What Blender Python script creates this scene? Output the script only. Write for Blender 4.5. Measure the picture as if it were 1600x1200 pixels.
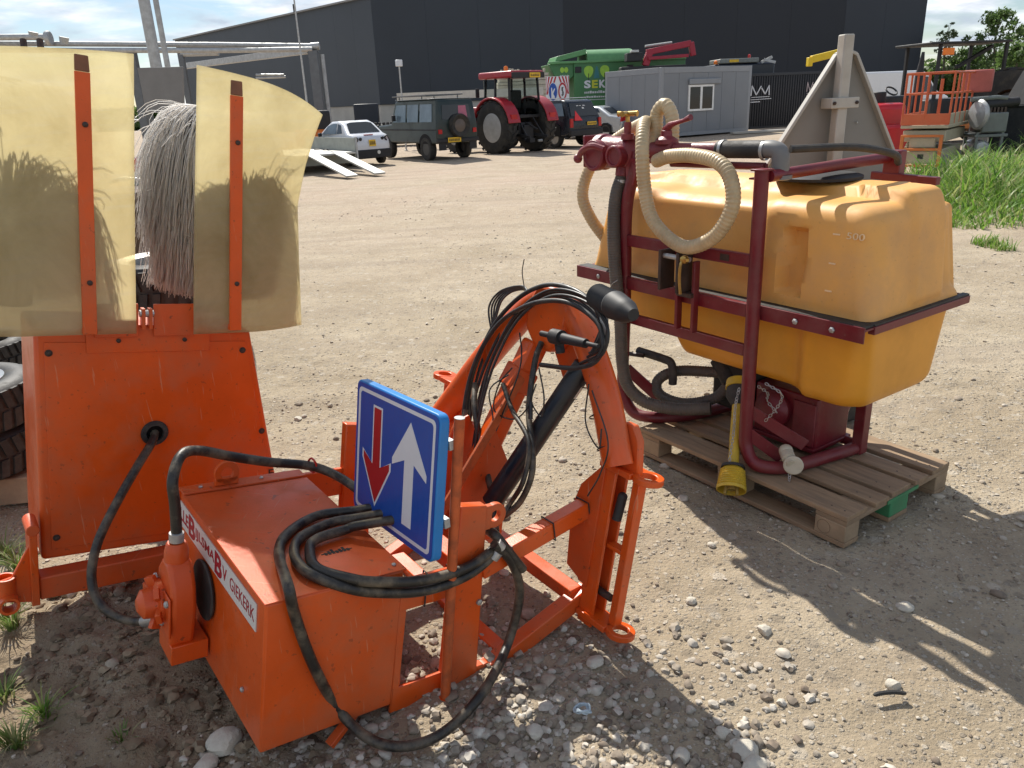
import bpy, bmesh, math, random
import numpy as np
from mathutils import Vector, Matrix, Euler

# ------------------------------------------------------------------ clear, camera, world, sun, exposure
for o in list(bpy.data.objects):
    bpy.data.objects.remove(o, do_unlink=True)
scene = bpy.context.scene
COL = scene.collection
rad = math.radians

CAM_H, PITCH, ROLL, FOCAL = 1.78, rad(20.2), rad(2.5), 1200.0      # focal in photo pixels (1600 wide)
_f = Vector((0, math.cos(PITCH), -math.sin(PITCH)))
_u0 = Vector((0, math.sin(PITCH), math.cos(PITCH)))
_r0 = Vector((1, 0, 0))
_r = _r0 * math.cos(ROLL) - _u0 * math.sin(ROLL)
_u = _u0 * math.cos(ROLL) + _r0 * math.sin(ROLL)
cam_data = bpy.data.cameras.new('camera')
cam = bpy.data.objects.new('camera', cam_data)
COL.objects.link(cam)
cam_data.sensor_width = 36.0
cam_data.lens = 36.0 * FOCAL / 1600.0
cam_data.clip_start = 0.05
cam_data.clip_end = 3000
m3 = Matrix((_r, _u, -_f)).transposed()
cam.matrix_world = Matrix.Translation((0, 0, CAM_H)) @ m3.to_4x4()
scene.camera = cam
scene.render.resolution_x, scene.render.resolution_y = 1024, 768

SUN_EL, SUN_AZ = 46.0, 20.0          # sun stands 20 degrees left of the viewing direction
world = bpy.data.worlds.new('World')
scene.world = world
world.use_nodes = True
wn, wl = world.node_tree.nodes, world.node_tree.links
wn.clear()
w_out = wn.new('ShaderNodeOutputWorld')
w_bg = wn.new('ShaderNodeBackground')
w_sky = wn.new('ShaderNodeTexSky')
w_sky.sky_type = 'NISHITA'
w_sky.sun_disc = False
w_sky.sun_elevation = rad(SUN_EL)
w_sky.sun_rotation = rad(-SUN_AZ)
w_sky.air_density = 1.0
w_sky.dust_density = 0.3
w_sky.ozone_density = 3.0
w_bg.inputs['Strength'].default_value = 0.078
# broken cumulus: noise on the view direction flattened onto a cloud layer
w_tc = wn.new('ShaderNodeTexCoord')
w_sep = wn.new('ShaderNodeSeparateXYZ')
wl.new(w_tc.outputs['Generated'], w_sep.inputs[0])
w_ab = wn.new('ShaderNodeMath'); w_ab.operation = 'ABSOLUTE'
wl.new(w_sep.outputs['Z'], w_ab.inputs[0])
w_ad = wn.new('ShaderNodeMath'); w_ad.operation = 'ADD'; w_ad.inputs[1].default_value = 0.16
wl.new(w_ab.outputs[0], w_ad.inputs[0])
w_dv = wn.new('ShaderNodeVectorMath'); w_dv.operation = 'DIVIDE'
wl.new(w_tc.outputs['Generated'], w_dv.inputs[0])
w_cmb = wn.new('ShaderNodeCombineXYZ')
for k in range(3):
    wl.new(w_ad.outputs[0], w_cmb.inputs[k])
wl.new(w_cmb.outputs[0], w_dv.inputs[1])
w_n1 = wn.new('ShaderNodeTexNoise')
w_n1.inputs['Scale'].default_value = 1.9
w_n1.inputs['Detail'].default_value = 9.0
w_n1.inputs['Roughness'].default_value = 0.56
w_n1.inputs['Distortion'].default_value = 0.35
wl.new(w_dv.outputs[0], w_n1.inputs['Vector'])
w_r1 = wn.new('ShaderNodeValToRGB')
w_r1.color_ramp.elements[0].position = 0.42
w_r1.color_ramp.elements[1].position = 0.60
wl.new(w_n1.outputs['Fac'], w_r1.inputs[0])
w_n2 = wn.new('ShaderNodeTexNoise')
w_n2.inputs['Scale'].default_value = 3.2
w_n2.inputs['Detail'].default_value = 7.0
wl.new(w_dv.outputs[0], w_n2.inputs['Vector'])
w_r2 = wn.new('ShaderNodeValToRGB')
w_r2.color_ramp.elements[0].position = 0.36
w_r2.color_ramp.elements[0].color = (5.6, 6.4, 7.6, 1)
w_r2.color_ramp.elements[1].position = 0.62
w_r2.color_ramp.elements[1].color = (11.6, 11.9, 12.4, 1)
wl.new(w_n2.outputs['Fac'], w_r2.inputs[0])
w_mix = wn.new('ShaderNodeMixRGB')
wl.new(w_r1.outputs[0], w_mix.inputs['Fac'])
wl.new(w_sky.outputs[0], w_mix.inputs['Color1'])
wl.new(w_r2.outputs[0], w_mix.inputs['Color2'])
wl.new(w_mix.outputs[0], w_bg.inputs['Color'])
wl.new(w_bg.outputs[0], w_out.inputs['Surface'])

sun_data = bpy.data.lights.new('sun', 'SUN')
sun_data.energy = 5.0
sun_data.angle = rad(0.5)
sun_data.color = (1.0, 0.95, 0.86)
sun = bpy.data.objects.new('sun', sun_data)
COL.objects.link(sun)
_sd = Vector((-math.sin(rad(SUN_AZ)) * math.cos(rad(SUN_EL)), math.cos(rad(SUN_AZ)) * math.cos(rad(SUN_EL)), math.sin(rad(SUN_EL))))
sun.rotation_euler = _sd.to_track_quat('Z', 'Y').to_euler()
sun.location = (-20, 30, 40)

scene.view_settings.view_transform = 'Standard'
scene.view_settings.look = 'None'
scene.view_settings.exposure = 0.39
scene.cycles.max_bounces = 7
scene.cycles.diffuse_bounces = 3
scene.cycles.glossy_bounces = 3
scene.cycles.transparent_max_bounces = 8
scene.cycles.caustics_reflective = False
scene.cycles.caustics_refractive = False
scene.view_settings.gamma = 1.0
scene.view_settings.use_curve_mapping = False

# ------------------------------------------------------------------ survey helpers (photo pixel + known distance -> world point)
def ray(u, v):
    return _f + _r * ((u - 800) / FOCAL) + _u * ((600 - v) / FOCAL)
def at(u, v, Y):
    d = ray(u, v); t = Y / d.y
    return Vector((d.x * t, Y, CAM_H + d.z * t))
def gz(u, v, z=0.0):
    d = ray(u, v); t = (z - CAM_H) / d.z
    return Vector((d.x * t, d.y * t, z))

# ------------------------------------------------------------------ mesh builder
def V(*a):
    return Vector(a)
def orient(d, up=None):
    d = d.normalized()
    up = up or (Vector((0, 0, 1)) if abs(d.z) < 0.95 else Vector((1, 0, 0)))
    a = d.cross(up).normalized()
    b = a.cross(d).normalized()
    return a, b
def spline(pts, n=8, closed=False):
    P = [Vector(p) for p in pts]
    out = []
    N = len(P)
    rng = range(N) if closed else range(N - 1)
    for i in rng:
        if closed:
            p0, p1, p2, p3 = P[i - 1], P[i], P[(i + 1) % N], P[(i + 2) % N]
        else:
            p1, p2 = P[i], P[i + 1]
            p0 = P[i - 1] if i > 0 else p1 * 2 - p2
            p3 = P[i + 2] if i + 2 < N else p2 * 2 - p1
        for k in range(n):
            t = k / n
            out.append(0.5 * ((2 * p1) + (p2 - p0) * t + (2 * p0 - 5 * p1 + 4 * p2 - p3) * t * t + (3 * p1 - p0 - 3 * p2 + p3) * t ** 3))
    if not closed:
        out.append(P[-1].copy())
    return out

class MB:
    def __init__(self):
        self.v = []; self.f = []
    def add(self, verts, faces):
        b = len(self.v)
        self.v.extend([tuple(p) for p in verts])
        self.f.extend([tuple(b + i for i in f) for f in faces])
        return self
    def hexa(self, c):           # c: bottom 4 (ccw), top 4
        return self.add(c, [(3, 2, 1, 0), (4, 5, 6, 7), (0, 1, 5, 4), (1, 2, 6, 5), (2, 3, 7, 6), (3, 0, 4, 7)])
    def box(self, lo, hi, M=None):
        x0, y0, z0 = lo; x1, y1, z1 = hi
        c = [V(x0, y0, z0), V(x1, y0, z0), V(x1, y1, z0), V(x0, y1, z0), V(x0, y0, z1), V(x1, y0, z1), V(x1, y1, z1), V(x0, y1, z1)]
        if M is not None:
            c = [M @ p for p in c]
        return self.hexa(c)
    def cbox(self, c, s, M=None):
        return self.box([c[i] - s[i] / 2 for i in range(3)], [c[i] + s[i] / 2 for i in range(3)], M)
    def bar(self, a, b, w, h, up=None):       # rectangular bar from a to b; w across, h along up
        a, b = Vector(a), Vector(b)
        s, t = orient(b - a, up)
        c = []
        for p in (a, b):
            c += [p - s * w / 2 - t * h / 2, p + s * w / 2 - t * h / 2, p + s * w / 2 + t * h / 2, p - s * w / 2 + t * h / 2]
        return self.hexa(c)
    def tube(self, pts, r, n=10, cap=True, closed=False):
        P = [Vector(p) for p in pts]
        N = len(P)
        rr = r if isinstance(r, (list, tuple)) else [r] * N
        ring = []
        prev = None
        for i in range(N):
            if closed:
                d = P[(i + 1) % N] - P[i - 1]
            else:
                d = P[min(i + 1, N - 1)] - P[max(i - 1, 0)]
            if d.length < 1e-9:
                d = Vector((0, 0, 1))
            d.normalize()
            if prev is None:
                a, b = orient(d)
            else:
                a = prev - d * prev.dot(d)
                if a.length < 1e-6:
                    a, b = orient(d)
                a.normalize()
                b = d.cross(a) * -1
                b = a.cross(d)
            prev = a
            ring.append([P[i] + (a * math.cos(2 * math.pi * k / n) + b * math.sin(2 * math.pi * k / n)) * rr[i] for k in range(n)])
        vs = [p for R in ring for p in R]
        fs = []
        for i in range(N if closed else N - 1):
            j = (i + 1) % N
            for k in range(n):
                l = (k + 1) % n
                fs.append((i * n + k, i * n + l, j * n + l, j * n + k))
        if cap and not closed:
            fs.append(tuple(range(n)))
            fs.append(tuple((N - 1) * n + k for k in range(n)))
        return self.add(vs, fs)
    def cyl(self, a, b, r, n=14, r2=None):
        return self.tube([a, b], [r, r if r2 is None else r2], n)
    def lathe(self, prof, o, axis, n=24, closed=False):   # prof: (radius, along)
        o = Vector(o); ax = Vector(axis).normalized()
        a, b = orient(ax)
        N = len(prof)
        vs = []
        for (r, h) in prof:
            for k in range(n):
                t = 2 * math.pi * k / n
                vs.append(o + ax * h + (a * math.cos(t) + b * math.sin(t)) * r)
        fs = []
        for i in range(N if closed else N - 1):
            j = (i + 1) % N
            for k in range(n):
                l = (k + 1) % n
                fs.append((i * n + k, i * n + l, j * n + l, j * n + k))
        if not closed:
            if prof[0][0] > 1e-6: fs.append(tuple(range(n)))
            if prof[-1][0] > 1e-6: fs.append(tuple((N - 1) * n + k for k in range(n)))
        return self.add(vs, fs)
    def prism(self, poly, o, ax, ay, t):     # polygon in plane (o, ax, ay), thickness t along ax x ay
        o, ax, ay = Vector(o), Vector(ax), Vector(ay)
        nn = ax.cross(ay).normalized()
        N = len(poly)
        A = [o + ax * p[0] + ay * p[1] for p in poly]
        B = [p + nn * t for p in A]
        fs = [tuple(range(N))[::-1], tuple(range(N, 2 * N))]
        for i in range(N):
            j = (i + 1) % N
            fs.append((i, j, N + j, N + i))
        return self.add(A + B, fs)
    def ring(self, o, ax, ay, R, r, t, n=24):  # flat washer
        o, ax, ay = Vector(o), Vector(ax).normalized(), Vector(ay).normalized()
        nn = ax.cross(ay).normalized()
        vs = []
        for h in (0, t):
            for q in (R, r):
                for k in range(n):
                    a = 2 * math.pi * k / n
                    vs.append(o + nn * h + (ax * math.cos(a) + ay * math.sin(a)) * q)
        fs = []
        for k in range(n):
            l = (k + 1) % n
            fs += [(k, l, n + l, n + k), (2 * n + l, 2 * n + k, 3 * n + k, 3 * n + l), (k, 2 * n + k, 2 * n + l, l), (n + k, n + l, 3 * n + l, 3 * n + k)]
        return self.add(vs, fs)
    def ball(self, c, r, n=10, sq=(1, 1, 1)):
        vs = []; fs = []
        m = max(4, n // 2 + 1)
        for i in range(m + 1):
            ph = math.pi * i / m
            for k in range(n):
                th = 2 * math.pi * k / n
                vs.append((c[0] + r * sq[0] * math.sin(ph) * math.cos(th), c[1] + r * sq[1] * math.sin(ph) * math.sin(th), c[2] + r * sq[2] * math.cos(ph)))
        for i in range(m):
            for k in range(n):
                l = (k + 1) % n
                fs.append((i * n + k, (i + 1) * n + k, (i + 1) * n + l, i * n + l))
        return self.add(vs, fs)
    def mesh(self, name, weld=True):
        me = bpy.data.meshes.new(name)
        me.from_pydata(self.v, [], self.f)
        bm = bmesh.new(); bm.from_mesh(me)
        if weld:
            bmesh.ops.remove_doubles(bm, verts=bm.verts, dist=1e-6)
        bmesh.ops.recalc_face_normals(bm, faces=bm.faces)
        bm.to_mesh(me); bm.free()
        return me
    def build(self, name, mat, parent=None, bevel=0.0, seg=2, smooth=35, label=None):
        me = self.mesh(name)
        return put(name, me, mat, parent, bevel, seg, smooth, label)

WORLDOFF = {}
def put(name, me, mat, parent=None, bevel=0.0, seg=2, smooth=35, label=None):
    me.materials.clear()
    me.materials.append(mat)
    if smooth and len(me.polygons):
        me.polygons.foreach_set('use_smooth', [True] * len(me.polygons))
        me.set_sharp_from_angle(angle=rad(smooth))
    o = bpy.data.objects.new(name, me)
    COL.objects.link(o)
    if parent is not None:
        adopt(o, parent)
    if bevel > 0:
        md = o.modifiers.new('edge', 'BEVEL')
        md.width = bevel; md.segments = seg; md.limit_method = 'ANGLE'; md.angle_limit = rad(40)
        md.use_clamp_overlap = True
        md.harden_normals = False
    if label:
        o['label'] = label
    return o
def adopt(o, parent):
    o.parent = parent
    root = parent
    while root.parent is not None:
        root = root.parent
    off = WORLDOFF.get(root.name)
    if off is not None and parent is root:
        o.matrix_parent_inverse = Matrix.Translation(-off)
def tag(o, label, cat, group=None, kind=None):
    if label: o['label'] = label
    if cat: o['category'] = cat
    if group: o['group'] = group
    if kind: o['kind'] = kind
    return o
def thing(name, label, cat, loc=(0, 0, 0), rotz=0.0, group=None, worldspace=False):
    """Empty at a thing's base.  worldspace=True: its parts are modelled in world coordinates."""
    e = bpy.data.objects.new(name, None)
    COL.objects.link(e)
    e.empty_display_size = 0.2
    e.location = loc
    if not worldspace:
        e.rotation_euler = (0, 0, rotz)
    else:
        WORLDOFF[e.name] = Vector(loc)
    return tag(e, label, cat, group)
def structure(o):
    o['kind'] = 'structure'
    return o
def text_mesh(body, size, extrude=0.001, bold=0.0, spacing=1.0):
    cu = bpy.data.curves.new('lettering', 'FONT')
    cu.body = body; cu.size = size; cu.extrude = extrude; cu.offset = bold; cu.space_character = spacing
    cu.resolution_u = 3
    o = bpy.data.objects.new('lettering', cu)
    COL.objects.link(o)
    dg = bpy.context.evaluated_depsgraph_get()
    me = bpy.data.meshes.new_from_object(o.evaluated_get(dg))
    bpy.data.objects.remove(o, do_unlink=True)
    return me
def place_text(body, size, o, ax, ay, mat, parent, name='lettering', width=None, extrude=0.001, bold=0.0, height=None):
    me = text_mesh(body, size, extrude, bold)
    ax, ay, o = Vector(ax).normalized(), Vector(ay).normalized(), Vector(o)
    co = np.zeros(len(me.vertices) * 3); me.vertices.foreach_get('co', co)
    co = co.reshape(-1, 3)
    mn, mx = co.min(0), co.max(0)
    sx = (width / (mx[0] - mn[0])) if width else 1.0
    sy = (height / (mx[1] - mn[1])) if height else 1.0
    nn = ax.cross(ay)
    out = [o + ax * float((c[0] - mn[0]) * sx) + ay * float((c[1] - mn[1]) * sy) + nn * float(c[2]) for c in co]
    me.vertices.foreach_set('co', [x for p in out for x in p])
    me.update()
    return put(name, me, mat, parent, smooth=0)

# ------------------------------------------------------------------ materials
MATS = {}
def mat(name, col, rough=0.5, scratch=None, metal=0.0, var=0.12, scale=5.0, dirt=None, damt=0.0, dscale=3.0, bump=0.0, bscale=60.0, coat=0.0, sss=0.0, fleck=None, famt=0.0, fscale=40.0, trans=0.0, alpha=1.0, stretch=None):
    if name in MATS: return MATS[name]
    m = bpy.data.materials.new(name); m.use_nodes = True
    nt = m.node_tree; N = nt.nodes; L = nt.links
    b = N['Principled BSDF']
    b.inputs['Roughness'].default_value = rough
    b.inputs['Metallic'].default_value = metal
    tc = N.new('ShaderNodeTexCoord')
    vec = tc.outputs['Object']
    if stretch:
        mp = N.new('ShaderNodeMapping'); mp.inputs['Scale'].default_value = stretch
        L.new(vec, mp.inputs[0]); vec = mp.outputs[0]
    n1 = N.new('ShaderNodeTexNoise'); n1.inputs['Scale'].default_value = scale; n1.inputs['Detail'].default_value = 6; n1.inputs['Roughness'].default_value = 0.6
    L.new(vec, n1.inputs['Vector'])
    mx = N.new('ShaderNodeMixRGB')
    mx.inputs['Color1'].default_value = tuple(max(0, c * (1 - var)) for c in col) + (1,)
    mx.inputs['Color2'].default_value = tuple(min(1, c * (1 + var)) for c in col) + (1,)
    rm = N.new('ShaderNodeMapRange'); rm.inputs['From Min'].default_value = 0.3; rm.inputs['From Max'].default_value = 0.7
    L.new(n1.outputs['Fac'], rm.inputs['Value']); L.new(rm.outputs[0], mx.inputs['Fac'])
    out = mx.outputs[0]
    rsock = None
    if dirt is not None and damt > 0:
        n2 = N.new('ShaderNodeTexNoise'); n2.inputs['Scale'].default_value = dscale; n2.inputs['Detail'].default_value = 9; n2.inputs['Roughness'].default_value = 0.68
        L.new(vec, n2.inputs['Vector'])
        r2 = N.new('ShaderNodeMapRange'); r2.inputs['From Min'].default_value = 0.46; r2.inputs['From Max'].default_value = 0.74; r2.inputs['To Max'].default_value = damt
        L.new(n2.outputs['Fac'], r2.inputs['Value'])
        m2 = N.new('ShaderNodeMixRGB'); m2.inputs['Color2'].default_value = tuple(dirt) + (1,)
        L.new(r2.outputs[0], m2.inputs['Fac']); L.new(out, m2.inputs['Color1'])
        out = m2.outputs[0]
        r3 = N.new('ShaderNodeMapRange'); r3.inputs['From Max'].default_value = max(damt, .01); r3.inputs['To Min'].default_value = rough; r3.inputs['To Max'].default_value = min(1, rough + 0.35)
        L.new(r2.outputs[0], r3.inputs['Value']); rsock = r3.outputs[0]
    if fleck is not None and famt > 0:
        n3 = N.new('ShaderNodeTexNoise'); n3.inputs['Scale'].default_value = fscale; n3.inputs['Detail'].default_value = 4
        L.new(vec, n3.inputs['Vector'])
        r4 = N.new('ShaderNodeMapRange'); r4.inputs['From Min'].default_value = 0.66; r4.inputs['From Max'].default_value = 0.70; r4.inputs['To Max'].default_value = famt
        L.new(n3.outputs['Fac'], r4.inputs['Value'])
        m4 = N.new('ShaderNodeMixRGB'); m4.inputs['Color2'].default_value = tuple(fleck) + (1,)
        L.new(r4.outputs[0], m4.inputs['Fac']); L.new(out, m4.inputs['Color1'])
        out = m4.outputs[0]
    if scratch is not None:
        for (rot, sc_, th_) in (((0.3, 0.2, 0.5), (3, 90, 3), 0.69), ((1.2, 0.7, -0.4), (90, 4, 4), 0.71)):
            mp_ = N.new('ShaderNodeMapping'); mp_.inputs['Rotation'].default_value = rot; mp_.inputs['Scale'].default_value = sc_
            L.new(tc.outputs['Object'], mp_.inputs[0])
            n6 = N.new('ShaderNodeTexNoise'); n6.inputs['Scale'].default_value = 1.6; n6.inputs['Detail'].default_value = 3
            L.new(mp_.outputs[0], n6.inputs['Vector'])
            r6 = N.new('ShaderNodeMapRange'); r6.inputs['From Min'].default_value = th_; r6.inputs['From Max'].default_value = th_ + 0.03; r6.inputs['To Max'].default_value = 0.5
            L.new(n6.outputs['Fac'], r6.inputs['Value'])
            m6 = N.new('ShaderNodeMixRGB'); m6.inputs['Color2'].default_value = tuple(scratch) + (1,)
            L.new(r6.outputs[0], m6.inputs['Fac']); L.new(out, m6.inputs['Color1'])
            out = m6.outputs[0]
    L.new(out, b.inputs['Base Color'])
    if rsock: L.new(rsock, b.inputs['Roughness'])
    if bump > 0:
        n5 = N.new('ShaderNodeTexNoise'); n5.inputs['Scale'].default_value = bscale; n5.inputs['Detail'].default_value = 5
        L.new(vec, n5.inputs['Vector'])
        bp = N.new('ShaderNodeBump'); bp.inputs['Strength'].default_value = bump; bp.inputs['Distance'].default_value = 0.01
        L.new(n5.outputs['Fac'], bp.inputs['Height']); L.new(bp.outputs[0], b.inputs['Normal'])
    if coat: b.inputs['Coat Weight'].default_value = coat; b.inputs['Coat Roughness'].default_value = 0.08
    if sss:
        b.inputs['Subsurface Weight'].default_value = sss
        b.inputs['Subsurface Radius'].default_value = (0.06, 0.03, 0.01)
        b.inputs['Subsurface Scale'].default_value = 0.6
    if trans: b.inputs['Transmission Weight'].default_value = trans
    MATS[name] = m
    return m

DUST = (0.36, 0.29, 0.21)
orange = mat('orange_paint', (0.70, 0.094, 0.009), 0.30, var=0.13, scale=3, dirt=(0.37, 0.15, 0.075), damt=0.55, dscale=3.4, bump=0.05, bscale=220, fleck=(0.20, 0.05, 0.02), famt=0.45, fscale=55, scratch=(0.62, 0.30, 0.17))
orange_dull = mat('dusty_orange_paint', (0.64, 0.085, 0.012), 0.40, var=0.14, scale=4, dirt=(0.38, 0.14, 0.06), damt=0.55, dscale=3.4, bump=0.06, bscale=180, fleck=(0.11, 0.04, 0.02), famt=0.6, fscale=38, scratch=(0.55, 0.28, 0.17))
orange_worn = mat('worn_orange_paint', (0.52, 0.10, 0.022), 0.55, var=0.2, scale=14, dirt=(0.13, 0.055, 0.03), damt=0.75, dscale=16, bump=0.08, bscale=120)
maroon = mat('maroon_paint', (0.155, 0.010, 0.018), 0.38, var=0.18, scale=6, dirt=(0.23, 0.11, 0.09), damt=0.45, dscale=4, bump=0.05, bscale=160, fleck=(0.17, 0.10, 0.08), famt=0.4, fscale=60)
maroon_lt = mat('maroon_cast_paint', (0.19, 0.016, 0.026), 0.36, var=0.2, scale=9, dirt=(0.26, 0.13, 0.12), damt=0.35, dscale=7, bump=0.16, bscale=90)
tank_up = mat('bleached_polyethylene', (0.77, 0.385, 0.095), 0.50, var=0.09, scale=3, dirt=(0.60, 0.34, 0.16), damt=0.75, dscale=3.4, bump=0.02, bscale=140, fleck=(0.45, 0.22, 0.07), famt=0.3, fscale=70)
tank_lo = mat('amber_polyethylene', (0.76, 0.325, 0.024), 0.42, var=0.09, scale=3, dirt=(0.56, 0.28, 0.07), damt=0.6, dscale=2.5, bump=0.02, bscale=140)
rubber = mat('black_rubber', (0.022, 0.021, 0.021), 0.62, var=0.25, scale=14, dirt=(0.19, 0.165, 0.13), damt=0.42, dscale=9, bump=0.12, bscale=120)
hose_mat = mat('dusty_hydraulic_hose', (0.022, 0.019, 0.016), 0.42, var=0.25, scale=20, dirt=(0.25, 0.195, 0.13), damt=0.85, dscale=11, bump=0.12, bscale=150)
cable_mat = mat('black_cable', (0.018, 0.018, 0.019), 0.40, var=0.2, scale=20, dirt=(0.16, 0.14, 0.12), damt=0.25, dscale=14)
beige_hose = mat('beige_spiral_hose', (0.55, 0.42, 0.24), 0.38, var=0.18, scale=7, dirt=(0.30, 0.21, 0.11), damt=0.75, dscale=5, bump=0.05, bscale=80)
grey_hose = mat('brown_grey_ribbed_hose', (0.085, 0.072, 0.060), 0.55, var=0.2, scale=8, dirt=(0.22, 0.18, 0.14), damt=0.4, dscale=7, bump=0.06, bscale=90)
steel = mat('zinc_steel', (0.46, 0.46, 0.45), 0.42, metal=0.7, var=0.15, scale=20, dirt=(0.30, 0.26, 0.21), damt=0.4, dscale=15)
galv = mat('galvanised_steel', (0.42, 0.43, 0.43), 0.48, metal=0.45, var=0.16, scale=7, dirt=(0.25, 0.24, 0.22), damt=0.3, dscale=5)
dark_steel = mat('dark_brown_steel', (0.050, 0.034, 0.028), 0.5, metal=0.2, var=0.3, scale=18, dirt=(0.14, 0.075, 0.05), damt=0.5, dscale=14)
brass = mat('brass', (0.48, 0.31, 0.09), 0.38, metal=0.85, var=0.2, scale=25, dirt=(0.2, 0.15, 0.08), damt=0.5, dscale=20)
black_gloss = mat('black_cylinder_paint', (0.012, 0.014, 0.019), 0.30, var=0.2, scale=10, dirt=(0.12, 0.11, 0.10), damt=0.25, dscale=9)
black_matt = mat('matt_black', (0.015, 0.015, 0.017), 0.6, var=0.2, scale=8, dirt=(0.10, 0.09, 0.08), damt=0.3, dscale=6)
void = mat('dark_interior', (0.008, 0.007, 0.007), 0.9)
white_sticker = mat('white_sticker', (0.68, 0.67, 0.63), 0.4, var=0.05, dirt=(0.42, 0.36, 0.28), damt=0.4, dscale=5)
red_print = mat('dark_red_print', (0.36, 0.012, 0.025), 0.45, var=0.1)
sign_blue = mat('blue_sign_face', (0.008, 0.070, 0.36), 0.30, var=0.10, scale=4, dirt=(0.05, 0.13, 0.36), damt=0.2, dscale=4, stretch=(60, 60, 1.0))
sign_edge = mat('blue_sign_edge', (0.012, 0.20, 0.55), 0.38, var=0.12, dirt=(0.2, 0.25, 0.3), damt=0.25)
sign_red = mat('red_sign_face', (0.40, 0.010, 0.018), 0.35, var=0.08)
sign_white = mat('white_sign_face', (0.68, 0.70, 0.73), 0.35, var=0.06, dirt=(0.5, 0.48, 0.44), damt=0.2)
wood = mat('weathered_wood', (0.31, 0.21, 0.125), 0.82, var=0.22, scale=5, dirt=(0.17, 0.125, 0.09), damt=0.7, dscale=3.5, bump=0.22, bscale=28, stretch=(1, 8, 8))
wood_block = mat('weathered_pallet_block', (0.34, 0.245, 0.155), 0.85, var=0.22, scale=9, dirt=(0.18, 0.13, 0.09), damt=0.5, dscale=6, bump=0.25, bscale=50)
green_wood = mat('green_painted_wood', (0.055, 0.26, 0.11), 0.7, var=0.2, scale=8, dirt=(0.19, 0.17, 0.11), damt=0.45, dscale=6)
pto_yellow = mat('yellow_pto_plastic', (0.62, 0.42, 0.035), 0.42, var=0.14, scale=8, dirt=(0.26, 0.18, 0.07), damt=0.6, dscale=6)

# ------------------------------------------------------------------ ground
rng = np.random.default_rng(11)
_T = rng.random((256, 256))
def vnoise(x, y, s):
    x = np.asarray(x, float) * s + 1000.0; y = np.asarray(y, float) * s + 1000.0
    xi = np.floor(x).astype(int); yi = np.floor(y).astype(int)
    fx = x - xi; fy = y - yi
    fx = fx * fx * (3 - 2 * fx); fy = fy * fy * (3 - 2 * fy)
    g = lambda i, j: _T[i % 256, j % 256]
    return (g(xi, yi) * (1 - fx) + g(xi + 1, yi) * fx) * (1 - fy) + (g(xi, yi + 1) * (1 - fx) + g(xi + 1, yi + 1) * fx) * fy - 0.5
def sst(a, b, x):
    t = np.clip((np.asarray(x, float) - a) / (b - a), 0, 1)
    return t * t * (3 - 2 * t)
def gh(x, y):
    x = np.asarray(x, float); y = np.asarray(y, float)
    near = 1 - sst(5.0, 9.0, np.hypot(x, y))
    h = near * (0.022 * vnoise(x, y, 3.1) + 0.014 * vnoise(x + 7, y, 9.0) + 0.009 * vnoise(x, y + 3, 22.0))
    soil = near * (1 - sst(-1.0, -0.4, x)) * (1 - sst(2.4, 3.0, y))
    h = h + soil * (0.060 * np.abs(vnoise(x, y, 6.0)) + 0.045 * np.maximum(0, vnoise(x + 2, y, 15.0)) + 0.02 * vnoise(x, y + 5, 31.0) - 0.012)
    h = h + (1 - near) * 0.10 * vnoise(x, y, 0.22) * (1 - sst(40, 90, np.hypot(x, y)))
    berm = sst(5.0, 6.4, x - 0.05 * y) * sst(8.2, 10.0, y + 0.35 * (x - 6)) * (1 - sst(13, 17, y))
    return h + 0.16 * berm - 0.012
def axis(lo, hi, step, far_lo, far_hi, g=1.16):
    a = list(np.arange(lo, hi, step))
    s = step; x = hi
    up = []
    while x < far_hi:
        up.append(x); s *= g; x += s
    up.append(far_hi)
    s = step; x = lo - step
    dn = []
    while x > far_lo:
        dn.append(x); s *= g; x -= s
    dn.append(far_lo)
    return np.array(dn[::-1] + a + up)
gx = axis(-2.9, 3.1, 0.022, -800, 800, 1.10)
gy = axis(1.0, 5.6, 0.022, -80, 1500, 1.08)
GX, GY = np.meshgrid(gx, gy)
GZ = gh(GX, GY)
nx, ny = len(gx), len(gy)
me = bpy.data.meshes.new('ground')
vv = np.stack([GX, GY, GZ], -1).reshape(-1, 3)
ii = np.arange(nx * ny).reshape(ny, nx)
ff = np.stack([ii[:-1, :-1], ii[:-1, 1:], ii[1:, 1:], ii[1:, :-1]], -1).reshape(-1, 4)
def fast_mesh(name, verts, faces):
    me = bpy.data.meshes.new(name)
    n = faces.shape[1]
    me.vertices.add(len(verts)); me.vertices.foreach_set('co', np.ascontiguousarray(verts, dtype=np.float32).ravel())
    me.loops.add(faces.size); me.loops.foreach_set('vertex_index', np.ascontiguousarray(faces, dtype=np.int32).ravel())
    me.polygons.add(len(faces)); me.polygons.foreach_set('loop_start', np.arange(0, faces.size, n, dtype=np.int32))
    try:
        me.polygons.foreach_set('loop_total', np.full(len(faces), n, dtype=np.int32))
    except Exception:
        pass
    me.update(calc_edges=True); me.validate()
    return me
bpy.data.meshes.remove(me)

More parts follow.
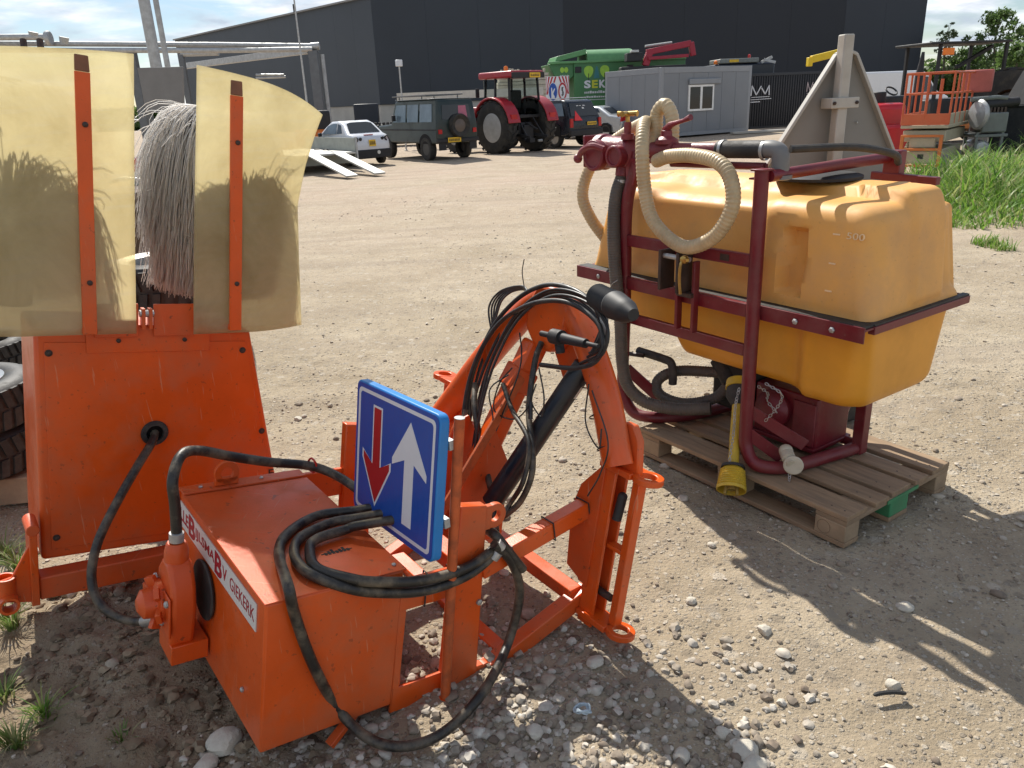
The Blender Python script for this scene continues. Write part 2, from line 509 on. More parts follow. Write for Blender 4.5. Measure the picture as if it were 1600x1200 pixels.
def ground_material():
    m = bpy.data.materials.new('gravelly_sand'); m.use_nodes = True
    nt = m.node_tree; N = nt.nodes; L = nt.links
    b = N['Principled BSDF']; b.inputs['Roughness'].default_value = 0.95
    b.inputs['Specular IOR Level'].default_value = 0.2
    tc = N.new('ShaderNodeTexCoord'); P = tc.outputs['Object']
    def noise(s, d=6, r=0.6, off=0):
        n = N.new('ShaderNodeTexNoise'); n.inputs['Scale'].default_value = s; n.inputs['Detail'].default_value = d; n.inputs['Roughness'].default_value = r
        if off:
            mp = N.new('ShaderNodeMapping'); mp.inputs['Location'].default_value = (off, off * 2, 0); L.new(P, mp.inputs[0]); L.new(mp.outputs[0], n.inputs['Vector'])
        else:
            L.new(P, n.inputs['Vector'])
        return n.outputs['Fac']
    def rng_(s, a, b_, c=0.0, d=1.0):
        r = N.new('ShaderNodeMapRange'); r.inputs['From Min'].default_value = a; r.inputs['From Max'].default_value = b_; r.inputs['To Min'].default_value = c; r.inputs['To Max'].default_value = d
        L.new(s, r.inputs['Value']); return r.outputs[0]
    def mix(f, a, b_, mode='MIX'):
        x = N.new('ShaderNodeMixRGB'); x.blend_type = mode
        for s, v in ((x.inputs['Fac'], f), (x.inputs['Color1'], a), (x.inputs['Color2'], b_)):
            if isinstance(v, (int, float)): s.default_value = v
            elif isinstance(v, tuple): s.default_value = v + (1,)
            else: L.new(v, s)
        return x.outputs[0]
    c = mix(rng_(noise(0.9, 8, 0.65), 0.35, 0.65), (0.355, 0.285, 0.195), (0.49, 0.41, 0.30))
    c = mix(rng_(noise(5.0, 8, 0.7, 3), 0.45, 0.75, 0, 0.6), c, (0.27, 0.215, 0.15))
    sep = N.new('ShaderNodeSeparateXYZ'); L.new(P, sep.inputs[0])
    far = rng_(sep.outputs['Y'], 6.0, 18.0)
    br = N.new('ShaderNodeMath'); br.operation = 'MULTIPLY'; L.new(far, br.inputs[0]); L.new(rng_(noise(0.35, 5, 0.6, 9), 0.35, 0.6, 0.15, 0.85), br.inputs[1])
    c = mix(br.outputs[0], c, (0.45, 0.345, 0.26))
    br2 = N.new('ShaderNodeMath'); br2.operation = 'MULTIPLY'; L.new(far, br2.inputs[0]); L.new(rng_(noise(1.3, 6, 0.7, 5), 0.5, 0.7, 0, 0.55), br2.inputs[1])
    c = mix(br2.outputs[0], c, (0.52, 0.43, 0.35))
    # compressed wheel tracks: streaks that run across the yard
    mp = N.new('ShaderNodeMapping'); mp.inputs['Scale'].default_value = (0.25, 2.2, 1); mp.inputs['Rotation'].default_value = (0, 0, 0.22); L.new(P, mp.inputs[0])
    nt_ = N.new('ShaderNodeTexNoise'); nt_.inputs['Scale'].default_value = 0.9; nt_.inputs['Detail'].default_value = 5; L.new(mp.outputs[0], nt_.inputs['Vector'])
    c = mix(rng_(nt_.outputs['Fac'], 0.5, 0.72, 0, 0.6), c, (0.30, 0.24, 0.18))
    # stones of several sizes
    hs = []
    for sc, th, am, seed in ((38, 0.52, 0.75, 1), (90, 0.45, 0.7, 4), (14, 0.72, 0.55, 8)):
        vo = N.new('ShaderNodeTexVoronoi'); vo.inputs['Scale'].default_value = sc; vo.feature = 'F1'
        mp2 = N.new('ShaderNodeMapping'); mp2.inputs['Location'].default_value = (seed, seed * 3, 0); L.new(P, mp2.inputs[0]); L.new(mp2.outputs[0], vo.inputs['Vector'])
        s2 = N.new('ShaderNodeSeparateColor'); L.new(vo.outputs['Color'], s2.inputs[0])
        pick = rng_(s2.outputs[0], th, th + 0.04)
        edge = rng_(vo.outputs['Distance'], 0.30, 0.42, 1.0, 0.0)
        mu = N.new('ShaderNodeMath'); mu.operation = 'MULTIPLY'; L.new(pick, mu.inputs[0]); L.new(edge, mu.inputs[1])
        tone = mix(s2.outputs[1], (0.20, 0.165, 0.125), (0.58, 0.52, 0.43))
        f = N.new('ShaderNodeMath'); f.operation = 'MULTIPLY'; L.new(mu.outputs[0], f.inputs[0]); f.inputs[1].default_value = am
        c = mix(f.outputs[0], c, tone)
        hh = N.new('ShaderNodeMath'); hh.operation = 'MULTIPLY'; L.new(mu.outputs[0], hh.inputs[0]); hh.inputs[1].default_value = 18.0 / sc
        hs.append(hh.outputs[0])
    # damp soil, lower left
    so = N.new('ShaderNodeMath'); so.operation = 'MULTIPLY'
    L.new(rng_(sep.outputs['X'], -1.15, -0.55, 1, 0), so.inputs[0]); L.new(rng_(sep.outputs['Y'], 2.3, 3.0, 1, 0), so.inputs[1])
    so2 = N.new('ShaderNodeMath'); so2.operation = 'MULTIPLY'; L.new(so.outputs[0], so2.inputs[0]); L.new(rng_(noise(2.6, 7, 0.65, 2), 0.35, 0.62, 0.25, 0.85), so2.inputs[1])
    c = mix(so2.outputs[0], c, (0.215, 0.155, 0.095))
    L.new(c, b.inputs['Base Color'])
    ad = N.new('ShaderNodeMath'); ad.operation = 'ADD'; L.new(hs[0], ad.inputs[0]); L.new(hs[1], ad.inputs[1])
    ad2 = N.new('ShaderNodeMath'); ad2.operation = 'ADD'; L.new(ad.outputs[0], ad2.inputs[0]); L.new(noise(55, 6, 0.7), ad2.inputs[1])
    ad3 = N.new('ShaderNodeMath'); ad3.operation = 'ADD'; L.new(ad2.outputs[0], ad3.inputs[0]); L.new(noise(9, 6, 0.7), ad3.inputs[1])
    bp = N.new('ShaderNodeBump'); bp.inputs['Strength'].default_value = 0.75; bp.inputs['Distance'].default_value = 0.02
    L.new(ad3.outputs[0], bp.inputs['Height']); L.new(bp.outputs[0], b.inputs['Normal'])
    return m
ground = put('ground', fast_mesh('ground', vv, ff), ground_material(), smooth=0)
ground.data.polygons.foreach_set('use_smooth', [True] * len(ground.data.polygons))
structure(ground)
ground['label'] = 'sandy yard ground with crushed rubble and pebbles'

# ------------------------------------------------------------------ loose stones
def ico(sub):
    bm = bmesh.new(); bmesh.ops.create_icosphere(bm, subdivisions=sub, radius=1.0)
    v = np.array([x.co[:] for x in bm.verts]); f = np.array([[l.index for l in x.verts] for x in bm.faces]); bm.free()
    return v, f
def stone_mesh(name, xs, ys, sizes, sub, flat=(0.45, 0.8), sink=0.25, seed=1, rough=0.22):
    r = np.random.default_rng(seed)
    bv, bf = ico(sub)
    tm = []
    for k in range(14):
        d = 1 + rough * (r.random((len(bv), 1)) - 0.5) * 2
        ax = r.normal(size=(3, 3)); ax /= np.linalg.norm(ax, axis=1)[:, None]
        v = bv * d
        for a in ax:                      # chip flat facets
            h = 0.55 + 0.3 * r.random()
            p = v @ a
            v = v - np.outer(np.maximum(p - h, 0), a) * 0.85
        tm.append(v)
    n = len(xs)
    A = np.zeros((n, len(bv), 3), np.float32)
    zz = gh(xs, ys)
    for i in range(n):
        v = tm[r.integers(14)]
        th = r.random() * 6.283
        c, s = math.cos(th), math.sin(th)
        fl = flat[0] + (flat[1] - flat[0]) * r.random()
        el = 0.75 + 0.6 * r.random()
        v = v * np.array([sizes[i] * el, sizes[i], sizes[i] * fl])
        A[i, :, 0] = v[:, 0] * c - v[:, 1] * s + xs[i]
        A[i, :, 1] = v[:, 0] * s + v[:, 1] * c + ys[i]
        A[i, :, 2] = v[:, 2] + zz[i] + sizes[i] * fl * (1 - 2 * sink) * 0.7
    F = (bf[None] + (np.arange(n) * len(bv))[:, None, None]).reshape(-1, 3)
    return fast_mesh(name, A.reshape(-1, 3), F)
def stone_material(name, a, b_, dark):
    m = bpy.data.materials.new(name); m.use_nodes = True
    nt = m.node_tree; N = nt.nodes; L = nt.links
    b = N['Principled BSDF']; b.inputs['Roughness'].default_value = 0.85
    g = N.new('ShaderNodeNewGeometry')
    r = N.new('ShaderNodeValToRGB'); cr = r.color_ramp
    cr.elements[0].color = dark + (1,); cr.elements[0].position = 0.0
    cr.elements[1].color = b_ + (1,); cr.elements[1].position = 1.0
    e = cr.elements.new(0.45); e.color = a + (1,)
    L.new(g.outputs['Random Per Island'], r.inputs[0])
    tc = N.new('ShaderNodeTexCoord'); n = N.new('ShaderNodeTexNoise'); n.inputs['Scale'].default_value = 45; n.inputs['Detail'].default_value = 5; L.new(tc.outputs['Object'], n.inputs['Vector'])
    mx = N.new('ShaderNodeMixRGB'); mx.blend_type = 'MULTIPLY'; mx.inputs['Fac'].default_value = 0.8
    L.new(r.outputs[0], mx.inputs['Color1'])
    rr = N.new('ShaderNodeMapRange'); rr.inputs['From Min'].default_value = 0.3; rr.inputs['From Max'].default_value = 0.7; rr.inputs['To Min'].default_value = 0.6; rr.inputs['To Max'].default_value = 1.1
    L.new(n.outputs['Fac'], rr.inputs['Value']); L.new(rr.outputs[0], mx.inputs['Color2'])
    L.new(mx.outputs[0], b.inputs['Base Color'])
    bp = N.new('ShaderNodeBump'); bp.inputs['Strength'].default_value = 0.3; bp.inputs['Distance'].default_value = 0.004; L.new(n.outputs['Fac'], bp.inputs['Height']); L.new(bp.outputs[0], b.inputs['Normal'])
    return m
stone_pale = stone_material('pale_pebbles', (0.37, 0.315, 0.245), (0.62, 0.57, 0.49), (0.17, 0.125, 0.09))
stone_mixed = stone_material('mixed_rubble', (0.36, 0.295, 0.22), (0.60, 0.54, 0.45), (0.20, 0.155, 0.115))

def scatter(n, x0, x1, y0, y1, dens, seed):
    r = np.random.default_rng(seed)
    X = x0 + (x1 - x0) * r.random(n); Y = y0 + (y1 - y0) * r.random(n)
    k = r.random(n) < dens(X, Y)
    return X[k], Y[k], r
# pebble bed under and in front of the orange machine
def bed(x, y):
    d = np.hypot((x - 0.02) / 0.85, (y - 1.72) / 0.62)
    d2 = np.hypot((x + 0.55) / 0.5, (y - 1.55) / 0.35)
    e = np.clip(1.25 - d, 0, 1) + np.clip(1.0 - d2, 0, 1) * 0.6
    return np.clip(e * (0.75 + 0.9 * vnoise(x, y, 3.5)), 0, 1)
X, Y, r = scatter(11500, -1.1, 1.15, 1.15, 2.7, bed, 21)
S = 0.0055 + 0.0145 * r.random(len(X)) ** 2.0
pb = put('pebbles', stone_mesh('pebbles', X, Y, S, 2, seed=5, sink=0.24, rough=0.30, flat=(0.4, 0.85)), stone_pale, smooth=45)
tag(pb, 'bed of pale grey pebbles in front of the orange machine', 'pebbles', kind='stuff')
# general scatter of chippings
def gen(x, y):
    return np.clip(0.45 + 1.1 * vnoise(x, y, 1.4) + 0.5 * vnoise(x, y, 5.0), 0.06, 1) * np.where((x < -0.9) & (y < 2.6), 0.9, 1)
X, Y, r = scatter(52000, -2.9, 3.3, 1.1, 5.5, gen, 31)
S = 0.002 + 0.0085 * r.random(len(X)) ** 3.6
g1 = put('gravel_chippings', stone_mesh('gravel_chippings', X, Y, S, 1, seed=6), stone_mixed, smooth=40)
tag(g1, 'small stone chippings strewn over the near yard', 'gravel', kind='stuff')
X, Y, r = scatter(22000, -7, 9, 5.0, 17.0, lambda x, y: np.clip(0.25 + 0.9 * vnoise(x, y, 0.6), 0.03, 1) * (np.abs(x) < 1.2 + y * 0.75), 41)
S = 0.004 + 0.014 * r.random(len(X)) ** 5
g2 = put('gravel_chippings', stone_mesh('gravel_chippings_far', X, Y, S, 1, seed=7), stone_mixed, smooth=40)
tag(g2, 'small stone chippings across the open middle of the yard', 'gravel', kind='stuff')
# crumbled soil clods, lower left
X, Y, r = scatter(6500, -2.3, -0.35, 1.15, 2.75, lambda x, y: np.clip((0.35 + 1.3 * vnoise(x, y, 2.2) + 0.8 * vnoise(x, y, 7.0)) * (1 - sst(-0.75, -0.4, x)), 0.0, 1), 61)
S = 0.004 + 0.020 * r.random(len(X)) ** 3.5
soil_mat = stone_material('soil_clods', (0.21, 0.15, 0.092), (0.34, 0.265, 0.175), (0.11, 0.078, 0.05))
g4 = put('soil_clods', stone_mesh('soil_clods', X, Y, S, 2, seed=9, rough=0.34, sink=0.3), soil_mat, smooth=30)
tag(g4, 'crumbly brown soil clods on the shaded ground at lower left', 'soil', kind='stuff')
# stones up to fist size
X, Y, r = scatter(700, -2.6, 3.0, 1.2, 5.0, gen, 51)
S = 0.012 + 0.016 * r.random(len(X)) ** 2
g3 = put('loose_stones', stone_mesh('loose_stones', X, Y, S, 2, seed=8, rough=0.16), stone_mixed, smooth=50)
tag(g3, 'loose pale stones lying among the chippings', 'stones', kind='stuff')
white_rock = mat('off_white_rock', (0.54, 0.50, 0.42), 0.88, var=0.2, scale=14, dirt=(0.33, 0.27, 0.19), damt=0.55, dscale=18, bump=0.5, bscale=60)
ROCKS = [
    (352, 1160, 0.060, 'broken off-white rock beside the near corner of the orange box'),
    (320, 1192, 0.042, 'grey-white rock at the lower left of the off-white rock'),
    (1165, 1167, 0.046, 'largest pale rock at the bottom edge right of the pebble bed'),
    (1178, 1195, 0.040, 'pale rock cut by the bottom edge of the picture'),
    (1415, 938, 0.036, 'lone pale rock inside the sprayer shadow'),
    (930, 1030, 0.036, 'rounded white stone below the lower hitch eye'),
    (1195, 980, 0.030, 'round white stone on the sprayer shadow edge'),
    (1397, 1064, 0.032, 'long pale stone on sunlit ground right of the pebbles'),
    (1112, 845, 0.024, 'flat white stone in front of the pallet'),
    (1080, 930, 0.026, 'pale stone on sunlit sand right of the hitch'),
    (465, 650, 0.030, 'small pale stone behind the brush cover'),
    (1130, 1140, 0.030, 'grey cobble at the right edge of the pebble bed'),
    (1065, 1175, 0.030, 'flat grey cobble near the bottom edge'),
    (835, 1140, 0.036, 'white angular pebble under the hanging hose loop'),
]
for i, (u, v, s, lab) in enumerate(ROCKS):
    p = gz(u, v, 0.01); s *= 0.8
    rk = put('rock', stone_mesh('rock', np.array([p.x]), np.array([p.y]), np.array([s]), 3, seed=100 + i, rough=0.07, sink=0.2, flat=(0.55, 0.8)), white_rock, smooth=28)
    tag(rk, lab, 'rock', 'larger rocks on the ground')
    rk.data.transform(Matrix.Translation((-p.x, -p.y, 0))); rk.location = (p.x, p.y, 0)

# ------------------------------------------------------------------ grass and weeds
def blade_mesh(name, X, Y, Hh, W, seed, bend=0.5, fan=None):
    r = np.random.default_rng(seed)
    n = len(X)
    z0 = gh(X, Y)
    th = r.random(n) * 6.283 if fan is None else fan
    bd = bend * (0.3 + r.random(n)) * Hh
    px, py = -np.sin(th), np.cos(th)
    vs = np.zeros((n, 7, 3), np.float32)
    for k, (t, w) in enumerate(((0, 1.0), (0.4, 0.9), (0.75, 0.6))):
        ox = np.cos(th) * bd * t ** 2; oy = np.sin(th) * bd * t ** 2; oz = Hh * (t - 0.22 * t ** 3)
        for s in (0, 1):
            q = (-1 if s == 0 else 1) * W * w * 0.5
            vs[:, k * 2 + s, 0] = X + ox + px * q
            vs[:, k * 2 + s, 1] = Y + oy + py * q
            vs[:, k * 2 + s, 2] = z0 + oz
    vs[:, 6, 0] = X + np.cos(th) * bd; vs[:, 6, 1] = Y + np.sin(th) * bd; vs[:, 6, 2] = z0 + Hh * 0.80
    f = np.array([[0, 1, 3], [0, 3, 2], [2, 3, 5], [2, 5, 4], [4, 5, 6]])
    F = (f[None] + (np.arange(n) * 7)[:, None, None]).reshape(-1, 3)
    return fast_mesh(name, vs.reshape(-1, 3), F)
def leaf_material(name, cols, transl=0.35):
    m = bpy.data.materials.new(name); m.use_nodes = True
    nt = m.node_tree; N = nt.nodes; L = nt.links
    b = N['Principled BSDF']; b.inputs['Roughness'].default_value = 0.5
    g = N.new('ShaderNodeNewGeometry'); r = N.new('ShaderNodeValToRGB'); cr = r.color_ramp
    cr.elements[0].color = cols[0] + (1,); cr.elements[1].color = cols[-1] + (1,)
    for i, c in enumerate(cols[1:-1]):
        e = cr.elements.new((i + 1) / (len(cols) - 1)); e.color = c + (1,)
    L.new(g.outputs['Random Per Island'], r.inputs[0]); L.new(r.outputs[0], b.inputs['Base Color'])
    t = N.new('ShaderNodeBsdfTranslucent'); L.new(r.outputs[0], t.inputs['Color'])
    ms = N.new('ShaderNodeMixShader'); ms.inputs[0].default_value = transl
    L.new(b.outputs[0], ms.inputs[1]); L.new(t.outputs[0], ms.inputs[2])
    L.new(ms.outputs[0], N['Material Output'].inputs['Surface'])
    return m
grass_mat = leaf_material('grass_blades', [(0.06, 0.15, 0.018), (0.13, 0.28, 0.030), (0.20, 0.35, 0.050), (0.28, 0.38, 0.09), (0.42, 0.38, 0.19)], 0.5)
dry_mat = leaf_material('straw_tufts', [(0.09, 0.17, 0.03), (0.17, 0.24, 0.06), (0.34, 0.29, 0.14)], 0.35)
r = np.random.default_rng(77)
n = 52000
Xg = 4.9 + 10.5 * r.random(n); Yg = 8.4 + 8.4 * r.random(n)
keep = (Xg - 0.05 * Yg > 5.0 + 0.5 * vnoise(Xg, Yg, 1.2)) & (Yg + 0.35 * (Xg - 6) > 9.55 + 0.8 * vnoise(Xg, Yg, 0.9)) & (Xg < 1.2 + Yg * 0.78) & ~((Yg > 13.6) & (Xg < 8.2)) & ~((Yg > 14.6) & (Xg < 10.3))
Xg, Yg = Xg[keep], Yg[keep]
edge = sst(5.0, 7.0, Xg - 0.05 * Yg) * sst(9.4, 11.2, Yg + 0.35 * (Xg - 6))
Hg = (0.10 + 0.42 * edge * (0.30 + 1.3 * np.clip(vnoise(Xg, Yg, 1.3) + 0.5, 0, 1)) * (0.4 + 1.1 * r.random(len(Xg)) ** 1.5))
gr = put('grass', blade_mesh('grass', Xg, Yg, Hg, 0.006 + 0.010 * r.random(len(Xg)) + 0.022 * (r.random(len(Xg)) < 0.16), 78, 0.85), grass_mat, smooth=0)
tag(gr, 'tall bright green grass and weeds at the right edge', 'grass', kind='stuff')
# low strip of growth nearer the camera, right edge
Xs = 5.5 + 1.6 * r.random(1600); Ys = 8.25 + 0.55 * r.random(1600) + 0.3 * (6.5 - Xs)
k = vnoise(Xs, Ys, 2.0) > -0.05
gs = put('grass', blade_mesh('grass_strip', Xs[k], Ys[k], 0.05 + 0.13 * r.random(k.sum()), 0.012 + 0 * Xs[k], 79, 0.8), grass_mat, smooth=0)
tag(gs, 'low grass strip in front of the tall weeds', 'grass', kind='stuff')
# tufts, lower left
TUFTS = [(18, 975, 0.16, 60, 'spiky grass tuft beside the orange foot bracket'), (70, 1118, 0.07, 45, 'small green tuft on the soil at lower left'),
         (25, 1165, 0.10, 60, 'low weed tuft at the lower left picture edge'), (5, 1085, 0.08, 40, 'pale grass tuft at the left picture edge above the weed'),
         (30, 890, 0.13, 70, 'grass tuft behind the orange foot bracket'), (8, 870, 0.12, 60, 'yellowish grass tuft at the left edge near the tyres'), (190, 1155, 0.04, 26, 'tiny weed in the shaded soil')]
for i, (u, v, h, n, lab) in enumerate(TUFTS):
    p = gz(u, v, 0.0)
    q = np.random.default_rng(200 + i)
    a = q.random(n) * 6.283; d = 0.035 * q.random(n)
    o = put('grass_tuft', blade_mesh('grass_tuft', p.x + np.cos(a) * d, p.y + np.sin(a) * d, h * (0.5 + 0.6 * q.random(n)), np.full(n, 0.006), 300 + i, 1.0, fan=a), dry_mat if i != 1 else grass_mat, smooth=0)
    o.data.transform(Matrix.Translation((-p.x, -p.y, 0))); o.location = (p.x, p.y, 0)
    tag(o, lab, 'grass tuft', 'grass tufts at lower left')
# little things lying on the ground
p = gz(1390, 1085, 0.012)
tag(MB().tube(spline([(-0.05, 0.0, 0.0), (-0.02, 0.004, 0.003), (0.02, 0.006, 0.002), (0.052, 0.001, 0.0)], 4), [0.003] + [0.007] * 11 + [0.004], 7).build('scrap_strip', rubber), 'dark scrap strip lying on the sand at right', 'scrap').location = p
p = gz(910, 1108, 0.03)
mb = MB()
for k in range(3):
    a = k * 1.1
    mb.tube(spline([(0.022 * math.cos(a + t) * (1 + 0.3 * math.sin(3 * t)), 0.016 * math.sin(a + t), 0.008 * math.sin(2 * t + a)) for t in np.linspace(0, 6.28, 9)[:-1]], 3, True), 0.0035, 6, closed=True)
o = tag(mb.build('crumpled_tie', mat('pale_blue_plastic', (0.42, 0.50, 0.55), 0.45)), 'crumpled pale blue plastic tie on the pebbles', 'plastic tie'); o.location = p

# ------------------------------------------------------------------ orange verge brush machine (stands tilted on the ground)
NB = V(-0.75, 1.668, 0.096)
E1 = V(0.786, 0.592, -0.175).normalized(); E2 = V(-0.596, 0.802, 0.037); E2 = (E2 - E1 * E2.dot(E1)).normalized(); E3 = E1.cross(E2).normalized()
def M(a, b, c):
    return NB + E1 * a + E2 * b + E3 * c
def mb_(u, v, b):                 # survey: photo pixel on the machine plane b
    d = ray(u, v); o = V(0, 0, CAM_H)
    return o + d * ((NB + E2 * b - o).dot(E2) / d.dot(E2))
def mb_i(u, v, b):
    p = mb_(u, v, b) - NB
    return p.dot(E1), b, p.dot(E3)
def mbox(a0, a1, b0, b1, c0, c1):
    return [M(a0, b0, c0), M(a1, b0, c0), M(a1, b1, c0), M(a0, b1, c0), M(a0, b0, c1), M(a1, b0, c1), M(a1, b1, c1), M(a0, b1, c1)]

mach = thing('verge_brush_machine', 'orange tractor-mounted brush machine with yellow splash shields and a low box', 'machine', (-0.45, 2.1, 0), worldspace=True)

# --- box with lid and lettering
bx = MB().hexa(mbox(0, 0.42, 0, 0.77, 0, 0.475)).build('box', orange, mach, bevel=0.008, seg=3)
MB().hexa(mbox(-0.004, 0.426, -0.004, 0.72, 0.4755, 0.480)).build('lid', orange_dull, bx, bevel=0.002)
MB().hexa(mbox(-0.002, 0.424, 0.725, 0.785, 0.477, 0.486)).build('hinge_strip', orange_dull, bx, bevel=0.002)
lug = MB().hexa(mbox(0.105, 0.185, 0.742, 0.757, 0.487, 0.515))
lug.ring(M(0.145, 0.757, 0.53), E1, E3, 0.043, 0.021, 0.015)
lug.build('lifting_lug', orange, bx, bevel=0.002)
for (a, b) in ((0.06, 0.755), (0.27, 0.755), (0.40, 0.03)):
    MB().lathe([(0.007, 0), (0.007, 0.004), (0.004, 0.006)], M(a, b, 0.4865 if b > .7 else 0.4805), E3, 8).build('bolt', steel, bx)
MB().lathe([(0.008, 0), (0.008, 0.005), (0.004, 0.008)], M(-0.001, 0.14, 0.12), -E1, 8).build('bolt', steel, bx)
MB().hexa([M(-0.0035, 0.76, 0.362), M(-0.0035, 0.055, 0.362), M(-0.0005, 0.055, 0.362), M(-0.0005, 0.76, 0.362), M(-0.0035, 0.76, 0.447), M(-0.0035, 0.055, 0.447), M(-0.0005, 0.055, 0.447), M(-0.0005, 0.76, 0.447)]).build('name_sticker', white_sticker, bx)
for (txt, b0, b1, c0, hh, bold) in (('LLE', 0.755, 0.668, 0.384, 0.043, 0.0008), ('B', 0.662, 0.594, 0.368, 0.074, 0.0016), ('IJLSMA', 0.588, 0.402, 0.384, 0.043, 0.0008), ('B', 0.398, 0.332, 0.368, 0.074, 0.0016), ('V', 0.328, 0.290, 0.384, 0.043, 0.0008), ('GIEKERK', 0.262, 0.066, 0.386, 0.040, 0.0)):
    place_text(txt, 0.05, M(-0.0040, b0, c0), -E2, E3, red_print, bx, width=b0 - b1, height=hh, bold=bold, extrude=0.0004)
# scorched emblem on the lid
em = MB()
for k in range(7):
    em.hexa(mbox(0.245 + 0.012 * k, 0.2535 + 0.012 * k, 0.165 - 0.004 * abs(k - 3) * 0 , 0.180 + 0.006 * (k % 3), 0.4803, 0.4810))
em.hexa(mbox(0.235, 0.335, 0.172, 0.176, 0.4803, 0.4812))
em.build('worn_emblem', black_matt, bx)
# feet below the box
for (a, b, da, db) in ((0.03, 0.03, 0.05, 0.10), (0.30, 0.02, -0.10, -0.02), (0.05, 0.72, 0.0, 0.0)):
    p = M(a, b, 0.005); q = p + E1 * da + E2 * db; q.z = 0.0
    MB().bar(p, q, 0.03, 0.018).build('foot', orange_dull, mach, bevel=0.002)

# --- front side plate with window, posts
fp = MB()
fp.hexa(mbox(0.415, 0.62, -0.002, 0.012, -0.03, 0.055))
fp.hexa(mbox(0.415, 0.62, -0.002, 0.012, 0.335, 0.440))
fp.hexa(mbox(0.415, 0.44, -0.002, 0.012, 0.055, 0.335))
fp.build('side_plate', orange, mach, bevel=0.003)
def post(b0, b1, a0=0.60, a1=0.735, side=-1):
    m = MB().hexa([M(a0, b0, -0.075), M(a1 - 0.0, b0, -0.06), M(a1, b1, -0.06), M(a0, b1, -0.075), M(a0 - 0.012, b0, 0.655), M(a1 - 0.045, b0, 0.640), M(a1 - 0.045, b1, 0.640), M(a0 - 0.012, b1, 0.655)])
    return m
post(-0.02, 0.02).build('upright', orange, mach, bevel=0.005)
ft = MB()
ft.ring(M(0.735, 0.012, 0.592), E1, E3, 0.042, 0.019, 0.022); ft.hexa(mbox(0.66, 0.72, -0.012, 0.010, 0.55, 0.632)); ft.build('upright_lug', orange, mach, bevel=0.003)
ft = MB(); ft.ring(M(0.775, 0.014, -0.005), E1, E3, 0.045, 0.020, 0.03); ft.hexa(mbox(0.70, 0.76, -0.016, 0.014, -0.05, 0.04)); ft.build('pivot_lug', orange, mach, bevel=0.003)
MB().cyl(M(0.775, 0.03, -0.005), M(0.775, -0.04, -0.005), 0.017, 14).build('pivot_pin', dark_steel, mach)
post(0.75, 0.79).build('upright', orange, mach, bevel=0.005)
MB().hexa(mbox(0.36, 0.62, 0.765, 0.785, 0.36, 0.470)).build('rear_beam', orange, mach, bevel=0.004)
MB().hexa(mbox(0.415, 0.62, 0.765, 0.785, -0.03, 0.055)).build('rear_beam', orange, mach, bevel=0.004)
MB().bar(M(0.67, 0.02, 0.40), M(0.67, 0.75, 0.40), 0.06, 0.06).build('cross_beam', orange, mach, bevel=0.004)
MB().bar(M(0.86, 0.02, 0.03), M(0.86, 0.75, 0.03), 0.055, 0.055).build('cross_beam', orange, mach, bevel=0.004)
MB().bar(M(0.43, 0.03, 0.02), M(0.66, 0.40, 0.02), 0.05, 0.05).build('cross_beam', orange, mach, bevel=0.004)
for (a, c) in ((0.60, 0.055), (0.70, 0.30)):
    MB().lathe([(0.011, 0), (0.011, 0.007), (0.006, 0.010)], M(a, -0.021, c), -E2, 6).build('bolt', steel, mach)
# sign-post socket welded to the plate
MB().lathe([(0.021, 0), (0.021, 0.10), (0.0165, 0.10), (0.0165, 0.02)], M(0.592, -0.045, -0.105), E3, 18).build('post_socket', orange, mach)
MB().lathe([(0.009, 0), (0.009, 0.012), (0.005, 0.016)], M(0.565, -0.05, -0.035), -E1, 6).build('socket_bolt', steel, mach)

def apx(L_):
    out = []
    for (u, v, a) in L_:
        d = ray(u, v); o = V(0, 0, CAM_H)
        out.append(o + d * ((NB + E1 * a - o).dot(E1) / d.dot(E1)))
    return out
# --- parallel linkage
for b in (0.0, 0.77):
    MB().bar(M(0.70, b, 0.41), M(1.215, b, 0.560), 0.055, 0.062).build('link_beam', orange, mach, bevel=0.005)
    MB().bar(M(0.775, b, -0.005), M(1.20, b - (0.02 if b < .1 else -.02), 0.205), 0.055, 0.062).build('link_beam', orange, mach, bevel=0.005)
# --- A frame
def vcap(pts, r, n, name, m, parent, **k):
    return MB().tube(pts, r, n).build(name, m, parent, **k)
leg = spline([M(1.12, 0.89, 0.60), M(1.13, 0.66, 0.90), M(1.145, 0.47, 1.13), M(1.155, 0.37, 1.215)], 6)
vcap(leg, 0.054, 20, 'a_frame_leg', orange, mach)
leg = spline([M(1.155, 0.22, 1.215), M(1.14, 0.11, 1.12), M(1.12, -0.03, 0.97), M(1.115, -0.145, 0.76)], 6)
vcap(leg, 0.052, 20, 'a_frame_leg', orange, mach)
hd = MB()
hd.prism([(0.40, 1.20), (0.36, 1.27), (0.24, 1.27), (0.18, 1.21), (0.19, 1.12), (0.25, 1.04), (0.33, 1.03), (0.40, 1.10)], M(1.10, 0, 0), E2, E3, 0.105)
hd.build('a_frame_head', orange, mach, bevel=0.014, seg=3)
br = MB()
for q in (0.0, 0.07):
    br.prism([(0.32, 1.06), (0.20, 1.10), (0.13, 1.00), (0.15, 0.94), (0.22, 0.93)], M(1.17 + q, 0, 0), E2, E3, 0.012)
br.build('cylinder_bracket', orange, mach, bevel=0.002)
